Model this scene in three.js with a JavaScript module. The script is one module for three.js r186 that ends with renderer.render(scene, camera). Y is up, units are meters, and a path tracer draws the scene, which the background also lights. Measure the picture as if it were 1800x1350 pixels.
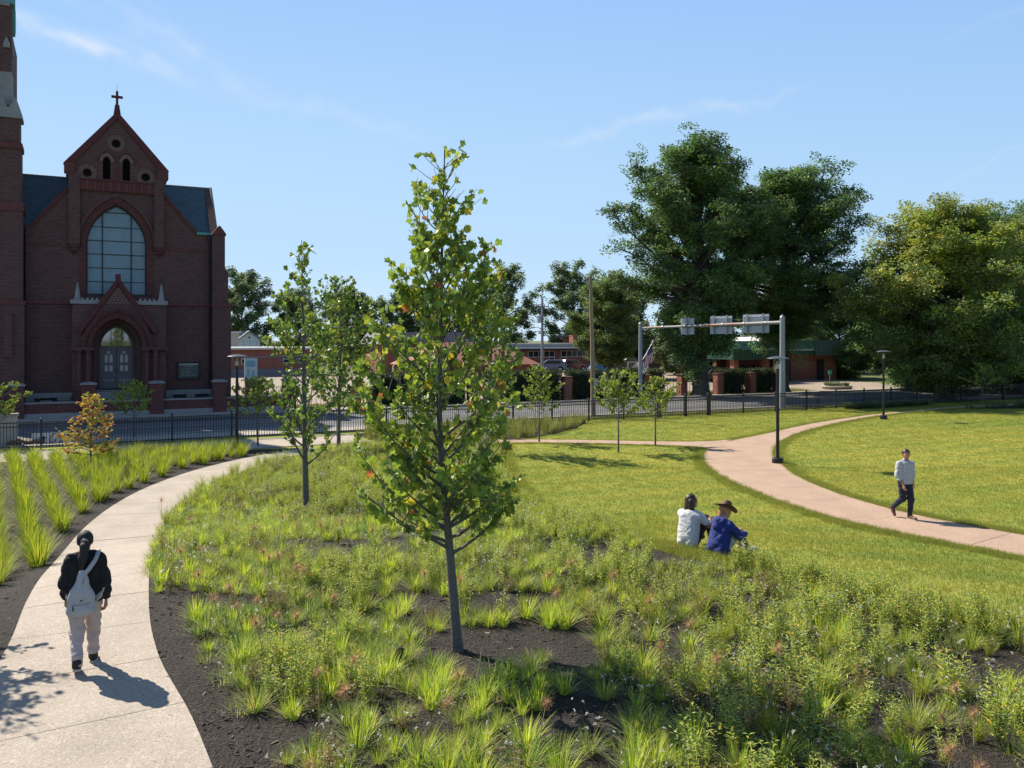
import * as THREE from 'three';
import { mergeGeometries, mergeVertices } from 'three/addons/utils/BufferGeometryUtils.js';
import { RoundedBoxGeometry } from 'three/addons/geometries/RoundedBoxGeometry.js';

// ---------------------------------------------------------------- camera, sky, sun, exposure
const scene = new THREE.Scene();
const camera = new THREE.PerspectiveCamera(2 * Math.atan(675 / 1500) * 180 / Math.PI, 4 / 3, 0.1, 6000);
camera.position.set(0, 4.5, 0);
camera.lookAt(0, 4.5, -10);
camera.setViewOffset(1800, 1350, 0, 78, 1800, 1350);      // shifted lens: verticals stay vertical
camera.updateProjectionMatrix();
const EXPOSURE = 1.85;
const SUN_INTENSITY = 5;
const sunDir = new THREE.Vector3(-0.8 * Math.cos(0.768), Math.sin(0.768), -0.6 * Math.cos(0.768)).normalize();
const sun = new THREE.DirectionalLight(new THREE.Color().setRGB(1, 0.90, 0.74), SUN_INTENSITY);
sun.name = 'sun';
sun.position.copy(sunDir).multiplyScalar(200);
sun.castShadow = true;
sun.shadow.radius = 1;
sun.shadow.mapSize.set(4096, 4096);
Object.assign(sun.shadow.camera, { left: -90, right: 90, top: 90, bottom: -90, near: 1, far: 500 });
scene.add(sun, sun.target);

const smooth = (a, b, x) => { const t = Math.min(1, Math.max(0, (x - a) / (b - a))); return t * t * (3 - 2 * t); };
const lerp = (a, b, t) => a + (b - a) * t;
const clamp = (x, a = 0, b = 1) => Math.min(b, Math.max(a, x));
function rng(seed) { let a = seed >>> 0; return () => { a = (a + 0x6D2B79F5) | 0; let t = Math.imul(a ^ (a >>> 15), 1 | a); t = (t + Math.imul(t ^ (t >>> 7), 61 | t)) ^ t; return ((t ^ (t >>> 14)) >>> 0) / 4294967296; }; }
function hash2(x, y, s = 0) { let h = Math.imul(x | 0, 374761393) + Math.imul(y | 0, 668265263) + Math.imul(s | 0, 2147483647 ^ 0x5bd1e995); h = Math.imul(h ^ (h >>> 13), 1274126177); return ((h ^ (h >>> 16)) >>> 0) / 4294967296; }
// value noise; period > 0 makes it tile
function vnoise(x, y, period = 0, s = 0) {
  const xi = Math.floor(x), yi = Math.floor(y), fx = x - xi, fy = y - yi, w = (v) => period ? ((v % period) + period) % period : v;
  const u = fx * fx * (3 - 2 * fx), v = fy * fy * (3 - 2 * fy);
  const a = hash2(w(xi), w(yi), s), b = hash2(w(xi + 1), w(yi), s), c = hash2(w(xi), w(yi + 1), s), d = hash2(w(xi + 1), w(yi + 1), s);
  return lerp(lerp(a, b, u), lerp(c, d, u), v);
}
const fbm = (x, y, o = 4, s = 0, p = 0) => { let t = 0, a = 0.5, n = 0, k = 1; for (let i = 0; i < o; i++) { t += a * vnoise(x * k, y * k, p ? p * k : 0, s + i); n += a; a *= 0.5; k *= 2; } return t / n; };

// clear early-autumn sky: pale near the horizon, deeper blue above, a few thin cirrus streaks
{
  const W = 2048, H = 1024, data = new Float32Array(W * H * 4);
  const hor = [0.67, 0.84, 0.97], low = [0.50, 0.725, 0.965], mid = [0.315, 0.545, 0.93], zen = [0.07, 0.115, 0.235];
  // streaks: azimuth (degrees right of the view), elevation at the middle, half length, half width, slope, strength
  const streaks = [[-27.5, 17.7, 8, 0.5, -0.27, 0.6], [-22.5, 18.2, 7, 0.8, -0.4, 0.22], [-13, 14.6, 9, 0.5, -0.12, 0.14], [11, 14.4, 9, 0.32, 0.13, 0.30], [6, 13.6, 5, 0.3, 0.16, 0.16], [29, 10.2, 3.5, 0.18, 0.35, 0.14], [31, 18.4, 5, 0.2, 0.22, 0.12], [-48, 22, 14, 1.4, -0.3, 0.25], [62, 24, 16, 1.2, 0.25, 0.2], [120, 21, 18, 1.3, -0.2, 0.25], [-140, 23, 18, 1.4, 0.22, 0.25], [175, 19, 15, 1.0, 0.1, 0.2]];
  for (let j = 0; j < H; j++) {
    const el = ((j + 0.5) / H - 0.5) * 180;                    // row 0 is straight down
    for (let i = 0; i < W; i++) {
      const az = ((i + 0.5) / W) * 360 - 180;                  // angle of (x, z): atan2(z, x)
      let rel = az + 90; if (rel > 180) rel -= 360;            // 0 = straight ahead (-z), positive to the right
      const e = Math.max(0, el);
      let c;
      if (e < 7) { const t = smooth(-2, 7, e); c = hor.map((h, k) => lerp(h, low[k], t)); }
      else if (e < 24) { const t = smooth(5, 27, e), t0 = smooth(5, 27, 7); c = low.map((h, k) => lerp(h, mid[k], (t - t0) / (1 - t0))); }
      else { const t = smooth(14, 72, e), t0 = smooth(14, 72, 24), q = (smooth(5, 27, 24) - smooth(5, 27, 7)) / (1 - smooth(5, 27, 7)); c = low.map((h, k) => lerp(lerp(h, mid[k], q), zen[k], (t - t0) / (1 - t0))); }
      // clear skies are brightest towards the sun and deeper away from it
      const ce = Math.cos(el * Math.PI / 180), ga = Math.acos(clamp(Math.sin(el * Math.PI / 180) * sunDir.y + ce * (Math.sin(rel * Math.PI / 180) * sunDir.x - Math.cos(rel * Math.PI / 180) * sunDir.z), -1, 1)) * 180 / Math.PI, far = smooth(35, 120, ga);
      c = c.map((v, k) => v * lerp(1.05, [0.72, 0.82, 0.92][k], far * smooth(-2, 16, e)));
      let cl = 0;
      for (const [a0, e0, L, w, sl, st] of streaks) {
        let da = rel - a0; if (da > 180) da -= 360; if (da < -180) da += 360;
        if (Math.abs(da) > L || Math.abs(el - e0 - sl * da) > 4 * w) continue;
        const n = 0.55 + 0.9 * (fbm(rel * 0.9 + a0, (el - sl * da) * 3.1 + e0, 4, 7) - 0.5) * 2;
        const off = (el - e0 - sl * da + (fbm(rel * 0.5, e0, 2, 3) - 0.5) * 1.6) / w;
        cl += st * Math.max(0, n) * Math.exp(-off * off) * (1 - (da / L) * (da / L));
      }
      cl = clamp(cl, 0, 0.7);
      const o = (j * W + i) * 4;
      for (let k = 0; k < 3; k++) data[o + k] = lerp(c[k], [0.93, 0.95, 0.98][k], cl) / EXPOSURE;
      data[o + 3] = 1;
    }
  }
  const t = new THREE.DataTexture(data, W, H, THREE.RGBAFormat, THREE.FloatType);
  t.mapping = THREE.EquirectangularReflectionMapping;
  t.colorSpace = THREE.LinearSRGBColorSpace; t.magFilter = THREE.LinearFilter; t.minFilter = THREE.LinearFilter; t.needsUpdate = true;
  scene.background = t; scene.environment = t;
}
const renderer = new THREE.WebGLRenderer({ antialias: true });
renderer.setSize(1024, 768);
renderer.toneMapping = THREE.LinearToneMapping;
renderer.toneMappingExposure = EXPOSURE;
renderer.shadowMap.enabled = true;

// ---------------------------------------------------------------- helpers: places
const TH = Math.atan2(1500, 2964), CU = Math.cos(TH), SU = Math.sin(TH);   // the street runs away to the right at 26.8 degrees
const sx = (u, v) => u * CU - v * SU, sd = (u, v) => u * SU + v * CU;        // street (along, across) -> x and depth
const toU = (x, d) => x * CU + d * SU, toV = (x, d) => -x * SU + d * CU;
const S = (u, v, y = 0) => new THREE.Vector3(sx(u, v), y, -sd(u, v));
const hill = (x, d) => 0.78 * (1 - smooth(6.5, 14, Math.hypot(x, (d - 8) / 1.1)));   // the planted mound
const P = (x, d, y = 0) => new THREE.Vector3(x, hill(x, d) + y, -d);
const V3 = (x, y, z) => new THREE.Vector3(x, y, z);
const lin = (r, g, b) => new THREE.Color().setRGB(r, g, b);

// ---------------------------------------------------------------- helpers: things and parts
const taken = {};
function numbered(n) { const k = taken[n] = (taken[n] ?? -1) + 1; return k ? `${n}_${String(k).padStart(3, '0')}` : n; }
function tag(o, label, category, group, kind) { if (label) o.userData.label = label; if (category) o.userData.category = category; if (group) o.userData.group = group; if (kind) o.userData.kind = kind; return o; }
function thing(name, label, category, pos, turn = 0, group) {
  const o = new THREE.Group(); o.name = numbered(name); scene.add(o);
  if (pos) o.position.copy(pos); o.rotation.y = turn;
  return tag(o, label, category, group);
}
function boxUV(g) {
  const p = g.attributes.position, n = p.count, uv = new Float32Array(n * 2), a = V3(), b = V3(), c = V3();
  for (let i = 0; i < n; i += 3) {
    a.fromBufferAttribute(p, i); b.fromBufferAttribute(p, i + 1); c.fromBufferAttribute(p, i + 2);
    const e = b.clone().sub(a).cross(c.clone().sub(a)), X = Math.abs(e.x), Y = Math.abs(e.y), Z = Math.abs(e.z);
    [a, b, c].forEach((q, k) => { const o = (i + k) * 2; if (Y > X * 1.2 && Y > Z * 1.2) { uv[o] = q.x; uv[o + 1] = q.z; } else if (X > Z) { uv[o] = q.z; uv[o + 1] = q.y; } else { uv[o] = q.x; uv[o + 1] = q.y; } });
  }
  g.setAttribute('uv', new THREE.BufferAttribute(uv, 2)); return g;
}
function merge(list, keepUV = false) {
  const gs = [list].flat(9).filter(Boolean).map((g) => { const q = g.index ? g.toNonIndexed() : g; for (const k of Object.keys(q.attributes)) if (!['position', 'normal', 'uv', 'color'].includes(k)) q.deleteAttribute(k); return q; });
  const col = gs.some((g) => g.attributes.color);
  for (const g of gs) {
    if (!g.attributes.normal) g.computeVertexNormals();
    if (!g.attributes.uv) g.setAttribute('uv', new THREE.BufferAttribute(new Float32Array(g.attributes.position.count * 2), 2));
    if (col && !g.attributes.color) g.setAttribute('color', new THREE.BufferAttribute(new Float32Array(g.attributes.position.count * 3).fill(1), 3));
  }
  const m = gs.length > 1 ? mergeGeometries(gs) : gs[0];
  return keepUV ? m : boxUV(m);
}
function part(name, geos, mat, parent, label) {
  const g = geos.isBufferGeometry && geos.userData.ready ? geos : merge(geos); g.userData.ready = true;
  const m = new THREE.Mesh(g, mat); m.name = name; m.castShadow = m.receiveShadow = true;
  if (label) m.userData.label = label;
  parent.add(m); return m;
}
function solo(name, geos, mat, label, category, group, pos, turn = 0) {     // a thing that is one mesh
  const m = part(numbered(name), geos, mat, scene); if (pos) m.position.copy(pos); m.rotation.y = turn;
  return tag(m, label, category, group);
}
function struct(name, geos, mat, parent) { const m = part(parent ? name : numbered(name), geos, mat, parent ?? scene); if (!parent) m.userData.kind = 'structure'; return m; }
function copyOf(src, label, pos, turn = 0, scale = 1) {
  const c = src.clone(); c.name = numbered(src.name.replace(/_\d{3}$/, '')); scene.add(c);
  if (pos) c.position.copy(pos); c.rotation.y = turn; c.scale.setScalar(scale);
  c.userData = { ...src.userData }; if (label) c.userData.label = label; return c;
}
const M4 = new THREE.Matrix4(), Q4 = new THREE.Quaternion(), E3 = new THREE.Euler();
function scatter(name, geo, mat, list, label, category, parent) {            // many small copies as one object
  const im = new THREE.InstancedMesh(geo, mat, list.length); im.name = parent ? name : numbered(name);
  list.forEach((t, i) => {
    if (t.m) M4.copy(t.m); else M4.compose(t.p, Q4.setFromEuler(E3.set(t.rx ?? 0, t.r ?? 0, t.rz ?? 0, 'YXZ')), t.sv ?? V3(t.s ?? 1, t.s ?? 1, t.s ?? 1));
    im.setMatrixAt(i, M4); if (t.c) im.setColorAt(i, t.c);
  });
  im.instanceMatrix.needsUpdate = true; if (im.instanceColor) im.instanceColor.needsUpdate = true;
  im.castShadow = im.receiveShadow = true; im.userData.kind = 'stuff';
  (parent ?? scene).add(im); if (label) { im.userData.label = label; if (category) im.userData.category = category; }
  return im;
}
// ---------------------------------------------------------------- helpers: shapes
const box = (w, h, d, x = 0, y = 0, z = 0) => new THREE.BoxGeometry(w, h, d).translate(x, y, z);
const slab = (x0, x1, y0, y1, z0, z1) => box(x1 - x0, y1 - y0, z1 - z0, (x0 + x1) / 2, (y0 + y1) / 2, (z0 + z1) / 2);
const rbox = (w, h, d, r, x = 0, y = 0, z = 0) => new RoundedBoxGeometry(w, h, d, 2, r).translate(x, y, z);
const cyl = (r0, r1, h, x = 0, y = 0, z = 0, n = 12) => new THREE.CylinderGeometry(r1, r0, h, n).translate(x, y + h / 2, z);   // r0 at the bottom
function shapeOf(pts, holes = []) { const s = new THREE.Shape(pts.map(([x, y]) => new THREE.Vector2(x, y))); for (const h of holes) s.holes.push(new THREE.Path(h.map(([x, y]) => new THREE.Vector2(x, y)))); return s; }
const prism = (pts, z0, z1, holes = [], bevel = 0) => new THREE.ExtrudeGeometry(shapeOf(pts, holes), { depth: z1 - z0 - 2 * bevel, bevelEnabled: bevel > 0, bevelSize: bevel, bevelThickness: bevel, bevelSegments: 1, steps: 1 }).translate(0, 0, z0 + bevel);
function bar(a, b, r0, r1 = r0, n = 8) {                                       // a round bar between two points
  const L = a.distanceTo(b), g = new THREE.CylinderGeometry(r1, r0, L, n).translate(0, L / 2, 0);
  return g.applyQuaternion(new THREE.Quaternion().setFromUnitVectors(V3(0, 1, 0), b.clone().sub(a).normalize())).translate(a.x, a.y, a.z);
}
function limb(pts, rads, n = 7) {                                               // a tapered tube along points
  const pos = [], nor = [], idx = [], N = pts.length; let up = V3(0.31, 0.2, 0.93).normalize();
  for (let i = 0; i < N; i++) {
    const t = pts[Math.min(N - 1, i + 1)].clone().sub(pts[Math.max(0, i - 1)]).normalize();
    const s = t.clone().cross(up).normalize(); up = s.clone().cross(t).normalize();
    for (let k = 0; k < n; k++) { const a = k / n * Math.PI * 2, d = s.clone().multiplyScalar(Math.cos(a)).addScaledVector(up, Math.sin(a)); nor.push(d.x, d.y, d.z); const q = pts[i].clone().addScaledVector(d, rads[i]); pos.push(q.x, q.y, q.z); }
  }
  for (let i = 0; i < N - 1; i++) for (let k = 0; k < n; k++) { const a = i * n + k, b = i * n + (k + 1) % n; idx.push(a, a + n, b, b, a + n, b + n); }
  const g = new THREE.BufferGeometry(); g.setAttribute('position', new THREE.Float32BufferAttribute(pos, 3)); g.setAttribute('normal', new THREE.Float32BufferAttribute(nor, 3)); g.setIndex(idx);
  return g;
}
function tris(verts, cols) {                                                    // loose triangles
  const g = new THREE.BufferGeometry(); g.setAttribute('position', new THREE.Float32BufferAttribute(verts, 3));
  if (cols) g.setAttribute('color', new THREE.Float32BufferAttribute(cols, 3)); g.computeVertexNormals(); return g;
}
const inside = (poly, x, y) => { let c = false; for (let i = 0, j = poly.length - 1; i < poly.length; j = i++) { const [xi, yi] = poly[i], [xj, yj] = poly[j]; if ((yi > y) !== (yj > y) && x < (xj - xi) * (y - yi) / (yj - yi) + xi) c = !c; } return c; };
function spline(pts, n) { const c = new THREE.CatmullRomCurve3(pts.map(([x, y]) => V3(x, y, 0)), false, 'centripetal'); return Array.from({ length: n + 1 }, (_, i) => { const p = c.getPoint(i / n); return [p.x, p.y]; }); }
function clipCell(poly, x0, x1, y0, y1) {
  const sides = [[0, x0, 1], [0, x1, -1], [1, y0, 1], [1, y1, -1]];
  for (const [ax, val, sg] of sides) {
    const out = [];
    for (let i = 0; i < poly.length; i++) {
      const a = poly[i], b = poly[(i + 1) % poly.length], da = (a[ax] - val) * sg, db = (b[ax] - val) * sg;
      if (da >= 0) out.push(a);
      if ((da > 0 && db < 0) || (da < 0 && db > 0)) { const t = da / (da - db); out.push([lerp(a[0], b[0], t), lerp(a[1], b[1], t)]); }
    }
    poly = out; if (poly.length < 3) return null;
  }
  return poly;
}
// a sheet laid over the terrain inside a polygon of (x, depth); skirt hangs the rim down like the side of a slab
function drape(poly, cell, lift, { skirt = 0, rough = 0 } = {}) {
  const pos = [], yAt = (x, d) => hill(x, d) + lift + (rough ? rough * (fbm(x * 3.1, d * 3.1, 3, 5) - 0.5) : 0);
  let x0 = 1e9, x1 = -1e9, y0 = 1e9, y1 = -1e9;
  for (const [x, y] of poly) { x0 = Math.min(x0, x); x1 = Math.max(x1, x); y0 = Math.min(y0, y); y1 = Math.max(y1, y); }
  for (let i = Math.floor(x0 / cell); i * cell < x1; i++) {
    const col = clipCell(poly, i * cell, (i + 1) * cell, y0 - 1, y1 + 1); if (!col) continue;
    for (let j = Math.floor(y0 / cell); j * cell < y1; j++) {
      const c = clipCell(col, i * cell, (i + 1) * cell, j * cell, (j + 1) * cell); if (!c) continue;
      const v2 = c.map(([x, y]) => new THREE.Vector2(x, y));
      let area = 0; for (let k = 0; k < c.length; k++) { const a = c[k], b = c[(k + 1) % c.length]; area += a[0] * b[1] - b[0] * a[1]; }
      if (Math.abs(area) < 1e-7) continue;
      if (area < 0) { v2.reverse(); c.reverse(); }
      for (const f of THREE.ShapeUtils.triangulateShape(v2, [])) for (const k of f) pos.push(c[k][0], yAt(c[k][0], c[k][1]), -c[k][1]);
    }
  }
  const g = new THREE.BufferGeometry(); g.setAttribute('position', new THREE.Float32BufferAttribute(pos, 3));
  // normals from the terrain
  const nor = []; for (let i = 0; i < pos.length; i += 3) { const x = pos[i], d = -pos[i + 2], e = 0.05, gx = (yAt(x + e, d) - yAt(x - e, d)) / (2 * e), gd = (yAt(x, d + e) - yAt(x, d - e)) / (2 * e), n = V3(-gx, 1, gd).normalize(); nor.push(n.x, n.y, n.z); }
  g.setAttribute('normal', new THREE.Float32BufferAttribute(nor, 3));
  if (!skirt) return g;
  const sk = [];
  for (let k = 0; k < poly.length; k++) { const [ax, ad] = poly[k], [bx, bd] = poly[(k + 1) % poly.length], ya = yAt(ax, ad), yb = yAt(bx, bd); sk.push(ax, ya, -ad, bx, yb, -bd, ax, ya - skirt, -ad, bx, yb, -bd, bx, yb - skirt, -bd, ax, ya - skirt, -ad); }
  return [g, tris(sk)];
}
// ---------------------------------------------------------------- materials
const toS = (x) => { x = clamp(x); return Math.round(255 * (x <= 0.0031308 ? 12.92 * x : 1.055 * Math.pow(x, 1 / 2.4) - 0.055)); };
function tex(n, fn, tile, srgb = true, h = n) {                                 // fn(u, v) in 0..1 -> linear colour or grey height; tile in metres
  const a = new Uint8Array(n * h * 4);
  for (let j = 0; j < h; j++) for (let i = 0; i < n; i++) {
    const c = fn((i + 0.5) / n, (j + 0.5) / h), o = (j * n + i) * 4;
    if (typeof c === 'number') a[o] = a[o + 1] = a[o + 2] = Math.round(255 * clamp(c)); else for (let k = 0; k < 3; k++) a[o + k] = srgb ? toS(c[k]) : Math.round(255 * clamp(c[k]));
    a[o + 3] = 255;
  }
  const t = new THREE.DataTexture(a, n, h); t.wrapS = t.wrapT = THREE.RepeatWrapping; t.magFilter = THREE.LinearFilter; t.minFilter = THREE.LinearMipmapLinearFilter; t.generateMipmaps = true;
  t.colorSpace = srgb ? THREE.SRGBColorSpace : THREE.NoColorSpace; const [tx, ty] = [tile].flat(); t.repeat.set(1 / tx, 1 / (ty ?? tx)); t.needsUpdate = true; return t;
}
const std = (o) => new THREE.MeshStandardMaterial({ roughness: 0.85, side: THREE.DoubleSide, ...o });
const plain = (r, g, b, rough = 0.8, metal = 0, more = {}) => std({ color: lin(r, g, b), roughness: rough, metalness: metal, ...more });
function brickMat(base, mortar, seed, vary = 0.35) {
  const N = 512, bw = 8, bh = 24, tile = [1.72, 1.8];                            // 0.215 x 0.075 m bricks
  const f = (u, v) => { const row = Math.floor(v * bh), off = row % 2 ? 0.5 : 0, bx = u * bw + off, ci = ((Math.floor(bx) % bw) + bw) % bw, fx = bx - Math.floor(bx), fy = v * bh - row; return [row, ci, Math.min(fx, 1 - fx) * 0.215, Math.min(fy, 1 - fy) * 0.075]; };
  const map = tex(N, (u, v) => { const [r, c, dx, dy] = f(u, v), m = dx < 0.006 || dy < 0.006; const k = 1 - vary / 2 + vary * hash2(r, c, seed), q = hash2(c, r, seed + 9), gr = 0.82 + 0.36 * fbm(u * 32, v * 32, 4, seed, 32), so = 0.75 + 0.5 * fbm(u * 4, v * 4, 3, seed + 4, 4); return m ? mortar.map((x) => x * gr) : base.map((x, i) => x * k * gr * so * (i ? 1 : 1 + 0.25 * (q - 0.5))); }, tile);
  const bump = tex(N, (u, v) => { const [, , dx, dy] = f(u, v); return smooth(0.003, 0.008, Math.min(dx, dy)) * 0.8 + 0.2 * fbm(u * 64, v * 64, 2, seed, 64); }, tile, false);
  return std({ map, bumpMap: bump, bumpScale: 0.006, roughness: 0.9 });
}
const mat = {};
const grainy = (r, g, b, s, amp = 0.35, tile = 2, rough = 0.9, bump = 0.004) => std({ map: tex(256, (u, v) => { const k = 1 - amp / 2 + amp * fbm(u * 24, v * 24, 4, s, 24); const k2 = 0.85 + 0.3 * fbm(u * 3, v * 3, 3, s + 3, 3); return [r * k * k2, g * k * k2, b * k * k2]; }, tile), bumpMap: tex(256, (u, v) => fbm(u * 48, v * 48, 3, s + 7, 48), tile, false), bumpScale: bump, roughness: rough });
mat.brick = brickMat([0.086, 0.029, 0.025], [0.15, 0.128, 0.118], 11, 0.6);
mat.brickRed = brickMat([0.112, 0.027, 0.022], [0.13, 0.095, 0.088], 23, 0.5);
mat.brickOrange = brickMat([0.24, 0.07, 0.042], [0.22, 0.16, 0.12], 31, 0.3);
mat.brickLight = std({ map: tex(256, (u, v) => { const k = 0.8 + 0.4 * fbm(u * 16, v * 16, 3, 3, 16); return [0.17 * k, 0.10 * k, 0.085 * k]; }, 1.5), roughness: 0.9 });
mat.terra = grainy(0.09, 0.019, 0.018, 39, 0.4, 1.2, 0.8);
mat.mortarLine = plain(0.18, 0.13, 0.12, 0.9);
mat.stone = grainy(0.25, 0.24, 0.235, 41);
mat.concrete = grainy(0.32, 0.29, 0.255, 42, 0.25, 3, 0.92, 0.002);
mat.lot = grainy(0.26, 0.21, 0.17, 43, 0.3, 6, 0.95, 0.003);
mat.asphalt = grainy(0.105, 0.105, 0.112, 44, 0.3, 4, 0.92, 0.004);
mat.asphaltPatch = grainy(0.06, 0.062, 0.068, 45, 0.3, 3, 0.9, 0.004);
mat.slate = (() => {
  const rows = 12, cols = 8, f = (u, v) => { const r = Math.floor(v * rows), bx = u * cols + (r % 2 ? 0.5 : 0); return [r, ((Math.floor(bx) % cols) + cols) % cols, bx - Math.floor(bx), v * rows - r]; };
  return std({ map: tex(512, (u, v) => { const [r, c, fx, fy] = f(u, v), k = 0.86 + 0.28 * hash2(r, c, 5), e = fx < 0.03 || fy < 0.05 ? 0.55 : 1, g = 0.85 + 0.3 * fbm(u * 32, v * 32, 3, 6, 32); return [0.055 * k * e * g, 0.092 * k * e * g, 0.112 * k * e * g]; }, [2.4, 2.6]), bumpMap: tex(512, (u, v) => { const [r, c, fx, fy] = f(u, v); return 0.25 + 0.55 * (1 - fy) + 0.15 * hash2(r, c, 8) - (fx < 0.03 ? 0.2 : 0); }, [2.4, 2.6], false), bumpScale: 0.02, roughness: 0.62 });
})();
// path concrete with exposed aggregate
const aggregate = (base, dark, light, s, tile) => std({ map: tex(1024, (u, v) => { const n = vnoise(u * 220, v * 220, 220, s), m = vnoise(u * 110, v * 110, 110, s + 1), k = 0.84 + 0.32 * fbm(u * 4, v * 4, 5, s + 2, 4); const t = smooth(0.62, 0.85, n) * 0.75, q = smooth(0.66, 0.86, m) * 0.6; return base.map((b, i) => lerp(lerp(b, dark[i], t), light[i], q) * k); }, tile), bumpMap: tex(512, (u, v) => 0.6 * vnoise(u * 110, v * 110, 110, s) + 0.4 * vnoise(u * 220, v * 220, 220, s + 5), tile, false), bumpScale: 0.0025, roughness: 0.93 });
mat.pathPale = aggregate([0.325, 0.28, 0.24], [0.19, 0.155, 0.125], [0.43, 0.39, 0.345], 51, 2.2);
mat.pathPink = aggregate([0.345, 0.24, 0.175], [0.20, 0.125, 0.085], [0.43, 0.345, 0.28], 57, 2.2);
mat.mulch = std({ map: tex(1024, (u, v) => { const a = fbm(u * 90, v * 28, 3, 61, 0), n = vnoise(u * 60, v * 180, 60, 62), m = vnoise(u * 180, v * 60, 180, 64); const w = Math.max(n, m), k = 0.45 + 1.1 * w * w; const t = smooth(0.86, 0.97, w); return [lerp(0.017 * k, 0.065, t), lerp(0.0118 * k, 0.046, t), lerp(0.0092 * k, 0.035, t)]; }, 2), bumpMap: tex(1024, (u, v) => Math.max(vnoise(u * 60, v * 180, 60, 62), vnoise(u * 180, v * 60, 180, 64)), 2, false), bumpScale: 0.03, roughness: 0.95 });
mat.bark = std({ map: tex(256, (u, v) => { const k = 0.55 + 0.9 * fbm(u * 24, v * 6, 4, 71, 0); return [0.075 * k, 0.064 * k, 0.053 * k]; }, 0.5), bumpMap: tex(256, (u, v) => fbm(u * 24, v * 6, 4, 71), 0.5, false), bumpScale: 0.01, roughness: 0.95 });
mat.barkYoung = std({ map: tex(256, (u, v) => { const k = 0.75 + 0.5 * fbm(u * 10, v * 40, 4, 73); return [0.105 * k, 0.098 * k, 0.09 * k]; }, 0.5), bumpMap: tex(256, (u, v) => fbm(u * 12, v * 50, 4, 74), 0.5, false), bumpScale: 0.008, roughness: 0.85 });
mat.poleWood = std({ map: tex(256, (u, v) => { const k = 0.7 + 0.6 * fbm(u * 30, v * 2, 4, 75); return [0.24 * k, 0.165 * k, 0.12 * k]; }, 1), roughness: 0.95 });
mat.black = plain(0.012, 0.012, 0.013, 0.45, 0.2);
mat.ironFence = plain(0.010, 0.010, 0.011, 0.5, 0.1);
mat.galv = std({ map: tex(256, (u, v) => { const k = 0.85 + 0.3 * fbm(u * 12, v * 12, 4, 77, 12); return [0.24 * k, 0.26 * k, 0.29 * k]; }, 1), roughness: 0.5, metalness: 0.35 });
mat.alu = plain(0.42, 0.45, 0.49, 0.45, 0.5);
mat.rust = std({ map: tex(512, (u, v) => { const n = smooth(0.46, 0.68, fbm(u * 5, v * 3, 4, 79, 0)); return [lerp(0.27, 0.28, n), lerp(0.275, 0.15, n), lerp(0.28, 0.085, n)]; }, [6, 1]), roughness: 0.7, metalness: 0.15 });
mat.white = plain(0.55, 0.55, 0.53, 0.6);
mat.offWhite = plain(0.38, 0.38, 0.36, 0.7);
mat.dark = plain(0.010, 0.010, 0.012, 0.85);
mat.glassDark = new THREE.MeshPhysicalMaterial({ color: lin(0.012, 0.016, 0.02), roughness: 0.08, side: THREE.DoubleSide });
mat.frostSkyTint = new THREE.MeshPhysicalMaterial({ map: tex(512, (u, v) => { const k = 0.72 + 0.56 * vnoise(u * 170, v * 170, 170, 83), q = 0.9 + 0.2 * fbm(u * 6, v * 6, 3, 84, 6); return [0.155 * k * q, 0.235 * k * q, 0.285 * k * q]; }, 2.6), roughness: 0.4, side: THREE.DoubleSide });  // frosted glazing, the sky reflection put into its pale blue colour
mat.doorGrey = plain(0.115, 0.105, 0.105, 0.6);
mat.doorPanel = plain(0.42, 0.40, 0.40, 0.6);
mat.copper = grainy(0.09, 0.32, 0.28, 46, 0.4, 2, 0.75);
mat.greenMetal = plain(0.035, 0.105, 0.08, 0.38, 0.35);
mat.roofGravel = grainy(0.30, 0.30, 0.29, 47, 0.5, 2);
mat.roofShingle = grainy(0.29, 0.13, 0.09, 48, 0.5, 2);
mat.roofGrey = grainy(0.16, 0.16, 0.18, 49, 0.4, 3);
// foliage lets light through
const leafMat = (o = {}) => new THREE.MeshPhysicalMaterial({ color: lin(1, 1, 1), vertexColors: true, roughness: 0.62, transmission: 0.42, thickness: 0, ior: 1.35, side: THREE.DoubleSide, ...o });
mat.leaf = leafMat({ roughness: 0.96, transmission: 0.42 });
mat.leafGlossy = leafMat({ roughness: 0.94, transmission: 0.36, clearcoat: 0.35, clearcoatRoughness: 0.32 });
mat.blade = leafMat({ roughness: 0.96, transmission: 0.5 });
mat.petal = new THREE.MeshPhysicalMaterial({ color: lin(0.8, 0.77, 0.75), roughness: 0.97, transmission: 0.45, thickness: 0, ior: 1.3, side: THREE.DoubleSide });
mat.seed = std({ vertexColors: true, roughness: 0.95 });
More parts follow.
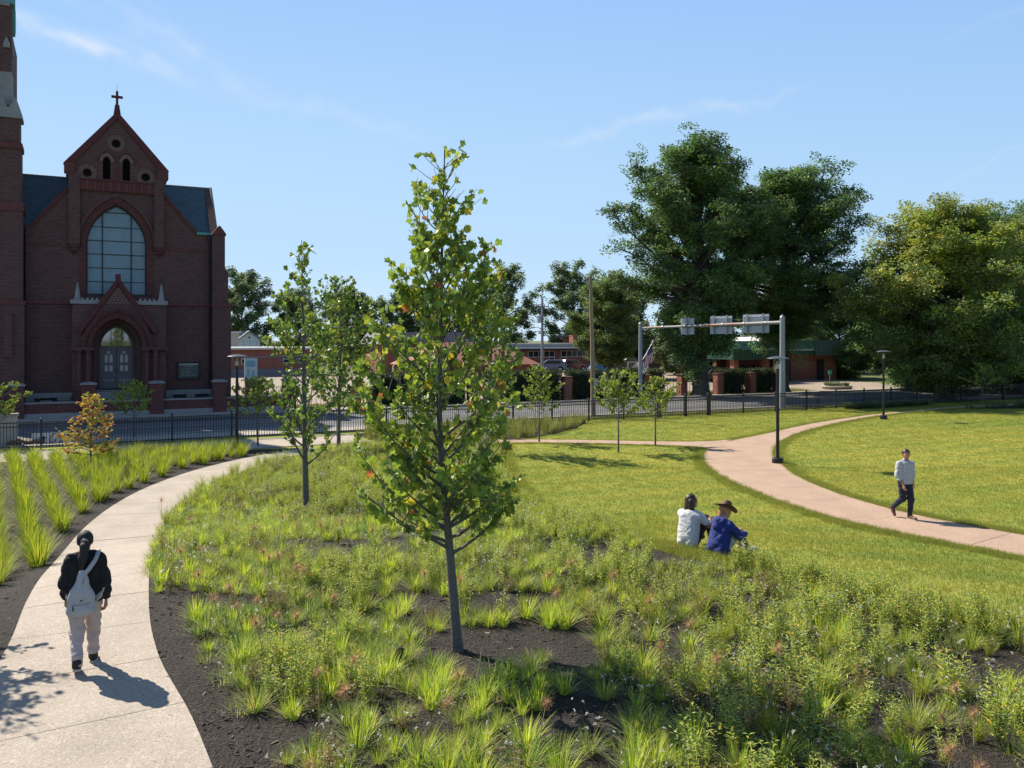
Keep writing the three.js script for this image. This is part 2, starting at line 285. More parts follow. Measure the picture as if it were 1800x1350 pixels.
// ---------------------------------------------------------------- ground, paths, beds, street
const pathLeftEdge = spline([[-4.6, 4.6], [-5.15, 7.4], [-6.0, 10.1], [-6.95, 12.2], [-8.3, 15.2], [-9.75, 18.9], [-10.6, 22.2], [-11.02, 25.4], [-10.95, 28.4], [-10.55, 30.6], [-10.0, 32.4], [-9.3, 33.9], [-8.6, 35.2]], 60);
const pathRightEdge = spline([[-0.9, 4.2], [-2.61, 7.41], [-3.25, 8.55], [-3.95, 9.65], [-4.6, 10.88], [-5.45, 12.8], [-6.75, 16.0], [-7.95, 19.2], [-8.75, 22.0], [-9.2, 25.0], [-9.25, 27.6], [-9.0, 29.8], [-8.5, 31.6], [-7.75, 33.2], [-6.9, 34.6]], 60);
const loopIn = spline([[13.2, 17.6], [11.71, 19.51], [10.98, 20.58], [10.23, 21.92], [9.61, 24.02], [9.32, 26.89], [9.62, 30.4], [10.41, 34.09], [12.01, 37.92], [14.62, 42.19], [19.15, 47.7], [23.19, 51.6], [27.44, 54.6], [31.0, 56.6], [36, 58.6]], 80);
const loopOut = spline([[11.7, 15.9], [10.54, 17.56], [9.86, 18.48], [9.1, 19.51], [8.35, 20.85], [7.75, 22.6], [7.25, 24.73], [6.95, 27.22], [6.96, 30.27], [7.42, 33.0], [8.2, 35.4], [9.9, 38.0], [12.05, 40.5], [15.5, 44.9], [19.6, 49.1], [23.9, 52.9], [28.26, 56.0], [31.2, 57.8], [35.4, 60.0]], 80);
const narrowLow = spline([[-0.7, 36.95], [1.23, 36.95], [3.67, 36.7], [6.0, 36.2], [7.3, 35.7], [8.0, 35.0]], 16), narrowUp = spline([[-0.9, 38.1], [1.3, 38.15], [3.8, 37.95], [6.2, 37.5], [8.2, 37.4], [9.9, 38.2]], 16);
const loopPoly = [...loopOut, ...[...loopIn].reverse()], pathPoly = [...pathLeftEdge, ...[...pathRightEdge].reverse()], narrowPoly = [...narrowLow, ...[...narrowUp].reverse()];
const lawnEdge = spline([[10.5, 5.5], [7.6, 8.9], [6.35, 10.58], [5.77, 11.09], [5.19, 11.8], [4.7, 12.7], [4.0, 13.6], [2.9, 14.5], [1.85, 16.7], [0.75, 21.0], [0.05, 24.7], [-0.5, 29.0], [-0.6, 33], [-0.7, 36.9]], 50);
const bedPoly = [...lawnEdge, [-3.0, 36.6], [-5.6, 36.0], ...[...pathRightEdge].reverse()];
const stripPoly = [[-75, 36.1], [11.5, 36.1], [11.5, 39.5], [-75, 39.5]].map(([u, v]) => [sx(u, v), sd(u, v)]);
const farBedPoly = [[-5.6, 36.0], [-3.0, 36.6], [-0.7, 36.95], [-0.9, 38.0], [0.2, 38.1], [1.7, 40.2], [3.2, 43.2], [sx(24.6, 39.6), sd(24.6, 39.6)], [sx(11.6, 39.6), sd(11.6, 39.6)], [sx(11.6, 36.1), sd(11.6, 36.1)]];
const leftBedPoly = [...pathLeftEdge, [sx(4.5, 36.05), sd(4.5, 36.05)], [sx(-14, 36.05), sd(-14, 36.05)], [-29, 20], [-20, 6], [-9, 4.6]];
const eastBedPoly = [[29.2, 55.2], [31.4, 56.4], [36.2, 58.4], [47, 60.5], [49, 58], [40, 56.6], [33.5, 55.6]];

// grass colour is patchy: drier and greener areas, and mowing passes
const turf = (x, d) => { const a = fbm(x * 0.22 + 5, d * 0.22, 4, 91), b = fbm(x * 1.1, d * 1.1 + 9, 3, 93), w = toV(x, d), mow = Math.sin((w + 0.6 * fbm(x * .1, d * .1, 2, 95)) * 2 * Math.PI / 1.7); return clamp(0.52 + 0.95 * (a - 0.5) + 0.35 * (b - 0.5) + 0.2 * mow); };
const turfColor = (t, r = 0.5) => { const k = 0.9 + 0.2 * r; return [lerp(0.17, 0.32, t) * k, lerp(0.24, 0.31, t) * k, lerp(0.026, 0.038, t) * k]; };
{
  const pos = [], col = [], x0 = -34, x1 = 50, d0 = 2, d1 = 64, c = 0.35, nx = Math.round((x1 - x0) / c), nd = Math.round((d1 - d0) / c), idx = [], nor = [], uv = [];
  for (let j = 0; j <= nd; j++) for (let i = 0; i <= nx; i++) {
    const x = lerp(x0, x1, i / nx), d = lerp(d0, d1, j / nd), e = 0.1; pos.push(x, hill(x, d), -d); uv.push(x, -d);
    const n = V3(-(hill(x + e, d) - hill(x - e, d)) / (2 * e), 1, (hill(x, d + e) - hill(x, d - e)) / (2 * e)).normalize(); nor.push(n.x, n.y, n.z);
    const q = turfColor(turf(x, d)); col.push(q[0], q[1], q[2]);
    if (i < nx && j < nd) { const a = j * (nx + 1) + i; idx.push(a, a + 1, a + nx + 1, a + 1, a + nx + 2, a + nx + 1); }
  }
  const ring = (xa, xb, da, db) => { const o = pos.length / 3; for (const [x, d] of [[xa, da], [xb, da], [xb, db], [xa, db]]) { pos.push(x, 0, -d); uv.push(x, -d); nor.push(0, 1, 0); col.push(0.10, 0.125, 0.03); } idx.push(o, o + 1, o + 2, o, o + 2, o + 3); };
  const B = 3000; ring(-B, x0, -B, B); ring(x1, B, -B, B); ring(x0, x1, d1, B); ring(x0, x1, -B, d0);
  const g = new THREE.BufferGeometry(); g.setAttribute('position', new THREE.Float32BufferAttribute(pos, 3)); g.setAttribute('normal', new THREE.Float32BufferAttribute(nor, 3)); g.setAttribute('uv', new THREE.Float32BufferAttribute(uv, 2)); g.setAttribute('color', new THREE.Float32BufferAttribute(col, 3)); g.setIndex(idx); g.userData.ready = true;
  const gm = std({ vertexColors: true, roughness: 0.95, map: tex(512, (u, v) => { const k = 0.55 + 0.9 * fbm(u * 64, v * 64, 3, 97, 64); return [k, k, k * 0.9]; }, 1.3), bumpMap: tex(512, (u, v) => fbm(u * 90, v * 90, 2, 99, 90), 1.3, false), bumpScale: 0.02 });
  struct('ground', g, gm);
}
struct('planting_bed', drape(bedPoly, 0.25, 0.03, { rough: 0.05 }), mat.mulch);
struct('planting_bed', drape(leftBedPoly, 0.3, 0.026, { rough: 0.04 }), mat.mulch);
struct('planting_bed', drape(farBedPoly, 0.6, 0.026, { rough: 0.04 }), mat.mulch);
struct('planting_bed', drape(eastBedPoly, 1, 0.026, { rough: 0.04 }), mat.mulch);
// concrete walks: slabs with open joints
function walk(name, A, B, every, m, rough) {
  const g = new THREE.Group(); g.name = numbered(name); g.userData.kind = 'structure'; scene.add(g);
  const mid = A.map((a, i) => [(a[0] + B[i][0]) / 2, (a[1] + B[i][1]) / 2]), len = [0];
  for (let i = 1; i < mid.length; i++) len.push(len[i - 1] + Math.hypot(mid[i][0] - mid[i - 1][0], mid[i][1] - mid[i - 1][1]));
  const at = (L, E) => { let i = 1; while (i < len.length - 1 && len[i] < L) i++; const t = (L - len[i - 1]) / (len[i] - len[i - 1]); return [lerp(E[i - 1][0], E[i][0], t), lerp(E[i - 1][1], E[i][1], t)]; };
  const n = Math.round(len[len.length - 1] / every), gap = 0.006;
  for (let k = 0; k < n; k++) {
    const a = len[len.length - 1] * k / n + gap, b = len[len.length - 1] * (k + 1) / n - gap, left = [], right = [];
    for (let q = 0; q <= 4; q++) { left.push(at(lerp(a, b, q / 4), A)); right.push(at(lerp(a, b, q / 4), B)); }
    part('slab', drape([...left, ...right.reverse()], 0.25, 0.036 + 0.003 * hash2(k, 3, 8), { skirt: 0.09 }), m, g);
  }
  return g;
}
const nearestOn = (E, F) => E.map(([x, y]) => { let best = null, bd = 1e9; for (let i = 0; i < F.length - 1; i++) { const [ax, ay] = F[i], [bx, by] = F[i + 1], t = clamp(((x - ax) * (bx - ax) + (y - ay) * (by - ay)) / ((bx - ax) ** 2 + (by - ay) ** 2)), q = [lerp(ax, bx, t), lerp(ay, by, t)], dd = Math.hypot(q[0] - x, q[1] - y); if (dd < bd) { bd = dd; best = q; } } return best; });
walk('concrete_path', pathLeftEdge, nearestOn(pathLeftEdge, pathRightEdge), 1.45, mat.pathPale);
walk('concrete_path', nearestOn(loopIn, loopOut), loopIn, 2.6, mat.pathPink);
walk('concrete_path', narrowLow, narrowUp, 1.5, mat.pathPink);
{
  const g = new THREE.Group(); g.name = numbered('fence_walk'); g.userData.kind = 'structure'; scene.add(g);
  for (let u = -62; u < 11; u += 1.8) part('slab', slab(u + 0.006, Math.min(11.4, u + 1.8) - 0.006, -0.05, 0.034, -39.45, -36.15), mat.pathPale, g);
  g.rotation.y = TH;
}
{ // street: asphalt, kerbs, walks and verges, all in street axes
  const strip = (name, u0, u1, v0, v1, y0, y1, m) => { const o = struct(name, slab(u0, u1, y0, y1, -v1, -v0), m); o.rotation.y = TH; return o; };
  strip('road', -160, 260, 42.3, 52.5, -0.3, 0.006, mat.asphalt);
  for (const [u0, u1, v0, v1] of [[-40, 14, 46.6, 47.6], [-40, 120, 50.2, 52.45], [30, 90, 43, 45.2]]) strip('road_patch', u0, u1, v0, v1, -0.1, 0.010, mat.asphaltPatch);
  strip('road_line', -160, 260, 47.28, 47.38, 0, 0.014, mat.offWhite); strip('road_line', -160, 260, 44.0, 44.1, 0, 0.0145, mat.offWhite);
  strip('kerb', -160, 260, 42.0, 42.3, -0.2, 0.13, mat.concrete); strip('kerb', -160, 260, 52.5, 52.8, -0.2, 0.13, mat.concrete);
  strip('pavement', -160, 13, 40.5, 42.0, -0.2, 0.115, mat.concrete);
  strip('pavement', -160, 20, 52.8, 54.3, -0.2, 0.115, mat.concrete); strip('pavement', 20, 260, 53.6, 54.4, -0.2, 0.05, mat.concrete);
  strip('parking_lot', 9.4, 56, 58.5, 108, -0.2, 0.02, mat.lot); strip('parking_lot', 55.5, 74, 54.4, 108, -0.2, 0.024, mat.lot);
  strip('churchyard', -40, 9.3, 54.9, 90, -0.2, 0.03, mat.asphalt);
}
const bladeTri = (v, c, x, z, h, w, a, lx, lz, col) => { const dx = Math.cos(a) * w / 2, dz = Math.sin(a) * w / 2; v.push(x - dx, -0.01, z - dz, x + dx, -0.01, z + dz, x + lx, h, z + lz); for (let k = 0; k < 3; k++) c.push(...col); };
const lawnTest = (x, d) => toV(x, d) < 41.9 && !inside(loopPoly, x, d) && !inside(narrowPoly, x, d) && !inside(bedPoly, x, d) && !inside(farBedPoly, x, d) && !inside(eastBedPoly, x, d) && !inside(pathPoly, x, d) && !inside(stripPoly, x, d) && !inside(leftBedPoly, x, d) && !(toU(x, d) < 13 && toV(x, d) > 39);
{ // mown lawn
  const R = rng(401), variants = [0, 1, 2].map((q) => { const v = [], c = []; for (let i = 0; i < 70; i++) { const k = 0.75 + 0.5 * R(), s = R() < 0.08 ? [1.5, 1.15, 1.6] : [1, 1, 1]; bladeTri(v, c, (R() - 0.5) * 0.34, (R() - 0.5) * 0.34, 0.022 + 0.03 * R(), 0.006 + 0.004 * R(), R() * 6.3, (R() - 0.5) * 0.03, (R() - 0.5) * 0.03, s.map((z) => z * k)); } return merge(tris(v, c)); });
  const lists = [[], [], []];
  const fill = (x0, x1, d0, d1, st, sc) => { for (let x = x0; x < x1; x += st) for (let d = d0; d < d1; d += st) { const px = x + (R() - 0.5) * st, pd = d + (R() - 0.5) * st; if (Math.abs(px) > pd * 0.65 + 4 || !lawnTest(px, pd)) continue; const q = turfColor(turf(px, pd), R()); lists[Math.floor(R() * 3)].push({ p: P(px, pd), r: R() * 6.3, sv: V3(sc, 0.8 + 0.7 * R(), sc), c: lin(...q) }); } };
  fill(-2, 24, 6, 30, 0.2, 1); fill(-2, 44, 30, 62, 0.27, 1.2);
  // longer, uneven grass along the edges of walks and the bed
  const edge = (E, off, n, hh) => { for (let i = 0; i < n; i++) { const k = Math.floor(R() * (E.length - 1)), t = R(), x = lerp(E[k][0], E[k + 1][0], t), d = lerp(E[k][1], E[k + 1][1], t), nx = -(E[k + 1][1] - E[k][1]), nd = E[k + 1][0] - E[k][0], L = Math.hypot(nx, nd), o = off * (0.02 + Math.abs(R() - R()) * 0.5); const px = x + nx / L * o, pd = d + nd / L * o; if (lawnTest(px, pd)) lists[i % 3].push({ p: P(px, pd), r: R() * 6.3, sv: V3(0.8, hh * (1 + R()), 0.8), c: lin(...turfColor(0.3 + 0.4 * R(), R())) }); } };
  edge(loopOut, 1, 1600, 1.5); edge(loopOut, -1, 300, 1.5); edge(loopIn, -1, 1600, 1.5); edge(loopIn, 1, 300, 1.5); edge(lawnEdge, -1.5, 1400, 2); edge(lawnEdge, 1.5, 1400, 2); edge(narrowLow, -0.5, 250, 1.3); edge(narrowUp, 0.5, 250, 1.3);
  lists.forEach((l, i) => scatter('lawn', variants[i], mat.blade, l, ['mown yellow-green grass covering the open lawn', 'short grass blades of the mown park lawn', 'clipped lawn grass along the curving pink path'][i], 'grass'));
}
// ---------------------------------------------------------------- the church
// pointed arch outline: half width a, spring height s, apex height t, centre x
function arch(a, s, t, cx = 0, n = 10) {
  const r = t - s, R = (a * a + r * r) / (2 * a), pts = [];
  const a1 = Math.acos(clamp((R - a) / R, -1, 1));
  for (let i = 0; i <= n; i++) { const q = a1 * i / n; pts.push([cx + a - R + R * Math.cos(q), s + R * Math.sin(q)]); }
  for (let i = n - 1; i >= 0; i--) { const q = a1 * i / n; pts.push([cx - a + R - R * Math.cos(q), s + R * Math.sin(q)]); }
  return pts;                                                                 // from the right spring over the apex to the left spring
}
const archOpening = (a, y0, s, t, cx = 0) => [[cx - a, y0], [cx + a, y0], ...arch(a, s, t, cx)];
const archY = (a, s, t, x) => { const r = t - s, R = (a * a + r * r) / (2 * a), q = Math.abs(x) + R - a; return Math.abs(x) > a ? -1 : s + Math.sqrt(Math.max(0, R * R - q * q)); };
function archBand(ai, ao, s, ti, to, z0, z1, cx = 0) { return prism([...arch(ao, s, to, cx, 14), ...arch(ai, s, ti, cx, 14).reverse()], z0, z1); }
// radial bricks of an arch or ring, one thin block each, joined into one ring
function voussoirs(ai, ao, s, ti, to, z0, z1, n, cx = 0, gap = 0.28) {
  const I = arch(ai, s, ti, cx, 60), O = arch(ao, s, to, cx, 60), out = [], at = (A, t) => { const k = Math.min(A.length - 2, Math.floor(t * (A.length - 1))), f = t * (A.length - 1) - k; return [lerp(A[k][0], A[k + 1][0], f), lerp(A[k][1], A[k + 1][1], f)]; };
  for (let i = 0; i < n; i++) { const a = (i + gap / 2) / n, b = (i + 1 - gap / 2) / n; out.push(prism([at(I, a), at(O, a), at(O, b), at(I, b)], z0, z1)); }
  return out;
}
function ringBricks(r0, r1, cx, cy, z0, z1, n, gap = 0.25) { const out = []; for (let i = 0; i < n; i++) { const a = (i + gap / 2) / n * 6.2832, b = (i + 1 - gap / 2) / n * 6.2832; out.push(prism([[cx + r0 * Math.cos(a), cy + r0 * Math.sin(a)], [cx + r1 * Math.cos(a), cy + r1 * Math.sin(a)], [cx + r1 * Math.cos(b), cy + r1 * Math.sin(b)], [cx + r0 * Math.cos(b), cy + r0 * Math.sin(b)]], z0, z1)); } return out; }
const circlePts = (cx, cy, r, n = 24) => Array.from({ length: n }, (_, i) => [cx + r * Math.cos(i / n * 6.2832), cy + r * Math.sin(i / n * 6.2832)]);
{
  const C = thing('church', 'dark red brick gothic church with tall arched window and slate roof', 'church', S(2.0, 57.5), TH);
  // front wall with its raking shoulders, gable and openings; +z is towards the street
  const win = archOpening(1.675, 7.18, 10.23, 12.75), portal = archOpening(1.3, 1.45, 4.05, 5.75);
  const oc = [[-0.04, 16.47, 0.24], [-1.62, 14.55, 0.24], [1.62, 14.55, 0.24]], lanc = [[-0.56, 0.21, 14.25, 15.3, 15.62], [0.53, 0.21, 14.25, 15.3, 15.62]];
  const wall = [[-4.85, 0], [5.9, 0], [5.9, 11.25], [4.62, 11.25], [2.72, 13.5], [-2.66, 13.5], [-4.5, 11.25], [-4.85, 11.25]];
  part('link_wall', slab(-5.6, -4.84, 0, 11.2, -0.9, -0.5), mat.brick, C);
  part('front_wall', prism(wall, -0.45, 0, [win, portal]), mat.brick, C);
  part('gable_wall', prism([[-2.62, 13.5], [2.7, 13.5], [2.7, 14.9], [0.02, 18.2], [-2.62, 14.9]], -0.45, 0.12, [...oc.map(([x, y, r]) => circlePts(x, y, r)), ...lanc.map(([x, a, y0, s, t]) => archOpening(a, y0, s, t, x))]), mat.brick, C);
  // wide upper panel between the pilasters that carries the red band
  part('pilaster', slab(-2.62, -2.02, 10.25, 14.5, 0, 0.24), mat.brick, C); part('pilaster', slab(2.1, 2.68, 10.25, 14.5, 0, 0.24), mat.brick, C);
  for (const x of [-2.32, 2.39]) part('corbel', [slab(x - 0.27, x + 0.27, 10.03, 10.25, 0, 0.26), slab(x - 0.19, x + 0.19, 9.82, 10.03, 0, 0.18), new THREE.ConeGeometry(0.13, 0.3, 4).rotateX(Math.PI).translate(x, 9.68, 0.06)], mat.terra, C);
  part('terracotta_band', [slab(-2.0, 2.08, 13.52, 14.12, 0.121, 0.2), slab(-2.05, 2.12, 14.12, 14.2, 0.121, 0.26)], mat.terra, C);
  for (let i = 0; i < 9; i++) part('band_joint', slab(-1.62 + i * 0.43, -1.6 + i * 0.43, 13.54, 14.1, 0.2, 0.207), mat.mortarLine, C);
  // kneelers and coping of the gable
  for (const s of [-1, 1]) {
    part('kneeler', [slab(s < 0 ? -2.86 : 2.32, s < 0 ? -2.28 : 2.92, 14.5, 15.05, -0.5, 0.3), slab(s < 0 ? -2.76 : 2.38, s < 0 ? -2.34 : 2.82, 14.3, 14.5, -0.5, 0.26)], mat.brickRed, C);
    part('gable_coping', prism(s < 0 ? [[-2.9, 15.02], [-2.5, 14.86], [0.02, 17.98], [0.02, 18.42]] : [[2.96, 15.02], [2.55, 14.86], [0.025, 17.98], [0.025, 18.42]], -0.5, 0.24), mat.terra, C);
    part('shoulder_coping', prism(s < 0 ? [[-4.62, 11.27], [-4.5, 11.12], [-2.6, 13.46], [-2.6, 13.72]] : [[4.74, 11.27], [4.6, 11.12], [2.7, 13.4], [2.7, 13.66]], -0.5, 0.08), mat.terra, C);
  }
  for (const [x, y, r] of oc) { part('oculus_ring', ringBricks(r + 0.03, r + 0.27, x, y, 0.12, 0.16, 26), mat.brickLight, C); part('oculus_pane', new THREE.CircleGeometry(r + 0.02, 20).translate(x, y, -0.25), mat.dark, C); }
  for (const [x, a, y0, s, t] of lanc) {
    const L = part('lancet_frame', [archBand(a + 0.02, a + 0.2, s, t + 0.02, t + 0.24, 0.12, 0.17, x)], mat.brickLight, C, 'pale brick arch over louvred lancet opening');
    part('hood_mould', archBand(a + 0.27, a + 0.35, s, t + 0.32, t + 0.42, 0.12, 0.21, x), mat.brickRed, C);
    for (let k = 0; k < 9; k++) part('louvre', box(a * 2, 0.02, 0.2).rotateX(0.6).translate(x, y0 + 0.07 + k * 0.14, -0.05), mat.black, L);
    part('backing', slab(x - a - 0.02, x + a + 0.02, y0 - 0.02, t, -0.35, -0.3), mat.dark, L);
  }
  part('gable_ornament', [prism([[-0.14, 14.2], [0.16, 14.2], [0.16, 14.55], [0.01, 15.05], [-0.14, 14.55]], 0.12, 0.22)], mat.terra, C);
  // cross on the apex
  const X = part('cross', [prism([[-0.18, 18.28], [0.22, 18.28], [0.14, 18.85], [-0.1, 18.85]], -0.3, 0.1), slab(-0.05, 0.09, 18.85, 19.72, -0.17, -0.03), slab(-0.3, 0.34, 19.3, 19.44, -0.165, -0.035)], mat.terra, C, 'stone cross standing on the gable apex');
  part('lightning_rod', bar(V3(0.02, 19.7, -0.1), V3(0.02, 20.15, -0.1), 0.008), mat.black, X);
  // great window: frame, bars, one pane for each field, radial brick surround
  const W = part('great_window', [archBand(1.60, 1.69, 10.23, 12.64, 12.77, -0.34, -0.2), slab(-1.69, -1.6, 7.18, 10.23, -0.34, -0.2), slab(1.6, 1.69, 7.18, 10.23, -0.34, -0.2), slab(-1.6, 1.6, 7.18, 7.3, -0.34, -0.2)], mat.black, C, 'tall pointed window with frosted glazing coloured blue grey for sky reflection');
  const xs = [-1.64, -0.79, 0.82, 1.64], ys = [7.24, 8.04, 8.88, 9.71, 10.54, 11.37, 12.27, 12.75];
  for (const x of [-0.79, 0.82]) part('mullion', slab(x - 0.03, x + 0.03, 7.3, archY(1.62, 10.23, 12.66, x), -0.33, -0.22), mat.black, W);
  for (const y of ys.slice(1, -1)) { let h = 1.62; while (h > 0 && archY(1.62, 10.23, 12.66, h) < y) h -= 0.02; part('glazing_bar', slab(-h, h, y - 0.02, y + 0.02, -0.325, -0.23), mat.black, W); }
  for (let c = 0; c < 3; c++) for (let r = 0; r < 7; r++) {
    const top = [], x0 = xs[c], x1 = xs[c + 1]; for (let k = 0; k <= 14; k++) { const x = lerp(x0, x1, k / 14), y = Math.min(ys[r + 1], x > -1.64 && x < 1.64 ? archY(1.66, 10.23, 12.7, x) : 10.2); if (y > ys[r]) top.push([x, y]); }
    if (top.length < 2) continue;
    const pn = part('pane', new THREE.ShapeGeometry(shapeOf([[top[0][0], ys[r]], [top[top.length - 1][0], ys[r]], ...top.reverse()])).rotateX((hash2(c, r, 4) - 0.5) * 0.004).translate(0, 0, -0.28), mat.frostSkyTint, W);
  }
  part('window_surround', [voussoirs(1.70, 2.02, 10.23, 12.79, 13.2, 0, 0.06, 74), ...[0, 1].map((s) => { const o = []; for (let i = 0; i < 36; i++) o.push(slab(s ? 1.7 : -2.02, s ? 2.02 : -1.7, 7.2 + i * 0.084, 7.2 + i * 0.084 + 0.07, 0, 0.05)); return o; })], mat.brickRed, C, 'ring of radial red bricks around the great window');
  part('hood_mould', archBand(2.06, 2.2, 10.23, 13.24, 13.44, 0, 0.14), mat.brick, C);
  part('keystone', prism([[-0.2, 12.82], [0.22, 12.82], [0.3, 13.3], [0.01, 13.52], [-0.28, 13.3]], 0, 0.1), mat.terra, C);
  // string courses and plinth
  for (const q of [[2.75, 5.5], [-4.85, -2.42]]) { part('string_course', slab(q[0], q[1], 6.62, 6.84, 0, 0.1), mat.brickRed, C); part('plinth', slab(q[0], q[1], 0, 0.55, 0, 0.14), mat.stone, C); part('plinth_course', slab(q[0], q[1], 1.05, 1.34, 0, 0.16), mat.stone, C); }
  for (const q of [[3.0, 5.3], [-4.6, -3.0]]) part('brick_band', slab(q[0], q[1], 10.1, 10.22, 0, 0.05), mat.brickRed, C);
  for (const [a, b] of [[2.75, 3.2], [4.0, 4.5], [5.3, 5.88], [-4.85, -4.4], [-3.2, -2.5]]) part('plinth_block', slab(a, b, 0.55, 1.05, 0, 0.14), mat.stone, C);
  for (const [a, b] of [[3.2, 4.0], [4.5, 5.3], [-4.4, -3.2]]) part('vent_opening', slab(a, b, 0.55, 1.05, 0.01, 0.03), mat.dark, C);
  // right corner buttress and rainwater pipe
  part('buttress', [slab(5.5, 6.6, 0, 6.6, 0, 0.75), slab(5.5, 6.45, 6.85, 8.8, 0, 0.62), prism([[5.5, 8.8], [6.45, 8.8], [6.25, 9.1], [5.5, 9.1]], 0, 0.6), slab(5.5, 6.27, 9.1, 11.15, 0, 0.5)], mat.brick, C);
  part('buttress_band', slab(5.46, 6.66, 6.6, 6.85, -0.1, 0.82), mat.brickRed, C); part('buttress_cap', [prism([[5.42, 11.15], [6.34, 11.15], [6.32, 11.28], [5.98, 11.75], [5.88, 11.75], [5.5, 11.28]], -0.1, 0.56)], mat.brickRed, C);
  part('rain_pipe', [bar(V3(5.38, 0.3, 0.1), V3(5.38, 11.0, 0.1), 0.055), slab(5.27, 5.49, 10.9, 11.2, 0.02, 0.2)], mat.black, C);
  // body and roofs
  part('side_wall', [slab(5.4, 5.9, 0, 11.2, -6.9, -0.45), slab(-4.85, 5.9, 0, 11.2, -7.3, -6.9), prism([[0, 0], [-6.9, 0], [-3.45, 3.55]], 0, 0.4).rotateY(-Math.PI / 2).translate(5.9, 11.2, 0)], mat.brick, C);
  // ridge along the street: local z from the eaves (0) back to the ridge (-3.46)
  const roofSide = (z0, y0, z1, y1, x0, x1, t = 0.12) => { const v = [[x0, y0, z0], [x1, y0, z0], [x1, y1, z1], [x0, y1, z1]], top = v.map(([x, y, z]) => [x, y + t, z]), q = (a, b, c, d) => [...a, ...b, ...c, ...a, ...c, ...d]; return tris([...q(...top), ...q(v[3], v[2], v[1], v[0]), ...q(v[0], v[1], top[1], top[0]), ...q(v[1], v[2], top[2], top[1]), ...q(v[2], v[3], top[3], top[2]), ...q(v[3], v[0], top[0], top[3])]); };
  const RF = part('roof', [roofSide(-0.4, 11.15, -3.46, 14.62, -6.2, 5.86), roofSide(-3.46, 14.62, -7.3, 11.1, -6.2, 5.86)], mat.slate, C, 'blue grey slate roof with ridge along the street');
  part('ridge_cap', bar(V3(-6.2, 14.76, -3.46), V3(5.9, 14.76, -3.46), 0.05), mat.roofGrey, RF);
  part('verge', [bar(V3(5.9, 14.78, -3.46), V3(5.9, 11.2, -0.35), 0.09), bar(V3(5.9, 14.78, -3.46), V3(5.9, 11.2, -7.2), 0.09)], mat.stone, RF);
  part('gutter', [slab(4.62, 5.5, 11.18, 11.32, -0.02, 0.12)], mat.copper, C);
  const gr = (s) => { const v = [[s * 2.72, 15.0], [0, 18.28], [0, 18.12], [s * 2.6, 14.9]]; return prism(s > 0 ? v : v.map(([x, y]) => [x, y]).reverse(), -7.2, -0.5); };
  part('gable_roof', [gr(1), gr(-1)], mat.slate, C); part('gable_side', slab(2.3, 2.66, 13.0, 14.95, -7.2, -0.45), mat.brick, C); part('gable_side', slab(-2.58, -2.2, 13.0, 14.95, -7.2, -0.45), mat.brick, C);
  // porch
  const po = 1.0;                                                             // how far it stands out
  const porchOpen = archOpening(1.36, 0, 4.05, 5.76);
  part('porch_wall', [prism([[-2.42, 0], [-1.36, 0], ...arch(1.36, 4.05, 5.76).reverse(), [1.36, 0], [2.72, 0], [2.72, 6.62], [-2.42, 6.62]], 0.002, po)], mat.brick, C);
  part('porch_gable', prism([[-1.95, 4.9], ...arch(1.98, 4.05, 6.4).slice(4, -4).reverse().filter(([x, y]) => y > 4.95), [2.02, 4.9], [2.1, 5.05], [0.03, 8.1], [-2.02, 5.05]], po, po + 0.22), mat.brick, C);
  part('porch_coping', [prism([[-2.16, 5.0], [-1.98, 4.86], [0.03, 7.86], [0.03, 8.26]], po, po + 0.34), prism([[2.24, 5.0], [2.06, 4.86], [0.035, 7.86], [0.035, 8.26]], po, po + 0.34), slab(-0.12, 0.18, 8.1, 8.42, po + 0.05, po + 0.3), prism([[-1.9, 5.2], [0.03, 8.05], [1.96, 5.2], [1.7, 5.2], [0.03, 7.7], [-1.64, 5.2]], -0.1, po)], mat.terra, C);
  part('porch_arch', [voussoirs(1.40, 1.68, 4.05, 5.8, 6.12, po, po + 0.3, 56), voussoirs(1.70, 1.96, 4.05, 6.14, 6.42, po, po + 0.36, 62)], mat.brickRed, C, 'double ring of radial bricks over the church door');
  part('porch_soffit', archBand(1.36, 1.5, 4.05, 5.76, 5.92, 0.01, po + 0.02), mat.brickRed, C);
  { const T = []; for (let r = 0; r < 6; r++) for (let k = -r; k <= r; k++) if ((k + r) % 2 === 0) T.push(slab(0.03 + k * 0.105 - 0.08, 0.03 + k * 0.105 + 0.08, 7.5 - r * 0.16 - 0.06, 7.5 - r * 0.16 + 0.06, po + 0.22, po + 0.26)); part('chequer_work', T, mat.brickLight, C); }
  part('porch_ledge', [slab(-2.52, 2.82, 6.62, 6.86, -0.02, po + 0.12)], mat.stone, C);
  for (let k = 0; k < 5; k++) for (const s of [-1, 1]) part('ledge_block', slab((s < 0 ? -2.2 : 1.2) + k * 0.26, (s < 0 ? -2.2 : 1.2) + k * 0.26 + 0.13, 6.86, 6.98, po - 0.14, po + 0.06), mat.stone, C);
  for (const x of [-2.14, 2.46]) part('obelisk', [cyl(0.27, 0.22, 0.1, x, 6.86, po - 0.12, 4).rotateY(0), new THREE.CylinderGeometry(0.06, 0.24, 0.86, 4).rotateY(Math.PI / 4).translate(0, 0, 0).translate(x, 7.36, po - 0.12), new THREE.ConeGeometry(0.09, 0.14, 4).rotateY(Math.PI / 4).translate(x, 7.85, po - 0.12)], mat.stone, C);
  part('impost', slab(-2.5, -1.26, 3.88, 4.05, 0.1, po + 0.42), mat.brickRed, C); part('impost', slab(1.3, 2.8, 3.88, 4.05, 0.1, po + 0.42), mat.brickRed, C);
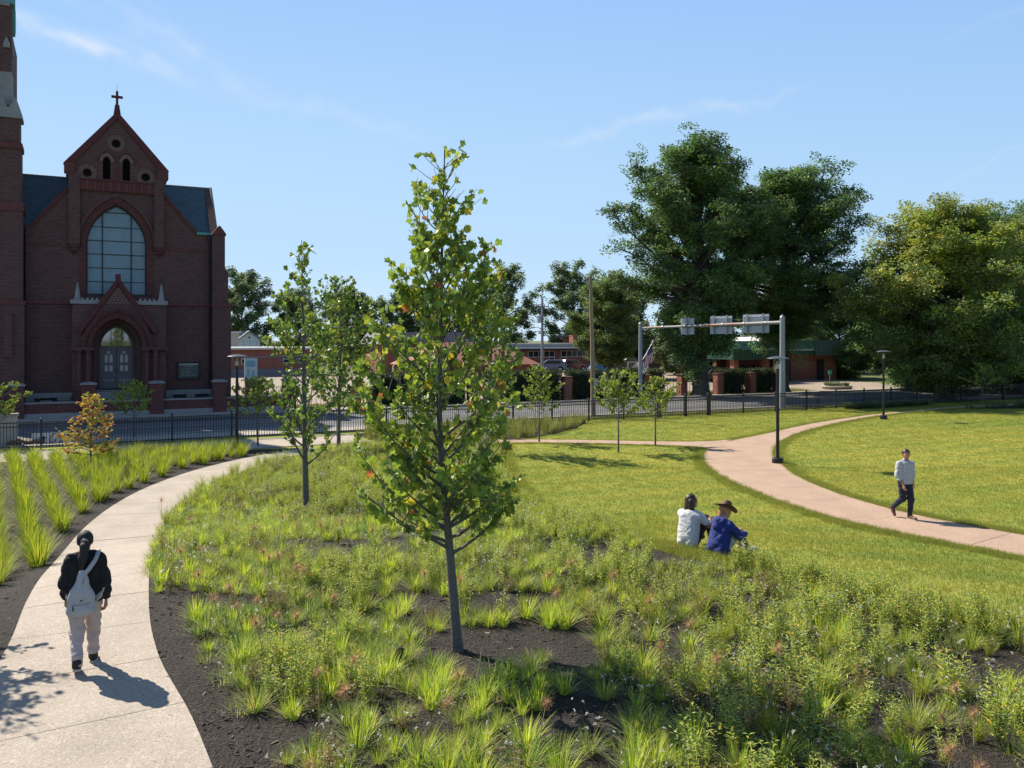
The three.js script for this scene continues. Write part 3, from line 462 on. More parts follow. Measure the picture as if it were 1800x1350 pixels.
  for (const x of [-2.05, -1.58, 1.62, 2.1]) part('column', [cyl(0.13, 0.13, 2.75, x, 1.13, po + 0.2), cyl(0.22, 0.18, 0.25, x, 0.9, po + 0.2), cyl(0.13, 0.22, 0.2, x, 3.68, po + 0.2)], mat.brickRed, C);
  part('porch_plinth', slab(-2.5, -1.3, 0, 0.95, po, po + 0.42), mat.brick, C); part('porch_plinth', slab(1.34, 2.8, 0, 0.95, po, po + 0.42), mat.brick, C);
  part('door_jamb', [slab(-1.36, -0.95, 1.45, 4.05, -0.4, 0.0), slab(0.92, 1.36, 1.45, 4.05, -0.4, 0.0), archBand(0.92, 1.38, 4.05, 5.36, 5.78, -0.4, -0.02), slab(-1.32, -1.1, 1.45, 4.05, 0.01, 0.35), slab(1.1, 1.34, 1.45, 4.05, 0.01, 0.35), archBand(1.1, 1.34, 4.05, 5.52, 5.76, 0.01, 0.35)], mat.brick, C);
  const D = part('door_frame', [slab(-0.96, -0.86, 1.5, 4.1, -0.42, -0.3), slab(0.83, 0.93, 1.5, 4.1, -0.42, -0.3), slab(-0.86, 0.83, 4.0, 4.12, -0.42, -0.3), archBand(0.84, 0.95, 4.1, 5.24, 5.38, -0.42, -0.3, -0.015)], mat.doorGrey, C);
  for (const s of [-1, 1]) {
    const x0 = s < 0 ? -0.86 : 0.0, x1 = s < 0 ? -0.02 : 0.83, cx = (x0 + x1) / 2;
    const L = part('door', [slab(x0, x1, 1.5, 4.0, -0.4, -0.34), slab(x0 + 0.12, x1 - 0.12, 3.9, 3.95, -0.34, -0.325), slab(x0 + 0.1, x1 - 0.1, 2.42, 2.52, -0.34, -0.31), slab(x0 + 0.1, x1 - 0.1, 3.02, 3.07, -0.34, -0.32)], mat.doorGrey, D, 'grey panelled door leaf with pale inset panels');
    part('door_panel', prism(circlePts(cx, 3.72, 0.085, 16), -0.34, -0.325), mat.doorPanel, L);
    for (const q of [-0.13, 0.13]) { part('door_panel', prism(archOpening(0.085, 3.1, 3.48, 3.6, cx + q), -0.34, -0.325), mat.doorPanel, L); part('door_panel', slab(cx + q - 0.085, cx + q + 0.085, 2.56, 2.92, -0.34, -0.325), mat.doorPanel, L); }
    for (const q of [-0.2, 0, 0.2]) part('door_tracery', prism(circlePts(cx + q, 2.0, 0.08, 8), -0.34, -0.325), mat.stone, L);
    part('door_handle', slab(s < 0 ? -0.1 : 0.06, s < 0 ? -0.07 : 0.09, 2.45, 2.75, -0.34, -0.28), mat.black, L);
  }
  const F = part('fanlight', [slab(-0.33, -0.29, 4.12, 5.12, -0.41, -0.33), slab(0.27, 0.31, 4.12, 5.12, -0.41, -0.33)], mat.doorGrey, C);
  for (const [a, b] of [[-0.85, -0.31], [-0.31, 0.29], [0.29, 0.82]]) { const top = []; for (let k = 0; k <= 10; k++) { const x = lerp(a, b, k / 10); top.push([x, Math.max(4.13, archY(0.86, 4.1, 5.28, x + 0.015))]); } part('pane', new THREE.ShapeGeometry(shapeOf([[a, 4.12], [b, 4.12], ...top.reverse()])).translate(0, 0, -0.38), mat.fanGlass ??= new THREE.MeshPhysicalMaterial({ color: lin(0.02, 0.022, 0.024), roughness: 0.03, metalness: 0.0, ior: 2.6, side: THREE.DoubleSide }), F); }
  // steps
  for (let k = 0; k < 9; k++) part('step', slab(-1.34, 1.38, 0.0, 1.45 - k * 0.16, (k ? po - 0.35 + (k - 1) * 0.26 : -0.45) , k ? po - 0.35 + k * 0.26 : po - 0.35), mat.stone, C);
  // tower at the left: shaft, corner buttress with stone gablets, pinnacle and copper roof
  const T = part('tower', [slab(-10.4, -5.6, 0, 22.6, -5.5, 0.1), slab(-10.7, -5.3, 0, 11.6, -5.6, 0.3)], mat.brick, C, 'square brick bell tower at the church corner');
  part('corner_buttress', [slab(-6.5, -4.87, 0, 6.5, -1.0, 1.0), slab(-6.45, -4.95, 6.75, 11.9, -1.0, 0.9), slab(-6.35, -5.05, 12.4, 15.5, -1.0, 0.8), slab(-6.3, -5.12, 15.8, 17.25, -1.0, 0.75), slab(-5.9, -5.45, 3.5, 6.0, 1.0, 1.12)], mat.brick, T);
  for (const q of [[-6.55, -4.82, 6.5, 6.75, 1.06], [-6.5, -4.9, 11.9, 12.4, 0.96], [-6.42, -4.97, 15.5, 15.8, 0.92]]) part('buttress_band', slab(q[0], q[1], q[2], q[3], -1.0, q[4]), mat.brickRed, T);
  part('stone_gablet', [prism([[-6.45, 17.25], [-4.98, 17.25], [-4.98, 17.45], [-5.2, 18.15], [-5.35, 18.45], [-5.5, 18.05], [-5.7, 17.8], [-5.95, 18.45], [-6.45, 17.5]], -0.9, 0.85), slab(-6.35, -5.52, 18.0, 19.9, -0.75, 0.6)], mat.stone, T, 'weathered pale stone gablets capping the buttress');
  part('pinnacle', [slab(-6.3, -5.53, 19.9, 23.9, -0.7, 0.55)], mat.brick, T);
  part('pinnacle_gablet', [prism([[-5.95, 21.3], [-5.6, 21.3], [-5.6, 21.5], [-5.78, 21.95], [-5.95, 21.5]], 0.55, 0.68), slab(-6.1, -5.62, 23.7, 23.95, 0.5, 0.65), slab(-5.55, -5.44, 20.95, 21.7, -0.2, 0.3)], mat.stone, T);
  part('tower_roof', [new THREE.ConeGeometry(0.78, 2.4, 4).rotateY(Math.PI / 4).translate(-5.95, 25.1, -0.1), slab(-6.4, -5.4, 22.6, 23.9, -0.95, -0.2), slab(-5.62, -5.42, 22.4, 26, -0.85, -0.25), new THREE.ConeGeometry(3.4, 6, 4).rotateY(Math.PI / 4).translate(-8, 25.6, -2.7)], mat.copper, T, 'green copper tower roof');
}
{ // notice board on the wall: pale heading strip and lines of small, unreadable lettering
  const N = thing('notice_board', 'dark glazed notice board with rows of white letters on church wall', 'notice board', S(2.0, 57.5), TH);
  part('frame', [slab(3.46, 4.8, 2.0, 2.1, 0.002, 0.14), slab(3.46, 4.8, 3.0, 3.08, 0.002, 0.14), slab(3.46, 3.54, 2.1, 3.0, 0.002, 0.14), slab(4.72, 4.8, 2.1, 3.0, 0.002, 0.14)], mat.black, N);
  part('board', slab(3.54, 4.72, 2.1, 3.0, 0.02, 0.08), plain(0.055, 0.066, 0.06, 0.5), N); part('heading', slab(3.56, 4.7, 2.9, 2.98, 0.08, 0.1), mat.offWhite, N);
  const R = rng(77), L = []; [[2.79, 3.85, 4.35, 0.05], [2.64, 3.7, 4.2, 0.04], [2.5, 3.7, 4.3, 0.045], [2.36, 3.7, 4.3, 0.045], [2.22, 3.7, 4.45, 0.055]].forEach(([y, a, b, h]) => { for (let x = a; x < b; x += 0.05) if (R() < 0.8) { const hh = h * (0.5 + 0.5 * R()); L.push(slab(x, x + 0.012, y, y + hh, 0.08, 0.086), slab(x + 0.012, x + 0.03, y + (R() < 0.5 ? 0 : hh * 0.5), y + (R() < 0.5 ? 0 : hh * 0.5) + 0.012, 0.08, 0.086)); } });
  part('lettering', L, plain(0.5, 0.48, 0.44, 0.7), N);
}
{ // churchyard wall with piers and iron railing along the street
  const W = thing('churchyard_wall', 'low dark brick churchyard wall with stone coping and tall piers', 'wall', S(2.0, 54.6), TH);
  const piers = [-5.15, -1.58, 2.03, 5.57, 9.8], ends = [-30, ...piers];
  for (let i = 0; i < piers.length; i++) { const x = piers[i]; part('pier', slab(x - 0.38, x + 0.38, 0, 1.92, -0.38, 0.38), mat.brickRed, W); part('pier_cap', [slab(x - 0.44, x + 0.44, 1.92, 2.0, -0.44, 0.44), prism([[x - 0.38, 2.0], [x + 0.38, 2.0], [x + 0.3, 2.06], [x - 0.3, 2.06]], -0.3, 0.3)], mat.stone, W); }
  ends.slice(0, -1).forEach((a, i) => { const x0 = a + 0.38, x1 = ends[i + 1] - 0.38; if (i === 0) return part('wall', [slab(-30, x1, 0, 0.93, -0.16, 0.16)], mat.brickRed, W);
    part('wall', slab(x0, x1, 0.36, 0.9, -0.16, 0.16), mat.brickRed, W); part('stone_base', slab(x0, x1, 0, 0.36, -0.2, 0.2), mat.stone, W); part('coping', slab(x0, x1, 0.9, 0.99, -0.21, 0.21), mat.stone, W);
    const r = []; for (let x = x0 + 0.07; x < x1; x += 0.125) r.push(box(0.014, 0.62, 0.014, x, 1.3, 0)); r.push(slab(x0, x1, 1.5, 1.53, -0.015, 0.015), slab(x0, x1, 1.03, 1.06, -0.015, 0.015)); const rl = part('railing', r, mat.ironFence, W); rl.userData.kind = 'stuff'; });
}
{ // white slatted box by the church base
  const B = thing('slatted_box', 'small white slatted box standing against the church base', 'box', S(2 - 3.78, 56.9), TH);
  part('frame', [slab(-0.3, 0.3, 0.35, 0.4, -0.2, 0.2), slab(-0.3, 0.3, 0.86, 0.92, -0.22, 0.22), slab(-0.29, -0.24, 0.0, 0.86, 0.14, 0.19), slab(0.24, 0.29, 0, 0.86, 0.14, 0.19), slab(-0.29, -0.24, 0.0, 0.86, -0.19, -0.14), slab(0.24, 0.29, 0, 0.86, -0.19, -0.14)], mat.offWhite, B);
  for (let k = 0; k < 7; k++) part('slat', slab(-0.24 + k * 0.072, -0.19 + k * 0.072, 0.4, 0.86, 0.12, 0.16), mat.offWhite, B);
}
// ---------------------------------------------------------------- fence along the street
function fenceRun(label, u0, u1, v, posts, heavy = []) {
  const F = thing('picket_fence', label, 'fence', S(u0, v), TH), L = u1 - u0;
  const pg = merge([slab(-0.011, 0.011, 0.07, 1.18, -0.011, 0.011)]), po = merge([slab(-0.035, 0.035, 0, 1.26, -0.035, 0.035), new THREE.ConeGeometry(0.06, 0.05, 4).rotateY(Math.PI / 4).translate(0, 1.285, 0)]), ph = merge([slab(-0.07, 0.07, 0, 1.3, -0.07, 0.07), new THREE.ConeGeometry(0.11, 0.07, 4).rotateY(Math.PI / 4).translate(0, 1.335, 0)]);
  pg.userData.ready = po.userData.ready = ph.userData.ready = true;
  const ps = [...posts, ...heavy];
  for (const u of posts) part('post', po, mat.ironFence, F).position.x = u - u0;
  for (const u of heavy) part('gate_post', ph, mat.ironFence, F).position.x = u - u0;
  for (const y of [0.12, 0.93, 1.1]) part('rail', slab(0, L, y, y + 0.035, -0.018, 0.018), mat.ironFence, F);
  for (let x = 0.06; x < L; x += 0.117) if (!ps.some((u) => Math.abs(u - u0 - x) < 0.06)) part('picket', pg, mat.ironFence, F).position.x = x;
}
const postsBetween = (a, b, st = 2.44) => { const n = Math.max(1, Math.round((b - a) / st)); return Array.from({ length: n + 1 }, (_, i) => lerp(a, b, i / n)); };
fenceRun('black metal picket fence in front of the church', -24, 8.6, 40, postsBetween(-24, 8.6));
fenceRun('black metal picket fence behind the young trees in mid picture', 8.72, 29.6, 40, postsBetween(8.72, 29.6));
fenceRun('black picket fence section with heavy gate posts beside small lawn tree', 29.79, 33.32, 40, [], [29.79, 31.63, 33.32]);
fenceRun('black metal picket fence behind the tall path lamp at right', 33.45, 51.65, 40, postsBetween(33.45, 51.65));
fenceRun('black metal picket fence under the big tree at far right', 54.2, 78, 40.2, postsBetween(54.2, 78), [61.4]);

// ---------------------------------------------------------------- path lamps
function pathLamp(label, x, d, turn = 0) {
  const L = thing('path_lamp', label, 'lamp', P(x, d), turn, 'black disc-topped path lamps');
  part('base', [new THREE.LatheGeometry([[0, 0], [0.2, 0], [0.205, 0.02], [0.2, 0.2], [0.18, 0.225], [0.06, 0.23]].map(([a, b]) => new THREE.Vector2(a, b)), 20)], mat.black, L);
  part('pole', [cyl(0.062, 0.055, 3.25, 0, 0.2, 0, 14)], mat.black, L);
  part('bracket', [0, 2.1, 4.2].map((a) => limb([V3(Math.cos(a) * 0.04, 3.4, Math.sin(a) * 0.04), V3(Math.cos(a) * 0.045, 3.56, Math.sin(a) * 0.045), V3(Math.cos(a) * 0.09, 3.68, Math.sin(a) * 0.09), V3(Math.cos(a) * 0.13, 3.8, Math.sin(a) * 0.13)], [0.016, 0.016, 0.014, 0.012], 6)), mat.black, L);
  part('bulb_housing', [cyl(0.06, 0.075, 0.16, 0, 3.45, 0, 14), cyl(0.05, 0.05, 0.12, 0, 3.6, 0, 14)], mat.offWhite, L);
  part('disc_shade', [new THREE.LatheGeometry([[0, 3.90], [0.12, 3.895], [0.28, 3.865], [0.38, 3.83], [0.40, 3.815], [0.38, 3.81], [0.2, 3.825], [0, 3.83]].map(([a, b]) => new THREE.Vector2(a, b)), 32)], std({ color: lin(0.075, 0.085, 0.09), roughness: 0.38, metalness: 0.3 }), L);
}
pathLamp('black path lamp with disc top beside the pale path near the church', -11.15, 34.6);
pathLamp('tall black path lamp at the bend of the pink path', 9.62, 30.9, 2.4);
pathLamp('black path lamp far down the pink path at right', 20.99, 48.21, 1.2);
pathLamp('black path lamp half hidden behind the big foreground tree', -1.47, 44.6, 0.5);

// ---------------------------------------------------------------- street furniture
{
  const G = thing('sign_gantry', 'grey metal sign gantry spanning the street with rust-streaked beam', 'gantry', S(0, 0));
  const A = S(38.03, 53.5), B = S(40.58, 41.4);
  part('post', [new THREE.CylinderGeometry(0.14, 0.18, 5.72, 10).translate(A.x, 2.86, A.z), cyl(0.34, 0.34, 0.06, A.x, 0, A.z)], mat.galv, G); part('post_cap', cyl(0.15, 0.06, 0.1, A.x, 5.72, A.z), mat.galv, G);
  part('post', [new THREE.CylinderGeometry(0.16, 0.2, 5.95, 10).translate(B.x, 2.975, B.z), cyl(0.36, 0.36, 0.06, B.x, 0, B.z)], mat.galv, G); part('post_cap', [cyl(0.17, 0.1, 0.1, B.x, 5.95, B.z), cyl(0.05, 0.02, 0.12, B.x, 6.05, B.z)], mat.galv, G);
  const a = V3(A.x, 5.38, A.z), b = V3(B.x, 5.62, B.z), m = a.clone().lerp(b, 0.5);
  part('beam', [bar(a, m, 0.08, 0.095, 12), bar(m, b, 0.095, 0.115, 12)], mat.rust, G);
  part('coupling', [0.18, 0.35, 0.5, 0.62, 0.76, 0.9].map((t) => bar(a.clone().lerp(b, t - 0.005), a.clone().lerp(b, t + 0.005), 0.13, 0.13, 12)), mat.galv, G);
  const dir = b.clone().sub(a).normalize(), n = V3(dir.z, 0, -dir.x).normalize(), turn = Math.atan2(-dir.z, dir.x);
  [[0.355, 1.2, 1.15, 'small'], [0.595, 1.85, 1.22, 'middle'], [0.825, 2.05, 1.22, 'large']].forEach(([t, w, h, q]) => {
    const c = a.clone().lerp(b, t), T = thing('overhead_sign', { small: 'smallest unpainted aluminium sign back on the gantry, nearest its far post', middle: 'middle one of the three aluminium sign backs on the gantry', large: 'widest aluminium sign back on the gantry, nearest the near post' }[q], 'sign', c, turn, 'sign backs on the gantry');
    const N = Math.round(h / 0.15);
    for (let k = 0; k < N; k++) part('plank', slab(-w / 2, w / 2, -h / 2 + k * h / N + 0.008, -h / 2 + (k + 1) * h / N - 0.008, -0.2, -0.18 - 0.006 * (k % 2)), mat.alu, T);
    for (let k = 0; k < N; k++) part('flange', slab(-w / 2, w / 2, -h / 2 + k * h / N - 0.008, -h / 2 + k * h / N + 0.008, -0.18, -0.12), mat.alu, T);
    for (const s of w > 1.5 ? [-0.3, 0.3] : [0]) part('bracket', slab(s * w - 0.05, s * w + 0.05, -h / 2 - 0.05, h / 2 + 0.06, -0.12, -0.06), mat.galv, T);
    part('face', slab(-w / 2 - 0.02, w / 2 + 0.02, -h / 2 - 0.02, h / 2 + 0.02, -0.225, -0.206), mat.greenMetal, T);
  });
}
{
  const U = thing('street_light', 'wooden street light pole with long curved arm behind the fence', 'street light', S(26.6, 42.1), TH);
  part('pole', limb([V3(0, 0, 0), V3(-0.06, 4, 0), V3(-0.2, 8.15, 0)], [0.155, 0.13, 0.095], 10), mat.poleWood, U);
  part('arm', limb([V3(-0.2, 7.3, 0), V3(-0.35, 7.75, 0), V3(-0.7, 8.25, 0), V3(-1.2, 8.55, 0), V3(-1.75, 8.66, 0)], [0.035, 0.035, 0.032, 0.03, 0.028], 7), mat.galv, U);
  part('lamp_head', [rbox(0.5, 0.12, 0.2, 0.05, -1.95, 8.64, 0)], mat.galv, U);
  const pb = part('meter_box', [rbox(0.22, 0.5, 0.16, 0.02, 0.05, 2.0, 0.22)], mat.galv, U); pb.userData.label = 'small grey box fixed to the pole';
}
{
  const U = thing('utility_pole', 'pale utility pole with transformer and lamp arm by the school', 'utility pole', S(48.3, 87.6), TH);
  part('pole', limb([V3(0, 0, 0), V3(0, 9.3, 0)], [0.19, 0.13], 9), mat.galv, U);
  part('transformer', [cyl(0.3, 0.3, 0.8, -0.5, 6.5, 0.2, 14), cyl(0.3, 0.12, 0.12, -0.5, 7.3, 0.2, 14)], mat.alu, U);
  part('lamp_arm', limb([V3(0, 5.6, 0), V3(-0.5, 5.95, 0), V3(-1.1, 5.95, 0)], [0.04, 0.035, 0.03], 6), mat.galv, U); part('lamp_head', rbox(0.6, 0.14, 0.24, 0.05, -1.3, 5.9, 0), mat.alu, U);
  part('crossarm', slab(-0.9, 0.9, 8.3, 8.42, -0.06, 0.06), mat.poleWood, U); part('insulator', [cyl(0.05, 0.05, 0.25, -0.8, 8.42, 0), cyl(0.05, 0.05, 0.25, 0.8, 8.42, 0), cyl(0.05, 0.05, 0.25, 0.3, 8.42, 0)], mat.offWhite, U);
}
{ // overhead wires
  const wire = (a, b, sag, label) => { const pts = [], n = 14; for (let i = 0; i <= n; i++) { const t = i / n; pts.push(a.clone().lerp(b, t).add(V3(0, -sag * 4 * t * (1 - t), 0))); } solo('overhead_wire', limb(pts, pts.map(() => 0.014), 4), mat.black, label, 'wire', 'overhead wires'); };
  wire(S(48.3, 87.6, 8.6), S(-14, 87.6, 8.9), 0.9, 'upper overhead wire from the utility pole towards the church'); wire(S(48.3, 87.6, 7.6), S(-14, 87.6, 7.0), 0.8, 'lower overhead wire from the utility pole towards the church'); wire(S(38.0, 53.5, 4.6), S(62, 80, 5.4), 0.5, 'thin wire from the gantry post to the far buildings');
}
{ // flag on the far gantry post
  const F = thing('flag', 'striped red and white flag with blue corner on slanted staff', 'flag', S(38.03, 53.9), TH);
  part('staff', [bar(V3(0.15, 2.45, 0), V3(1.45, 4.35, 0), 0.022), new THREE.SphereGeometry(0.06, 8, 6).translate(1.45, 4.37, 0)], mat.alu, F);
  // cloth hanging from the upper staff in folds: stripes run down its length
  const strip = (k, k2, y0, y1, mt) => { const v = [], at = (s, t) => { const ax = lerp(1.36, 0.72, s), ay = lerp(4.22, 3.28, s); return [ax - 0.02 + 0.10 * Math.sin(t * 3) * t - t * 0.12 * s, ay - t * (1.45 - 0.35 * s), 0.13 * Math.sin(s * 9 + t * 2.2) * (0.3 + t)]; }; const n = 4, m = 8; for (let i = 0; i < n; i++) for (let j = 0; j < m; j++) { const s0 = lerp(k, k2, i / n), s1 = lerp(k, k2, (i + 1) / n), t0 = lerp(y0, y1, j / m), t1 = lerp(y0, y1, (j + 1) / m); v.push(...at(s0, t0), ...at(s1, t0), ...at(s1, t1), ...at(s0, t0), ...at(s1, t1), ...at(s0, t1)); } return tris(v); };
  const red = plain(0.42, 0.03, 0.04, 0.8), wh = plain(0.7, 0.7, 0.7, 0.8), bl = plain(0.03, 0.04, 0.20, 0.8);
  for (let i = 0; i < 13; i++) part('stripe', strip(i / 13, (i + 1) / 13, i < 7 ? 0.42 : 0, 1, 0), i % 2 ? wh : red, F);
  part('canton', strip(0, 7 / 13, 0, 0.42), bl, F);
  const st = []; for (let i = 0; i < 4; i++) for (let j = 0; j < 4; j++) { const s = (i + 0.5) / 7.6, t = (j + 0.5) * 0.1, k = 0.012; st.push(strip(s - k, s + k, t - k, t + k)); } part('star', st, wh, F).position.z = 0.012;
}
// brick piers with railings and hedges across the street
const PIERS = [[16.32, 'nearest the churchyard wall'], [24.5, 'half hidden by the big tree crown'], [32.17, 'between two dark hedges'], [39.4, 'beside the far gantry post'], [42.84, 'left of the large tree trunk'], [46.5, 'right of the large tree trunk'], [50.0, 'between two hedges with pale green tops'], [53.2, 'behind the near gantry post']];
for (const [u, w] of PIERS) {
  const p = thing('brick_pier', `orange brick pier across the street, ${w}`, 'pier', S(u, 54.6), TH, 'brick piers across the street');
  part('shaft', slab(-0.3, 0.3, 0, 1.68, -0.3, 0.3), mat.brickOrange, p); part('cap', [slab(-0.36, 0.36, 1.68, 1.76, -0.36, 0.36)], mat.brickRed, p);
}
for (const [a, b, w] of [[12.2, 16, 'near the churchyard wall'], [39.8, 42.5, 'left of the large tree'], [43.2, 46.1, 'behind the large tree trunk'], [46.9, 49.6, 'right of the large tree']]) {
  const R = thing('iron_railing', `thin dark iron railing across the street ${w}`, 'railing', S(a, 54.7), TH);
  part('rail', [slab(0, b - a, 1.35, 1.39, -0.02, 0.02), slab(0, b - a, 0.15, 0.19, -0.02, 0.02)], mat.ironFence, R);
  const g = merge(slab(-0.012, 0.012, 0.05, 1.5, -0.012, 0.012)); g.userData.ready = true; for (let x = 0.15; x < b - a; x += 0.3) part('picket', g, mat.ironFence, R).position.x = x;
}
{ // chain-link gate of pale tubes by the school lot
  const c = S(45.5, 66), T = thing('tube_gate', 'pale grey tubular chain link gate at the car park', 'gate', c, TH);
  part('frame', [bar(V3(0, 0, 0), V3(0, 2.4, 0), 0.04), bar(V3(2.3, 0, 0), V3(2.3, 2.4, 0), 0.04), bar(V3(0, 2.4, 0), V3(2.3, 2.4, 0), 0.035), bar(V3(0, 1.3, 0), V3(2.3, 1.3, 0), 0.03), bar(V3(0, 0.15, 0), V3(2.3, 0.15, 0), 0.03), bar(V3(1.8, 0, 0), V3(1.8, 2.4, 0), 0.03)], mat.alu, T);
  const w = []; for (let k = -12; k < 24; k++) { w.push(bar(V3(Math.max(0, k * 0.1), Math.max(0.15, 0.15 - k * 0.1), 0), V3(Math.min(2.3, k * 0.1 + 2.25), Math.min(2.4, 0.15 + 2.3 - k * 0.1 > 2.4 ? 2.4 : 0.15 + 2.3 - k * 0.1), 0), 0.004, 0.004, 3)); } const mm = part('mesh', w, mat.alu, T); mm.userData.kind = 'stuff';
}
// beige wall end, painted board and rubble behind the fence at the left edge
{
  const w = thing('beige_wall', 'beige concrete wall end with capping at the left edge', 'wall', S(-12, 41.2), TH);
  part('wall', slab(0, 9.66, 0, 1.3, -0.15, 0.15), grainy(0.40, 0.35, 0.30, 52, 0.2, 2), w); part('capping', slab(-0.05, 9.7, 1.3, 1.42, -0.2, 0.2), mat.concrete, w);
  const b = thing('painted_board', 'white board painted with black marks and a red ring', 'board', S(-1.1, 41.1), TH);
  part('board', slab(-0.72, 0.5, 0.0, 0.56, -0.05, 0.05).rotateX(-0.25), mat.white, b);
  const k = plain(0.02, 0.02, 0.025), r = plain(0.25, 0.03, 0.03);
  const on = (g) => g.rotateX(-0.25);
  part('arrow_mark', on(merge([prism([[-0.32, 0.12], [-0.24, 0.12], [-0.24, 0.32], [-0.17, 0.32], [-0.28, 0.44], [-0.39, 0.32], [-0.32, 0.32]], 0.05, 0.056)])), k, b);
  part('letter_mark', on(merge([slab(-0.66, -0.63, 0.12, 0.4, 0.05, 0.056), slab(-0.6, -0.48, 0.27, 0.3, 0.05, 0.056), slab(-0.56, -0.53, 0.12, 0.42, 0.05, 0.056), slab(-0.5, -0.44, 0.12, 0.15, 0.05, 0.056), slab(-0.46, -0.43, 0.15, 0.4, 0.05, 0.056)])), k, b);
  part('ring_mark', on(merge([prism(circlePts(0.18, 0.28, 0.24, 28), 0.05, 0.056, [circlePts(0.18, 0.28, 0.2, 28).reverse()]), prism([[0.08, 0.14], [0.13, 0.14], [0.3, 0.4], [0.25, 0.42]], 0.05, 0.0555)])), r, b);
  const R = rng(5); const rub = []; for (let i = 0; i < 14; i++) rub.push(new THREE.DodecahedronGeometry(0.09 + 0.16 * R(), 0).scale(1.4, 0.6, 1).translate(-0.3 + 1.4 * (R() - 0.5), 0.08 + 0.06 * R(), (R() - 0.5) * 0.7));
  solo('rubble_heap', rub, grainy(0.20, 0.13, 0.09, 53, 0.5, 1), 'low heap of brown rubble beside the beige wall', 'rubble', null, S(-1.75, 41.35, 0.11), TH);
}
// ---------------------------------------------------------------- buildings across the street
function windowIn(parent, x0, x1, y0, y1, z, cols, rows, frame = mat.white) {
  const W = part('window', [slab(x0, x1, y0, y0 + 0.07, z, z + 0.06), slab(x0, x1, y1 - 0.07, y1, z, z + 0.06), ...Array.from({ length: cols + 1 }, (_, i) => { const x = lerp(x0, x1 - 0.07, i / cols); return slab(x, x + 0.07, y0, y1, z, z + 0.055); }), ...Array.from({ length: rows - 1 }, (_, i) => { const y = lerp(y0, y1, (i + 1) / rows); return slab(x0, x1, y - 0.035, y + 0.035, z, z + 0.05); })], frame, parent);
  for (let c = 0; c < cols; c++) for (let r = 0; r < rows; r++) part('pane', slab(lerp(x0, x1, c / cols) + 0.02, lerp(x0, x1, (c + 1) / cols) - 0.02, lerp(y0, y1, r / rows) + 0.02, lerp(y0, y1, (r + 1) / rows) - 0.02, z + 0.002, z + 0.02), mat.glassDark, W);
}
{ // school: long low wing with ribbon windows
  const B = thing('school_building', 'long low brick school with white ribbon windows and overhanging roof', 'building', S(69.9, 110.3), TH);
  part('wall', slab(-16, 0.2, 0, 3.0, -9, 0), mat.brickOrange, B); part('roof', [slab(-16.8, 1.0, 3.0, 3.3, -9.6, 0.9), prism([[-16.8, 3.3], [1.0, 3.3], [0, 3.95], [-15.8, 3.95]], -9, -2)], mat.roofGravel, B); part('fascia', slab(-16.8, 1.02, 2.96, 3.14, 0.9, 0.95), mat.dark, B);
  part('chimney', [slab(-2.1, -0.7, 3.3, 5.1, -4, -2.8), slab(-2.15, -0.65, 5.1, 5.2, -4.05, -2.75)], mat.brickOrange, B);
  windowIn(B, -5.9, -0.3, 1.9, 2.85, 0.002, 6, 1); windowIn(B, -5.9, -5.0, 0.3, 1.9, 0.002, 1, 3); windowIn(B, -1.2, -0.3, 0.3, 1.9, 0.002, 1, 3); windowIn(B, -11.5, -7.0, 1.9, 2.85, 0.002, 5, 1); windowIn(B, -8.0, -7.0, 0.3, 1.9, 0.002, 1, 3);
  part('wall_panel', slab(-5.0, -1.25, 0.05, 1.85, 0.01, 0.05), mat.brickOrange, B);
  const C = thing('school_block', 'taller brick school block with three small white windows', 'building', S(72.6, 114.6), TH);
  part('wall', slab(0, 15, 0, 5.0, -10, 0), mat.brickOrange, C); part('roof', slab(-0.6, 15.6, 5.0, 5.25, -10.6, 0.6), mat.roofGrey, C);
  for (const x of [0.9, 2.6, 4.9]) windowIn(C, x, x + 0.8, 2.9, 4.0, 0.002, 1, 1);
  part('door', slab(0.7, 1.9, 0, 2.2, 0.002, 0.05), mat.dark, C); part('brick_panel', slab(2.3, 5.8, 0.1, 2.7, 0.002, 0.4), mat.brickOrange, C); part('white_beam', slab(2.2, 4.4, 1.85, 1.95, 0.4, 0.44), mat.white, C);  // the panel is plain wall brick standing forward
}
{
  const B = thing('hipped_house', 'low brick house with orange shingle hip roof behind hedge', 'house', S(45.4, 83.5), TH);
  part('wall', slab(-14, -0.5, 0, 1.9, -7, 0), mat.brickOrange, B); const v = (a) => a; part('roof', (() => { const a = [-14.6, 1.8, 0.6], b = [0.1, 1.8, 0.6], c = [0.1, 1.8, -7.6], d = [-14.6, 1.8, -7.6], e = [-11, 4.2, -3.5], f = [-3.6, 4.2, -3.5]; return tris([...a, ...b, ...f, ...a, ...f, ...e, ...b, ...c, ...f, ...c, ...d, ...e, ...c, ...e, ...f, ...d, ...a, ...e, ...a, ...c, ...b, ...a, ...d, ...c]); })(), mat.roofShingle, B);
  const G = thing('grey_roof_house', 'house with broad grey roof seen behind the foreground tree', 'house', S(50.6, 108.9), TH);
  part('wall', slab(-15, 0, 0, 3.9, -8, 0), mat.brickOrange, G); part('roof', [prism([[-15.5, 3.9], [0.5, 3.9], [-0.7, 5.5], [-14.3, 5.5]], -8.4, 0.4)], mat.roofGrey, G);
}
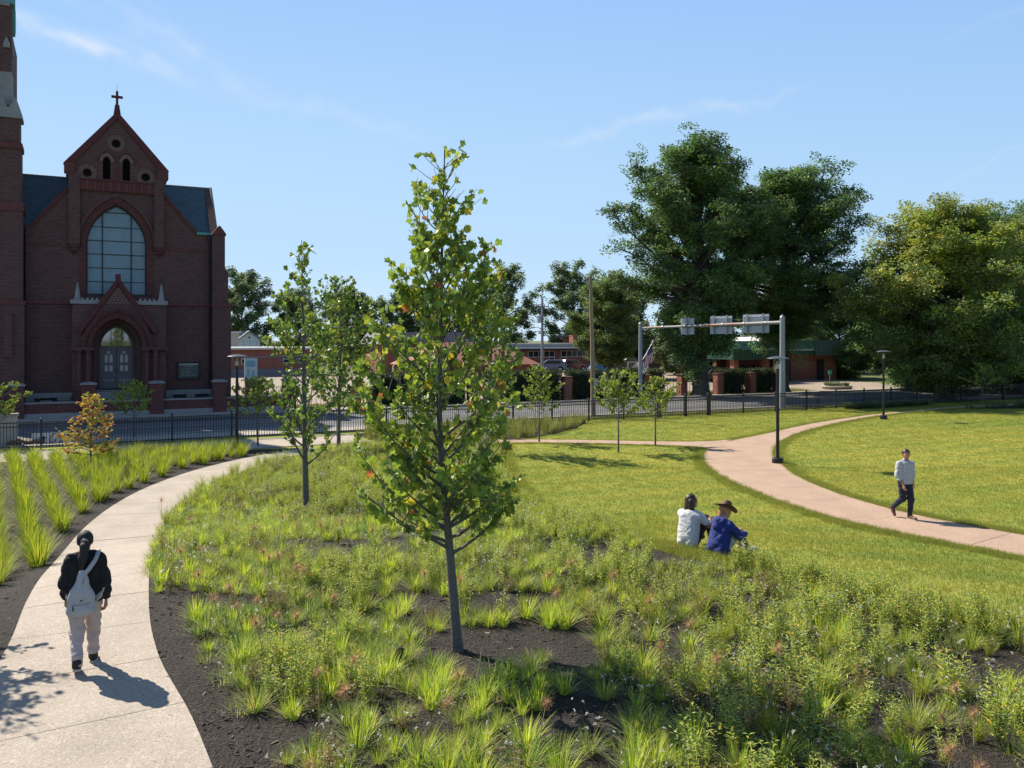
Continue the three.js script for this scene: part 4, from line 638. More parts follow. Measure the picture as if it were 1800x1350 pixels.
{ // left group by the church
  const B = thing('brick_shed', 'low brick building with white roof edge right of the church', 'building', S(20.9, 107.1), TH);
  part('wall', slab(-9, 6, 0, 3.3, -10, 0), mat.brickOrange, B); part('roof', slab(-9.3, 6.3, 3.3, 3.55, -10.4, 0.4), mat.white, B); part('band', slab(-9, 6, 2.3, 2.5, 0.002, 0.06), mat.roofGrey, B); part('base_band', slab(-9, 6, 0, 0.9, 0.002, 0.05), mat.roofGrey, B);
  windowIn(B, -3.5, -2.0, 1.5, 2.2, 0.002, 2, 1); windowIn(B, 1.5, 4.5, 1.6, 2.6, 0.002, 3, 2);
  const P1 = thing('blue_poster', 'blue poster panel on brick base right of the church', 'sign', S(12.3, 71), TH);
  part('panel', slab(-0.5, 0.5, 1.3, 3.0, -0.05, 0.05), plain(0.30, 0.45, 0.52), P1); part('motif', [slab(-0.35, 0.35, 2.3, 2.8, 0.05, 0.056), slab(-0.3, -0.1, 1.5, 2.1, 0.05, 0.056), slab(0.05, 0.3, 1.45, 2.0, 0.05, 0.056)], plain(0.12, 0.30, 0.42), P1); part('base', slab(-0.45, 0.45, 0, 1.3, -0.3, 0.1), mat.brickRed, P1);
  copyOf(P1, 'blue poster panel partly hidden behind the church lamp pole', S(10.2, 71), TH);
  const T = thing('beige_building', 'beige flat roofed building rising behind the church corner', 'building', S(19.7, 124.5), TH);
  part('wall', slab(-12, 0.2, 0, 5.4, -10, 0), grainy(0.55, 0.52, 0.44, 54, 0.15, 4), T); part('roof', slab(-12.3, 0.5, 5.4, 5.65, -10.3, 0.4), mat.white, T); part('joint', slab(-12, 0.2, 3.3, 3.36, 0.002, 0.01), mat.roofGrey, T);
  const Hs = thing('gabled_house', 'small white gabled house far behind the church lamp', 'house', S(24.7, 144), TH);
  part('wall', [slab(-1.7, 1.7, 0, 4.6, -8, 0), prism([[-1.7, 4.6], [1.7, 4.6], [0, 5.75]], -8, 0)], plain(0.55, 0.58, 0.62), Hs); part('roof', [prism([[-2.0, 4.45], [-1.8, 4.45], [0, 5.75], [1.8, 4.45], [2.0, 4.45], [0, 6.0]], -8.3, 0.4)], mat.roofGrey, Hs); part('vent', prism([[-0.2, 4.7], [0.2, 4.7], [0, 5.1]], 0.002, 0.05), mat.dark, Hs); part('rail', [slab(-2.2, 2.2, 4.2, 4.25, 0.8, 0.85), ...[-2, -1, 0, 1, 2].map((x) => slab(x - 0.03, x + 0.03, 3.2, 4.2, 0.8, 0.85))], mat.galv, Hs);
}
{ // green-roofed building and its canopy
  const B = thing('green_roof_building', 'brick building with green standing seam mansard roof at the right', 'building', S(66.9, 69), TH);
  const seams = (x0, x1, st, f) => { const o = []; for (let x = x0; x <= x1; x += st) o.push(f(x)); return o; };
  part('wall', [slab(0.2, 9, 0, 2.9, -9, -0.2), slab(-6, -5.4, 0, 2.9, -3.4, -2.8), slab(-6, 0.2, 0, 0.4, -9, -7)], mat.brickOrange, B); part('back_wall', slab(-6, 0.2, 0, 2.9, -9, -8.6), mat.brickOrange, B);
  part('doorway', slab(0.9, 2.0, 0, 2.3, -0.19, -0.1), mat.dark, B); part('doorway', slab(6.0, 7.0, 0, 2.3, -0.19, -0.1), mat.dark, B);
  windowIn(B, -0.4, 0.18, 1.3, 2.4, -0.19, 1, 1, mat.white); windowIn(B, -4.6, -1.0, 1.2, 2.5, -8.59, 2, 1, mat.white);
  const fas = part('roof', [prism([[-6.4, 2.9], [9.4, 2.9], [9.4, 3.35], [-6.4, 3.35]], -9.4, 0.35)], mat.greenMetal, B, 'dark green metal fascia');
  const up = part('mansard', [prism([[0.35, 3.35], [0.3, 3.4], [-0.75, 4.35], [-9, 4.35], [-9, 3.35]], -6.2, 5.0).rotateY(-Math.PI / 2).translate(0, 0, 0)], mat.greenMetal, B, 'sloping green standing seam roof');
  part('hip_slope', [prism([[5.0, 2.75], [9.6, 2.75], [8.6, 4.45], [4.4, 4.45]], -3, 0.62)], mat.greenMetal, B, 'hipped end of the green metal roof'); part('seam', seams(5.2, 9.2, 0.42, (x) => bar(V3(x, 2.8, 0.63), V3(x - 0.8 * ((x - 5) / 4.6) - 0.25 + 0.2, 4.42, 0.63), 0.035, 0.035, 4)), mat.roofGrey, B);
  part('seam', seams(-4.9, 4.4, 0.36, (x) => bar(V3(x, 3.42, 0.34), V3(x, 4.36, -0.72), 0.03, 0.03, 4)), mat.greenMetal, B);
  part('gutter', slab(-6.3, 4.9, 3.33, 3.42, 0.36, 0.46), mat.white, B);
  const C = thing('canopy', 'dark green metal drive canopy on brick posts beside the large tree', 'canopy', S(64.3, 66.2), TH);
  part('fascia', [slab(-6.0, 0.6, 2.5, 3.45, -0.1, 0.0), slab(-6.0, -5.9, 2.5, 3.45, -6, -0.1), slab(-6, 0.6, 3.3, 3.44, -6, -0.1)], mat.greenMetal, C); part('seam', seams(-5.9, 0.5, 0.3, (x) => box(0.03, 0.92, 0.04, x, 2.97, 0.02)), mat.greenMetal, C); part('trim', [slab(-6.02, -2.6, 3.45, 3.5, -0.1, 0.04), slab(-2.66, -2.6, 2.5, 3.5, 0, 0.05), slab(-6.02, -2.6, 2.46, 2.5, -0.1, 0.04)], mat.greenMetal, C);
  for (const [x, z] of [[-5.4, -0.5], [-3.2, -3.5], [-1.2, -0.6], [-5.4, -5]]) part('post', slab(x - 0.3, x + 0.3, 0, 2.5, z - 0.3, z + 0.3), mat.brickOrange, C);
  const X = thing('rooftop_box_sign', 'blank grey box sign raised above the green roof', 'sign', S(85.9, 79.8), TH);
  part('face', [slab(-0.7, -0.02, 4.6, 6.2, -0.2, 0.2), slab(0.02, 0.7, 4.6, 6.2, -0.2, 0.2)], plain(0.5, 0.5, 0.52, 0.6), X); part('frame', [slab(-0.75, 0.75, 4.52, 4.6, -0.22, 0.22), slab(-0.75, 0.75, 6.2, 6.26, -0.22, 0.22), slab(-0.06, 0.06, 0, 4.52, -0.06, 0.06)], mat.roofGrey, X);
  const gs = thing('small_green_sign', 'small green and white sign on a post by the planter', 'sign', S(61.2, 56.5), TH); part('plate', slab(-0.22, 0.22, 1.3, 1.72, -0.02, 0.02), plain(0.05, 0.35, 0.28), gs); part('stripe', slab(-0.18, 0.18, 1.46, 1.56, 0.02, 0.025), mat.white, gs); part('post', bar(V3(0, 0, -0.03), V3(0, 1.7, -0.03), 0.025), mat.galv, gs);
  const h2 = thing('white_shed', 'white gabled shed glimpsed between trunks and canopy', 'shed', S(82.1, 87.3), TH); part('wall', [slab(-2.5, 2.5, 0, 3.4, -5, 0), prism([[-2.5, 3.4], [2.5, 3.4], [0, 4.7]], -5, 0)], mat.offWhite, h2); part('roof', prism([[-2.8, 3.25], [-2.6, 3.25], [0, 4.65], [2.6, 3.25], [2.8, 3.25], [0, 4.85]], -5.2, 0.3), mat.white, h2);
}
// ---------------------------------------------------------------- vehicles
function vehicle(name, label, pos, turn, body, kind) {
  const V = thing(name, label, kind === 'pickup' ? 'pickup truck' : 'car', pos, turn);
  const L = kind === 'pickup' ? 5.4 : 4.6, h = L / 2;
  const prof = kind === 'pickup' ? [[-h, 0.45], [-h, 0.95], [-h + 0.15, 1.08], [-1.0, 1.12], [-0.85, 1.72], [-0.7, 1.8], [0.5, 1.8], [0.65, 1.74], [1.15, 1.14], [h - 0.2, 1.02], [h, 0.85], [h, 0.45]] : [[-h, 0.45], [-h, 0.9], [-h + 0.12, 1.1], [-1.75, 1.6], [-1.5, 1.66], [0.2, 1.66], [0.45, 1.6], [1.15, 1.08], [h - 0.25, 0.95], [h, 0.75], [h, 0.42]];
  const cut = (x) => { const o = []; for (let i = 0; i <= 10; i++) { const a = Math.PI * (1 - i / 10); o.push([x + 0.42 * Math.cos(a), 0.42 + 0.40 * Math.sin(a)]); } return o; };
  const under = [...prof.slice(0, 1), ...prof.slice(1)], poly = [...under, ...cut(1.45).reverse(), ...cut(-1.45).reverse()];
  part('body', prism(poly, -0.88, 0.88, [], 0.06), body, V);
  const gl = kind === 'pickup' ? [[-0.75, 1.2], [-0.68, 1.68], [0.5, 1.68], [0.98, 1.2]] : [[-1.7, 1.15], [-1.4, 1.56], [0.22, 1.56], [0.95, 1.15]];
  for (const s of [-1, 1]) part('side_window', prism(gl, s > 0 ? 0.88 : -0.89, s > 0 ? 0.89 : -0.88), mat.glassDark, V);
  part('windscreen', box(0.02, 0.62, 1.5).rotateZ(kind === 'pickup' ? 0.7 : 0.9).translate(kind === 'pickup' ? 0.95 : 0.88, 1.42, 0), mat.glassDark, V);
  for (const x of [-1.45, 1.45]) for (const s of [-1, 1]) { const w = part('wheel', new THREE.CylinderGeometry(0.35, 0.35, 0.22, 20).rotateX(Math.PI / 2).translate(x, 0.35, s * 0.78), mat.dark, V); part('rim', new THREE.CylinderGeometry(0.2, 0.2, 0.02, 14).rotateX(Math.PI / 2).translate(x, 0.35, s * 0.9), mat.alu, w); }
  for (const s of [-1, 1]) { part('headlight', rbox(0.06, 0.16, 0.34, 0.02, h - 0.02, 0.78, s * 0.62), mat.offWhite, V); part('tail_light', rbox(0.06, 0.24, 0.2, 0.02, -h + 0.01, 0.85, s * 0.7), plain(0.35, 0.01, 0.01, 0.4), V); }
}
const paint = (r, g, b) => new THREE.MeshPhysicalMaterial({ color: lin(r, g, b), roughness: 0.35, clearcoat: 0.8, clearcoatRoughness: 0.1, side: THREE.DoubleSide });
vehicle('pickup_truck', 'black pickup truck parked at the brick school block', S(72.0, 104.5), TH + Math.PI, paint(0.008, 0.009, 0.01), 'pickup');
vehicle('parked_car', 'blue car parked before the school windows', S(58.6, 104), TH + 2.6, paint(0.05, 0.09, 0.16), 'car');
vehicle('parked_car', 'dark red car parked behind the hedge', S(62.4, 104.6), TH + 0.2, paint(0.12, 0.01, 0.012), 'car');
vehicle('parked_car', 'dark car with red tail lights under the canopy', S(60.9, 69.8), TH - 0.5, paint(0.012, 0.013, 0.015), 'car');
vehicle('parked_car', 'black car in the shade beneath the green roof', S(64.8, 70.2), TH - 1.4, paint(0.01, 0.01, 0.012), 'car');
{
  const T = thing('blue_tent', 'bright blue tarp slung over a pole near the school', 'tarp', S(64.5, 101), TH);
  part('tarp', tris([-1.4, 0, 0.6, 1.4, 0, 0.6, 0.2, 1.6, 0, -1.4, 0, 0.6, 0.2, 1.6, 0, -0.9, 1.3, 0, 1.4, 0, 0.6, 1.6, 0.2, -0.7, 0.2, 1.6, 0, -1.4, 0, 0.6, -0.9, 1.3, 0, -1.5, 0, -0.8]), plain(0.02, 0.14, 0.32, 0.6), T); part('pole', bar(V3(-1.6, 0.1, 0.3), V3(-0.1, 1.75, 0.1), 0.04), mat.offWhite, T);
  const s = thing('white_planter_statue', 'small white statue on plinth beside the flag', 'statue', S(41.2, 60), TH);
  part('plinth', [slab(-0.75, 0.75, 1.15, 1.4, -0.3, 0.3), slab(-0.3, 0.3, 0, 1.15, -0.25, 0.25)], mat.white, s); part('figure', [cyl(0.16, 0.1, 0.55, 0, 1.4, 0), new THREE.SphereGeometry(0.12, 10, 8).translate(0, 2.02, 0)], mat.white, s);
  const b = thing('stone_statue', 'grey stone figure standing by the hedge end', 'statue', S(40.7, 55.6), TH);
  part('figure', new THREE.LatheGeometry([[0, 0], [0.34, 0], [0.32, 0.5], [0.26, 1.0], [0.28, 1.35], [0.2, 1.6], [0.08, 1.68], [0.12, 1.8], [0.11, 1.95], [0, 2.02]].map(([x, y]) => new THREE.Vector2(x, y)), 14), mat.stone, b);
  const pl = thing('stone_planter', 'low round stone planter in front of the green roofed building', 'planter', S(61.3, 55.8)); part('bowl', new THREE.LatheGeometry([[0, 0], [1.2, 0], [1.35, 0.25], [1.3, 0.32], [1.15, 0.3], [0, 0.28]].map(([x, y]) => new THREE.Vector2(x, y)), 20), mat.concrete, pl);
}
// ---------------------------------------------------------------- leaves and trees
// a leaf lies in its x-y plane, stalk at the origin, tip towards +y, folded a little along the midrib
function leafShape(outline, fold = 0.22, curl = 0.12, scale = 1) {
  const v = [], z = (x, y) => -fold * Math.abs(x) - curl * y * y, q = ([x, y]) => [x * scale, y * scale, z(x, y) * scale];
  for (const s of [1, -1]) for (let i = 0; i < outline.length - 1; i++) { const a = [s * outline[i][0], outline[i][1]], b = [s * outline[i + 1][0], outline[i + 1][1]], m = [0, (a[1] + b[1]) / 2 * 0.98], m0 = [0, i ? (outline[i - 1][1] + a[1]) / 2 * 0.98 : 0]; if (s > 0) v.push(...q(m0), ...q(a), ...q(m), ...q(a), ...q(b), ...q(m)); else v.push(...q(m0), ...q(m), ...q(a), ...q(a), ...q(m), ...q(b)); }
  return tris(v);
}
const tulipLeaf = (s) => leafShape([[0, 0], [0.2, 0.06], [0.5, 0.2], [0.54, 0.42], [0.34, 0.56], [0.4, 0.78], [0.36, 0.98], [0.08, 0.84]], 0.3, 0.2, s);
const ovalLeaf = (s, w = 0.3) => leafShape([[0, 0], [w * 0.8, 0.25], [w, 0.5], [w * 0.6, 0.8], [0, 1]], 0.3, 0.2, s);
const readyLeaf = (g) => { const m = merge(g); m.userData.ready = true; return m; };
function sprayOf(n, R, rad, size, w) {                                        // a clump of leaves round a point
  const L = [];
  for (let i = 0; i < n; i++) { const g = ovalLeaf(size * (0.7 + 0.6 * R()), w), a = R() * 6.283, e = Math.acos(2 * R() - 1), r = rad * Math.cbrt(R()), k = 0.7 + 0.6 * R(); g.rotateX(-1.2 + 1.4 * (R() - 0.5)).rotateZ((R() - 0.5) * 0.9).rotateY(R() * 6.283).translate(r * Math.sin(e) * Math.cos(a), r * Math.cos(e) * 0.75, r * Math.sin(e) * Math.sin(a)); const c = new Float32Array(g.attributes.position.count * 3); for (let j = 0; j < c.length; j += 3) { c[j] = k * (0.9 + 0.25 * hash2(i, 1)); c[j + 1] = k; c[j + 2] = k; } g.setAttribute('color', new THREE.BufferAttribute(c, 3)); L.push(g); }
  return readyLeaf(L);
}
const pick = (R, pal) => { let t = R() * pal.reduce((s, p) => s + p[3], 0); for (const p of pal) { t -= p[3]; if (t <= 0) return p; } return pal[0]; };

function bigTree({ label, x, d, H, base, rx, ry = null, trunkR = 0.45, dx = 0, dd = 0, n = 34, subs = 8, tips = 5, each = 4, pal, seed, spray, mat: lm = mat.leafGlossy, name = 'large_tree', group, topPal, pow = 2.4, low = [] }) {
  // trunk, limbs reaching for an uneven envelope, side branches, twigs, and leaf sprays round the twig ends
  const R = rng(seed), T = thing(name, label, 'tree', P(x, d), 0, group), cy = (H + base) / 2, ey = (H - base) / 2, rz = ry ?? rx * 0.85, size = rx / 6;
  const lump = (p) => 0.80 + 0.42 * fbm(Math.atan2(p.z, p.x) * 1.9 + seed, p.y * 0.32 / size + seed, 3, seed);
  const out = (p) => { const yy = (p.y - cy) / ey, w = Math.max(0, 1 - Math.abs(yy) ** pow); return Math.hypot((p.x - dx) / rx, (p.z - dd) / rz) > Math.sqrt(w) * lump(p) || Math.abs(yy) > 1; };
  const gauss = () => (R() + R() + R() - 1.5) * 1.15, wood = [], list = [];
  part('trunk', [limb([V3(0, -0.1, 0), V3(0, 0.5, 0), V3(dx * 0.1, base * 0.6, dd * 0.1), V3(dx * 0.35, base + ey * 0.5, dd * 0.3), V3(dx * 0.8, base + ey * 1.35, dd * 0.8)], [trunkR * 1.6, trunkR * 1.08, trunkR * 0.9, trunkR * 0.6, trunkR * 0.12], 12)], mat.bark, T);
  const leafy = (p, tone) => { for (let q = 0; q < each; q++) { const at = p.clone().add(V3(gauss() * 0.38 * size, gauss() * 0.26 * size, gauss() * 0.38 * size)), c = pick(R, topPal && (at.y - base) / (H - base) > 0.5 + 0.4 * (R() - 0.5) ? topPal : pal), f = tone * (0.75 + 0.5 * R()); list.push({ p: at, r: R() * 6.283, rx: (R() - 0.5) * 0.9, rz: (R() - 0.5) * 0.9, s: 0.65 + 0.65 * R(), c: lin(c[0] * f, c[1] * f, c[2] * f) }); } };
  for (let i = 0; i < n + low.length; i++) {
    const lo = low[i - n], t = (i + R()) / n, h0 = lo ? lo[1] + 0.6 : lerp(base * 0.8, base + ey * 1.25, t), az = i * 2.39996 + (R() - 0.5) * 0.8, el = lo ? 0 : lerp(-0.15, 1.25, Math.pow(t, 1.3)) + (R() - 0.5) * 0.5, s0 = V3(dx * 0.5 * (h0 / H), h0, dd * 0.5 * (h0 / H)), dir = V3(Math.cos(az) * Math.cos(el), Math.sin(el), Math.sin(az) * Math.cos(el));
    let L = 0.6; if (lo) { dir.set(lo[0], -0.6, lo[2]); L = dir.length(); dir.normalize(); } else { while (L < 3 * H && !out(s0.clone().addScaledVector(dir, L + 0.25))) L += 0.25; L *= 0.86 + 0.2 * R(); }
    const e = s0.clone().addScaledVector(dir, L), m = s0.clone().lerp(e, 0.5).add(V3(gauss() * 0.3, -0.05 * L, gauss() * 0.3)), at = (q) => q < 0.5 ? s0.clone().lerp(m, q * 2) : m.clone().lerp(e, q * 2 - 1);
    wood.push(limb([s0, at(0.25), m, at(0.75), e], [trunkR * 0.34, trunkR * 0.26, trunkR * 0.18, trunkR * 0.1, 0.02], 6));
    for (let k = 0; k < subs; k++) {
      const q = 0.32 + 0.68 * (k + R()) / subs, b0 = at(Math.min(1, q)), bd = dir.clone().multiplyScalar(0.55).add(V3(gauss(), gauss() * 0.7 + 0.15, gauss())).normalize(), bl = size * (0.9 + 1.3 * R()) * (1.15 - 0.4 * q), b1 = b0.clone().addScaledVector(bd, bl), tone = 0.75 + 0.5 * R();
      wood.push(limb([b0, b0.clone().lerp(b1, 0.5).add(V3(0, 0.06, 0)), b1], [trunkR * 0.11, trunkR * 0.07, 0.012], 5));
      for (let w = 0; w < tips; w++) { const p0 = b0.clone().lerp(b1, 0.3 + 0.7 * (w + R()) / tips); leafy(p0.add(V3(gauss(), gauss() * 0.7, gauss()).multiplyScalar(0.55 * size)), tone); }
    }
  }
  part('limbs', wood, mat.bark, T);
  scatter('crown', spray, lm, list, null, null, T);
  return T;
}
const RS = rng(900);
const sprayBig = sprayOf(22, RS, 0.5, 0.165, 0.34), sprayFar = sprayOf(15, RS, 0.66, 0.32, 0.36), sprayHedge = sprayOf(18, RS, 0.2, 0.085, 0.32), spraySmall = sprayOf(10, RS, 0.14, 0.105, 0.38), sprayMaple = sprayOf(10, RS, 0.13, 0.115, 0.26);
const DARKGREEN = [[0.077, 0.16, 0.035, 5], [0.128, 0.234, 0.043, 3], [0.189, 0.306, 0.055, 1.2]];
const MIDGREEN = [[0.109, 0.182, 0.028, 4], [0.159, 0.236, 0.034, 3], [0.216, 0.283, 0.04, 1]];
const FARGREEN = [[0.108, 0.175, 0.055, 4], [0.156, 0.234, 0.062, 3], [0.215, 0.272, 0.058, 1]];
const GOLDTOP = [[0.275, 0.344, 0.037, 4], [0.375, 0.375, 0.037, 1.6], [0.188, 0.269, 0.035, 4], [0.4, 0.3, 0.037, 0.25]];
bigTree({ label: 'tallest dark green tree across the street, left of its twin', x: 14.94, d: 67.5, H: 19.9, base: 5.4, rx: 6.3, dx: -0.9, trunkR: 0.62, n: 62, low: [[-1.9, 4.0, 1.0, 1.3], [-1.5, 2.8, 1.2, 0.9], [-2.7, 4.8, 0.8, 1.3], [1.2, 4.3, 1.0, 1.0], [-1.0, 4.6, 1.6, 1.1]], pal: DARKGREEN, seed: 11, spray: sprayBig });
bigTree({ label: 'dark green tree with broad crown behind the near gantry post', x: 22.9, d: 72.6, H: 18.5, base: 6.2, rx: 7.3, dx: 0.7, trunkR: 0.6, n: 62, pal: DARKGREEN, seed: 12, spray: sprayBig });
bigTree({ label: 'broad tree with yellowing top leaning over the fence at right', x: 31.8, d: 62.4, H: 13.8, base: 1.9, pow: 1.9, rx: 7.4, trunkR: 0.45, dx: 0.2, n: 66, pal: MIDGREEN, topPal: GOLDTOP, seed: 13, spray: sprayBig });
bigTree({ label: 'dark tree at the right edge of the picture', x: 46.5, d: 80, H: 17.2, base: 2.0, rx: 6.0, n: 40, pal: DARKGREEN, seed: 14, spray: sprayBig });
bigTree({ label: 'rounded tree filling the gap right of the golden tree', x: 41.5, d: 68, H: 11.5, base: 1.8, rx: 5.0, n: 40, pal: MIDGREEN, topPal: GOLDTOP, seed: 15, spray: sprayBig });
bigTree({ label: 'lighter green tree between street light and tallest dark tree', x: 11.3, d: 99, H: 11.8, base: 2.5, rx: 4.6, n: 36, pal: MIDGREEN, seed: 16, spray: sprayBig });
[[36.5, 76, 9, 4.8, 'low dark tree right behind the golden tree trunk'], [43.5, 74.5, 8.5, 4.6, 'low dark tree behind the small light green tree'], [50.5, 73, 9, 5, 'low dark tree at the right picture edge'], [38, 99, 10, 5, 'dark tree filling the shade beyond the golden tree'], [57, 84, 11, 6, 'dark tree at the far right beyond the fence']].forEach(([x, d, H, r, l], i) => bigTree({ label: l, x, d, H, base: 0.3, rx: r, n: 34, pal: DARKGREEN, seed: 160 + i, spray: sprayBig, name: 'shade_tree', trunkR: 0.3, mat: mat.leaf }));
const farTrees = [[-47.5, 150, 16.8, 6.4, 'dark tree immediately right of the church wall'], [-39.5, 156, 13.5, 5.5, 'low far tree behind the slim tulip tree'], [-31.0, 160, 14.2, 5.5, 'far tree peeping between the two tulip trees'], [-21.5, 160, 13.0, 6, 'far tree hidden behind left side of big tulip crown'], [-11.5, 158, 14.0, 6, 'far tree behind right side of big tulip crown'], [-1.5, 150, 17.4, 6.8, 'tall far tree left of the utility pole'], [10.6, 148, 17.9, 6.0, 'tall far tree behind the curved street light arm'], [17.0, 132, 12.0, 4.6, 'far tree above the taller school block'], [29.5, 128, 12.5, 6, 'far tree behind the drive canopy'], [40, 118, 11, 6, 'far tree behind the rooftop box sign'], [52, 118, 12, 7, 'far tree low behind the golden tree'], [68, 112, 13, 8, 'far tree beyond the right edge trunk'], [22, 108, 8.2, 4.0, 'low round tree beside the drive canopy'], [60, 92, 10, 6, 'tree in the shade at far right']];
farTrees.forEach(([x, d, H, r, l], i) => bigTree({ label: l, x, d, H, base: 0.8, rx: r, n: 30, subs: 6, tips: 4, each: 4, pal: FARGREEN, seed: 60 + i, spray: sprayFar, name: 'far_tree', group: 'trees beyond the street', trunkR: 0.35, mat: mat.leaf }));

function hedge(label, u0, u1, v, h, seed, deep = 0.95) {
  const R = rng(seed), T = thing('hedge', label, 'hedge', S((u0 + u1) / 2, v), TH, 'clipped hedges across the street'), L = u1 - u0;
  part('dark_core', [rbox(L - 0.3, h - 0.25, deep - 0.35, 0.1, 0, (h - 0.2) / 2, 0)], plain(0.012, 0.016, 0.008, 0.95), T);  // solid box, coloured dark for the shade inside the hedge
  const list = [], add = (p) => { const q = pick(R, [[0.03, 0.055, 0.014, 5], [0.045, 0.075, 0.018, 3], [0.09, 0.12, 0.03, 0.8]]), f = 0.7 + 0.6 * R(); list.push({ p, r: R() * 6.28, rx: R(), rz: R(), s: 0.8 + 0.6 * R(), c: lin(q[0] * f, q[1] * f, q[2] * f) }); };
  const wob = (a, b) => 0.16 * (fbm(a * 1.3 + seed, b * 1.3, 2, seed) - 0.5);
  for (let i = 0; i < L * deep * 34; i++) { const x = (R() - 0.5) * L, z = (R() - 0.5) * deep; add(V3(x, h + wob(x, z) - 0.08 * R(), z)); }
  for (let i = 0; i < L * h * 60; i++) { const x = (R() - 0.5) * L, y = R() * h, s = R() < 0.75 ? 1 : -1; add(V3(x, y, s * (deep / 2 + wob(x, y + 4) - 0.06 * R()))); }
  for (let i = 0; i < deep * h * 80; i++) add(V3((R() < 0.5 ? -1 : 1) * (L / 2 - 0.06 * R()), R() * h, (R() - 0.5) * deep));
  scatter('hedge_leaves', sprayHedge, mat.leaf, list, null, null, T);
}
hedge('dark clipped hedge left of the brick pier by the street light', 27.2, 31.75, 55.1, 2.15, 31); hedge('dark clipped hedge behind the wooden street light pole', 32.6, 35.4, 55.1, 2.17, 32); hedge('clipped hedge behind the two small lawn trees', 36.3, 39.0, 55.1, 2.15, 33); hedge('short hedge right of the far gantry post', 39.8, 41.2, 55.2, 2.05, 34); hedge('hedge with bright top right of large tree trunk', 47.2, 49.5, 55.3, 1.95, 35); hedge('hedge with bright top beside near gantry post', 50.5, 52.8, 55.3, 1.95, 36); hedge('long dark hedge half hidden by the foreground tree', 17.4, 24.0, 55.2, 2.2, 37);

// young trees: a trunk, branches that rise from it, twigs and leaves
function youngTree({ seed, trunk, r0, start, prof, n, up = 0.95, twig = 0.4, perTwig = 6, leafScale = 1, pal, droop = 0.5, gap = 0.11, wander = 0.1, extra = [], flat = 1 }) {
  const R = rng(seed), curve = new THREE.CatmullRomCurve3(trunk), H = trunk[trunk.length - 1].y - trunk[0].y, pts = curve.getPoints(18), rad = pts.map((p, i) => Math.max(0.008, r0 * Math.pow(1 - i / 18, 0.8)));
  rad[0] *= 1.25;
  const wood = [limb(pts, rad, 10)], branches = [], leaves = [], profAt = (h) => { for (let i = 1; i < prof.length; i++) if (h <= prof[i][0]) return lerp(prof[i - 1][1], prof[i][1], (h - prof[i - 1][0]) / (prof[i][0] - prof[i - 1][0])); return prof[prof.length - 1][1]; };
  const leafAt = (p, dir) => {
    const c = pick(R, pal), f = 0.75 + 0.5 * R(), s = leafScale * (0.6 + 0.65 * R());
    const tip = V3(R() - 0.5, -droop * (0.3 + R()) + 0.25 * R(), R() - 0.5).addScaledVector(dir, 0.35).normalize(), side = V3(R() - 0.5, (R() - 0.5) * 0.4, R() - 0.5).cross(tip).normalize(), nz = side.clone().cross(tip);
    const st = p.clone().add(V3((R() - 0.5) * 0.07, (R() - 0.5) * 0.06, (R() - 0.5) * 0.07));
    const m = new THREE.Matrix4().makeBasis(side, tip, nz).scale(V3(s, s, s)).setPosition(st); if (hash2(Math.round(p.x * 3), Math.round(p.y * 4), Math.round(p.z * 3)) < 0.2) return; leaves.push({ m, c: lin(c[0] * f, c[1] * f, c[2] * f), pal: pal.indexOf(c), s, p: st });
  };
  const stretch = (pts, r, L) => { // leaves along a shoot
    for (let q = 0.25; q <= 1.001; q += gap / L) { const k = Math.min(pts.length - 2, Math.floor(q * (pts.length - 1))), f = q * (pts.length - 1) - k, p = pts[k].clone().lerp(pts[k + 1], clamp(f)); leafAt(p, pts[k + 1].clone().sub(pts[k]).normalize()); }
  };
  for (let i = 0; i < n + extra.length; i++) {
    const ex = extra[i - n], t = ex ? ex[0] : start + (0.97 - start) * Math.pow((i + 0.3 * R()) / n, 0.95), p0 = curve.getPoint(t), az = ex ? ex[1] : i * 2.39996 + (R() - 0.5) * 0.9, h = p0.y - trunk[0].y, reach = ex ? ex[2] : Math.max(0.1, profAt(h + 0.25 * up) * (0.55 + 0.65 * R())), L = reach * (1 + 0.5 * up);
    const bp = [p0]; let cur = p0.clone(), lift = up * lerp(flat, 1, smooth(start, 0.6, t)), dir = V3(Math.cos(az), lift * (0.55 + 0.3 * R()), Math.sin(az)).normalize(); const seg = 6;
    for (let k = 0; k < seg; k++) { dir.add(V3((R() - 0.5) * wander, lift * 0.13 + (R() - 0.5) * wander, (R() - 0.5) * wander)).normalize(); cur = cur.clone().addScaledVector(dir, L / seg); bp.push(cur); }
    const br = Math.max(0.006, r0 * 0.34 * (1 - t) + 0.006); const geos = [limb(bp, bp.map((_, k) => lerp(br, 0.004, k / seg)), 6)];
    const nt = Math.max(2, Math.round(L / 0.15));
    for (let k = 0; k < nt; k++) {
      const q = 0.2 + 0.8 * (k + R() * 0.6) / nt, ki = Math.min(seg - 1, Math.floor(q * seg)), s = bp[ki].clone().lerp(bp[ki + 1], q * seg - ki), bd = bp[ki + 1].clone().sub(bp[ki]).normalize(), a2 = R() * 6.283, td = bd.clone().multiplyScalar(0.6).add(V3(Math.cos(a2) * 0.8, 0.25 + 0.3 * R(), Math.sin(a2) * 0.8)).normalize(), tl = twig * (0.5 + 0.8 * R()) * (1.15 - q * 0.5);
      const tp = [s, s.clone().addScaledVector(td, tl * 0.5), s.clone().addScaledVector(td, tl).add(V3(0, 0.05 * tl, 0))]; geos.push(limb(tp, [0.005, 0.004, 0.0025], 4)); stretch(tp, 0, tl);
    }
    stretch(bp.slice(2), 0, L * 0.66); branches.push(geos);
  }
  stretch(pts.slice(-5), 0, H * 0.2);
  return { wood, branches, leaves };
}
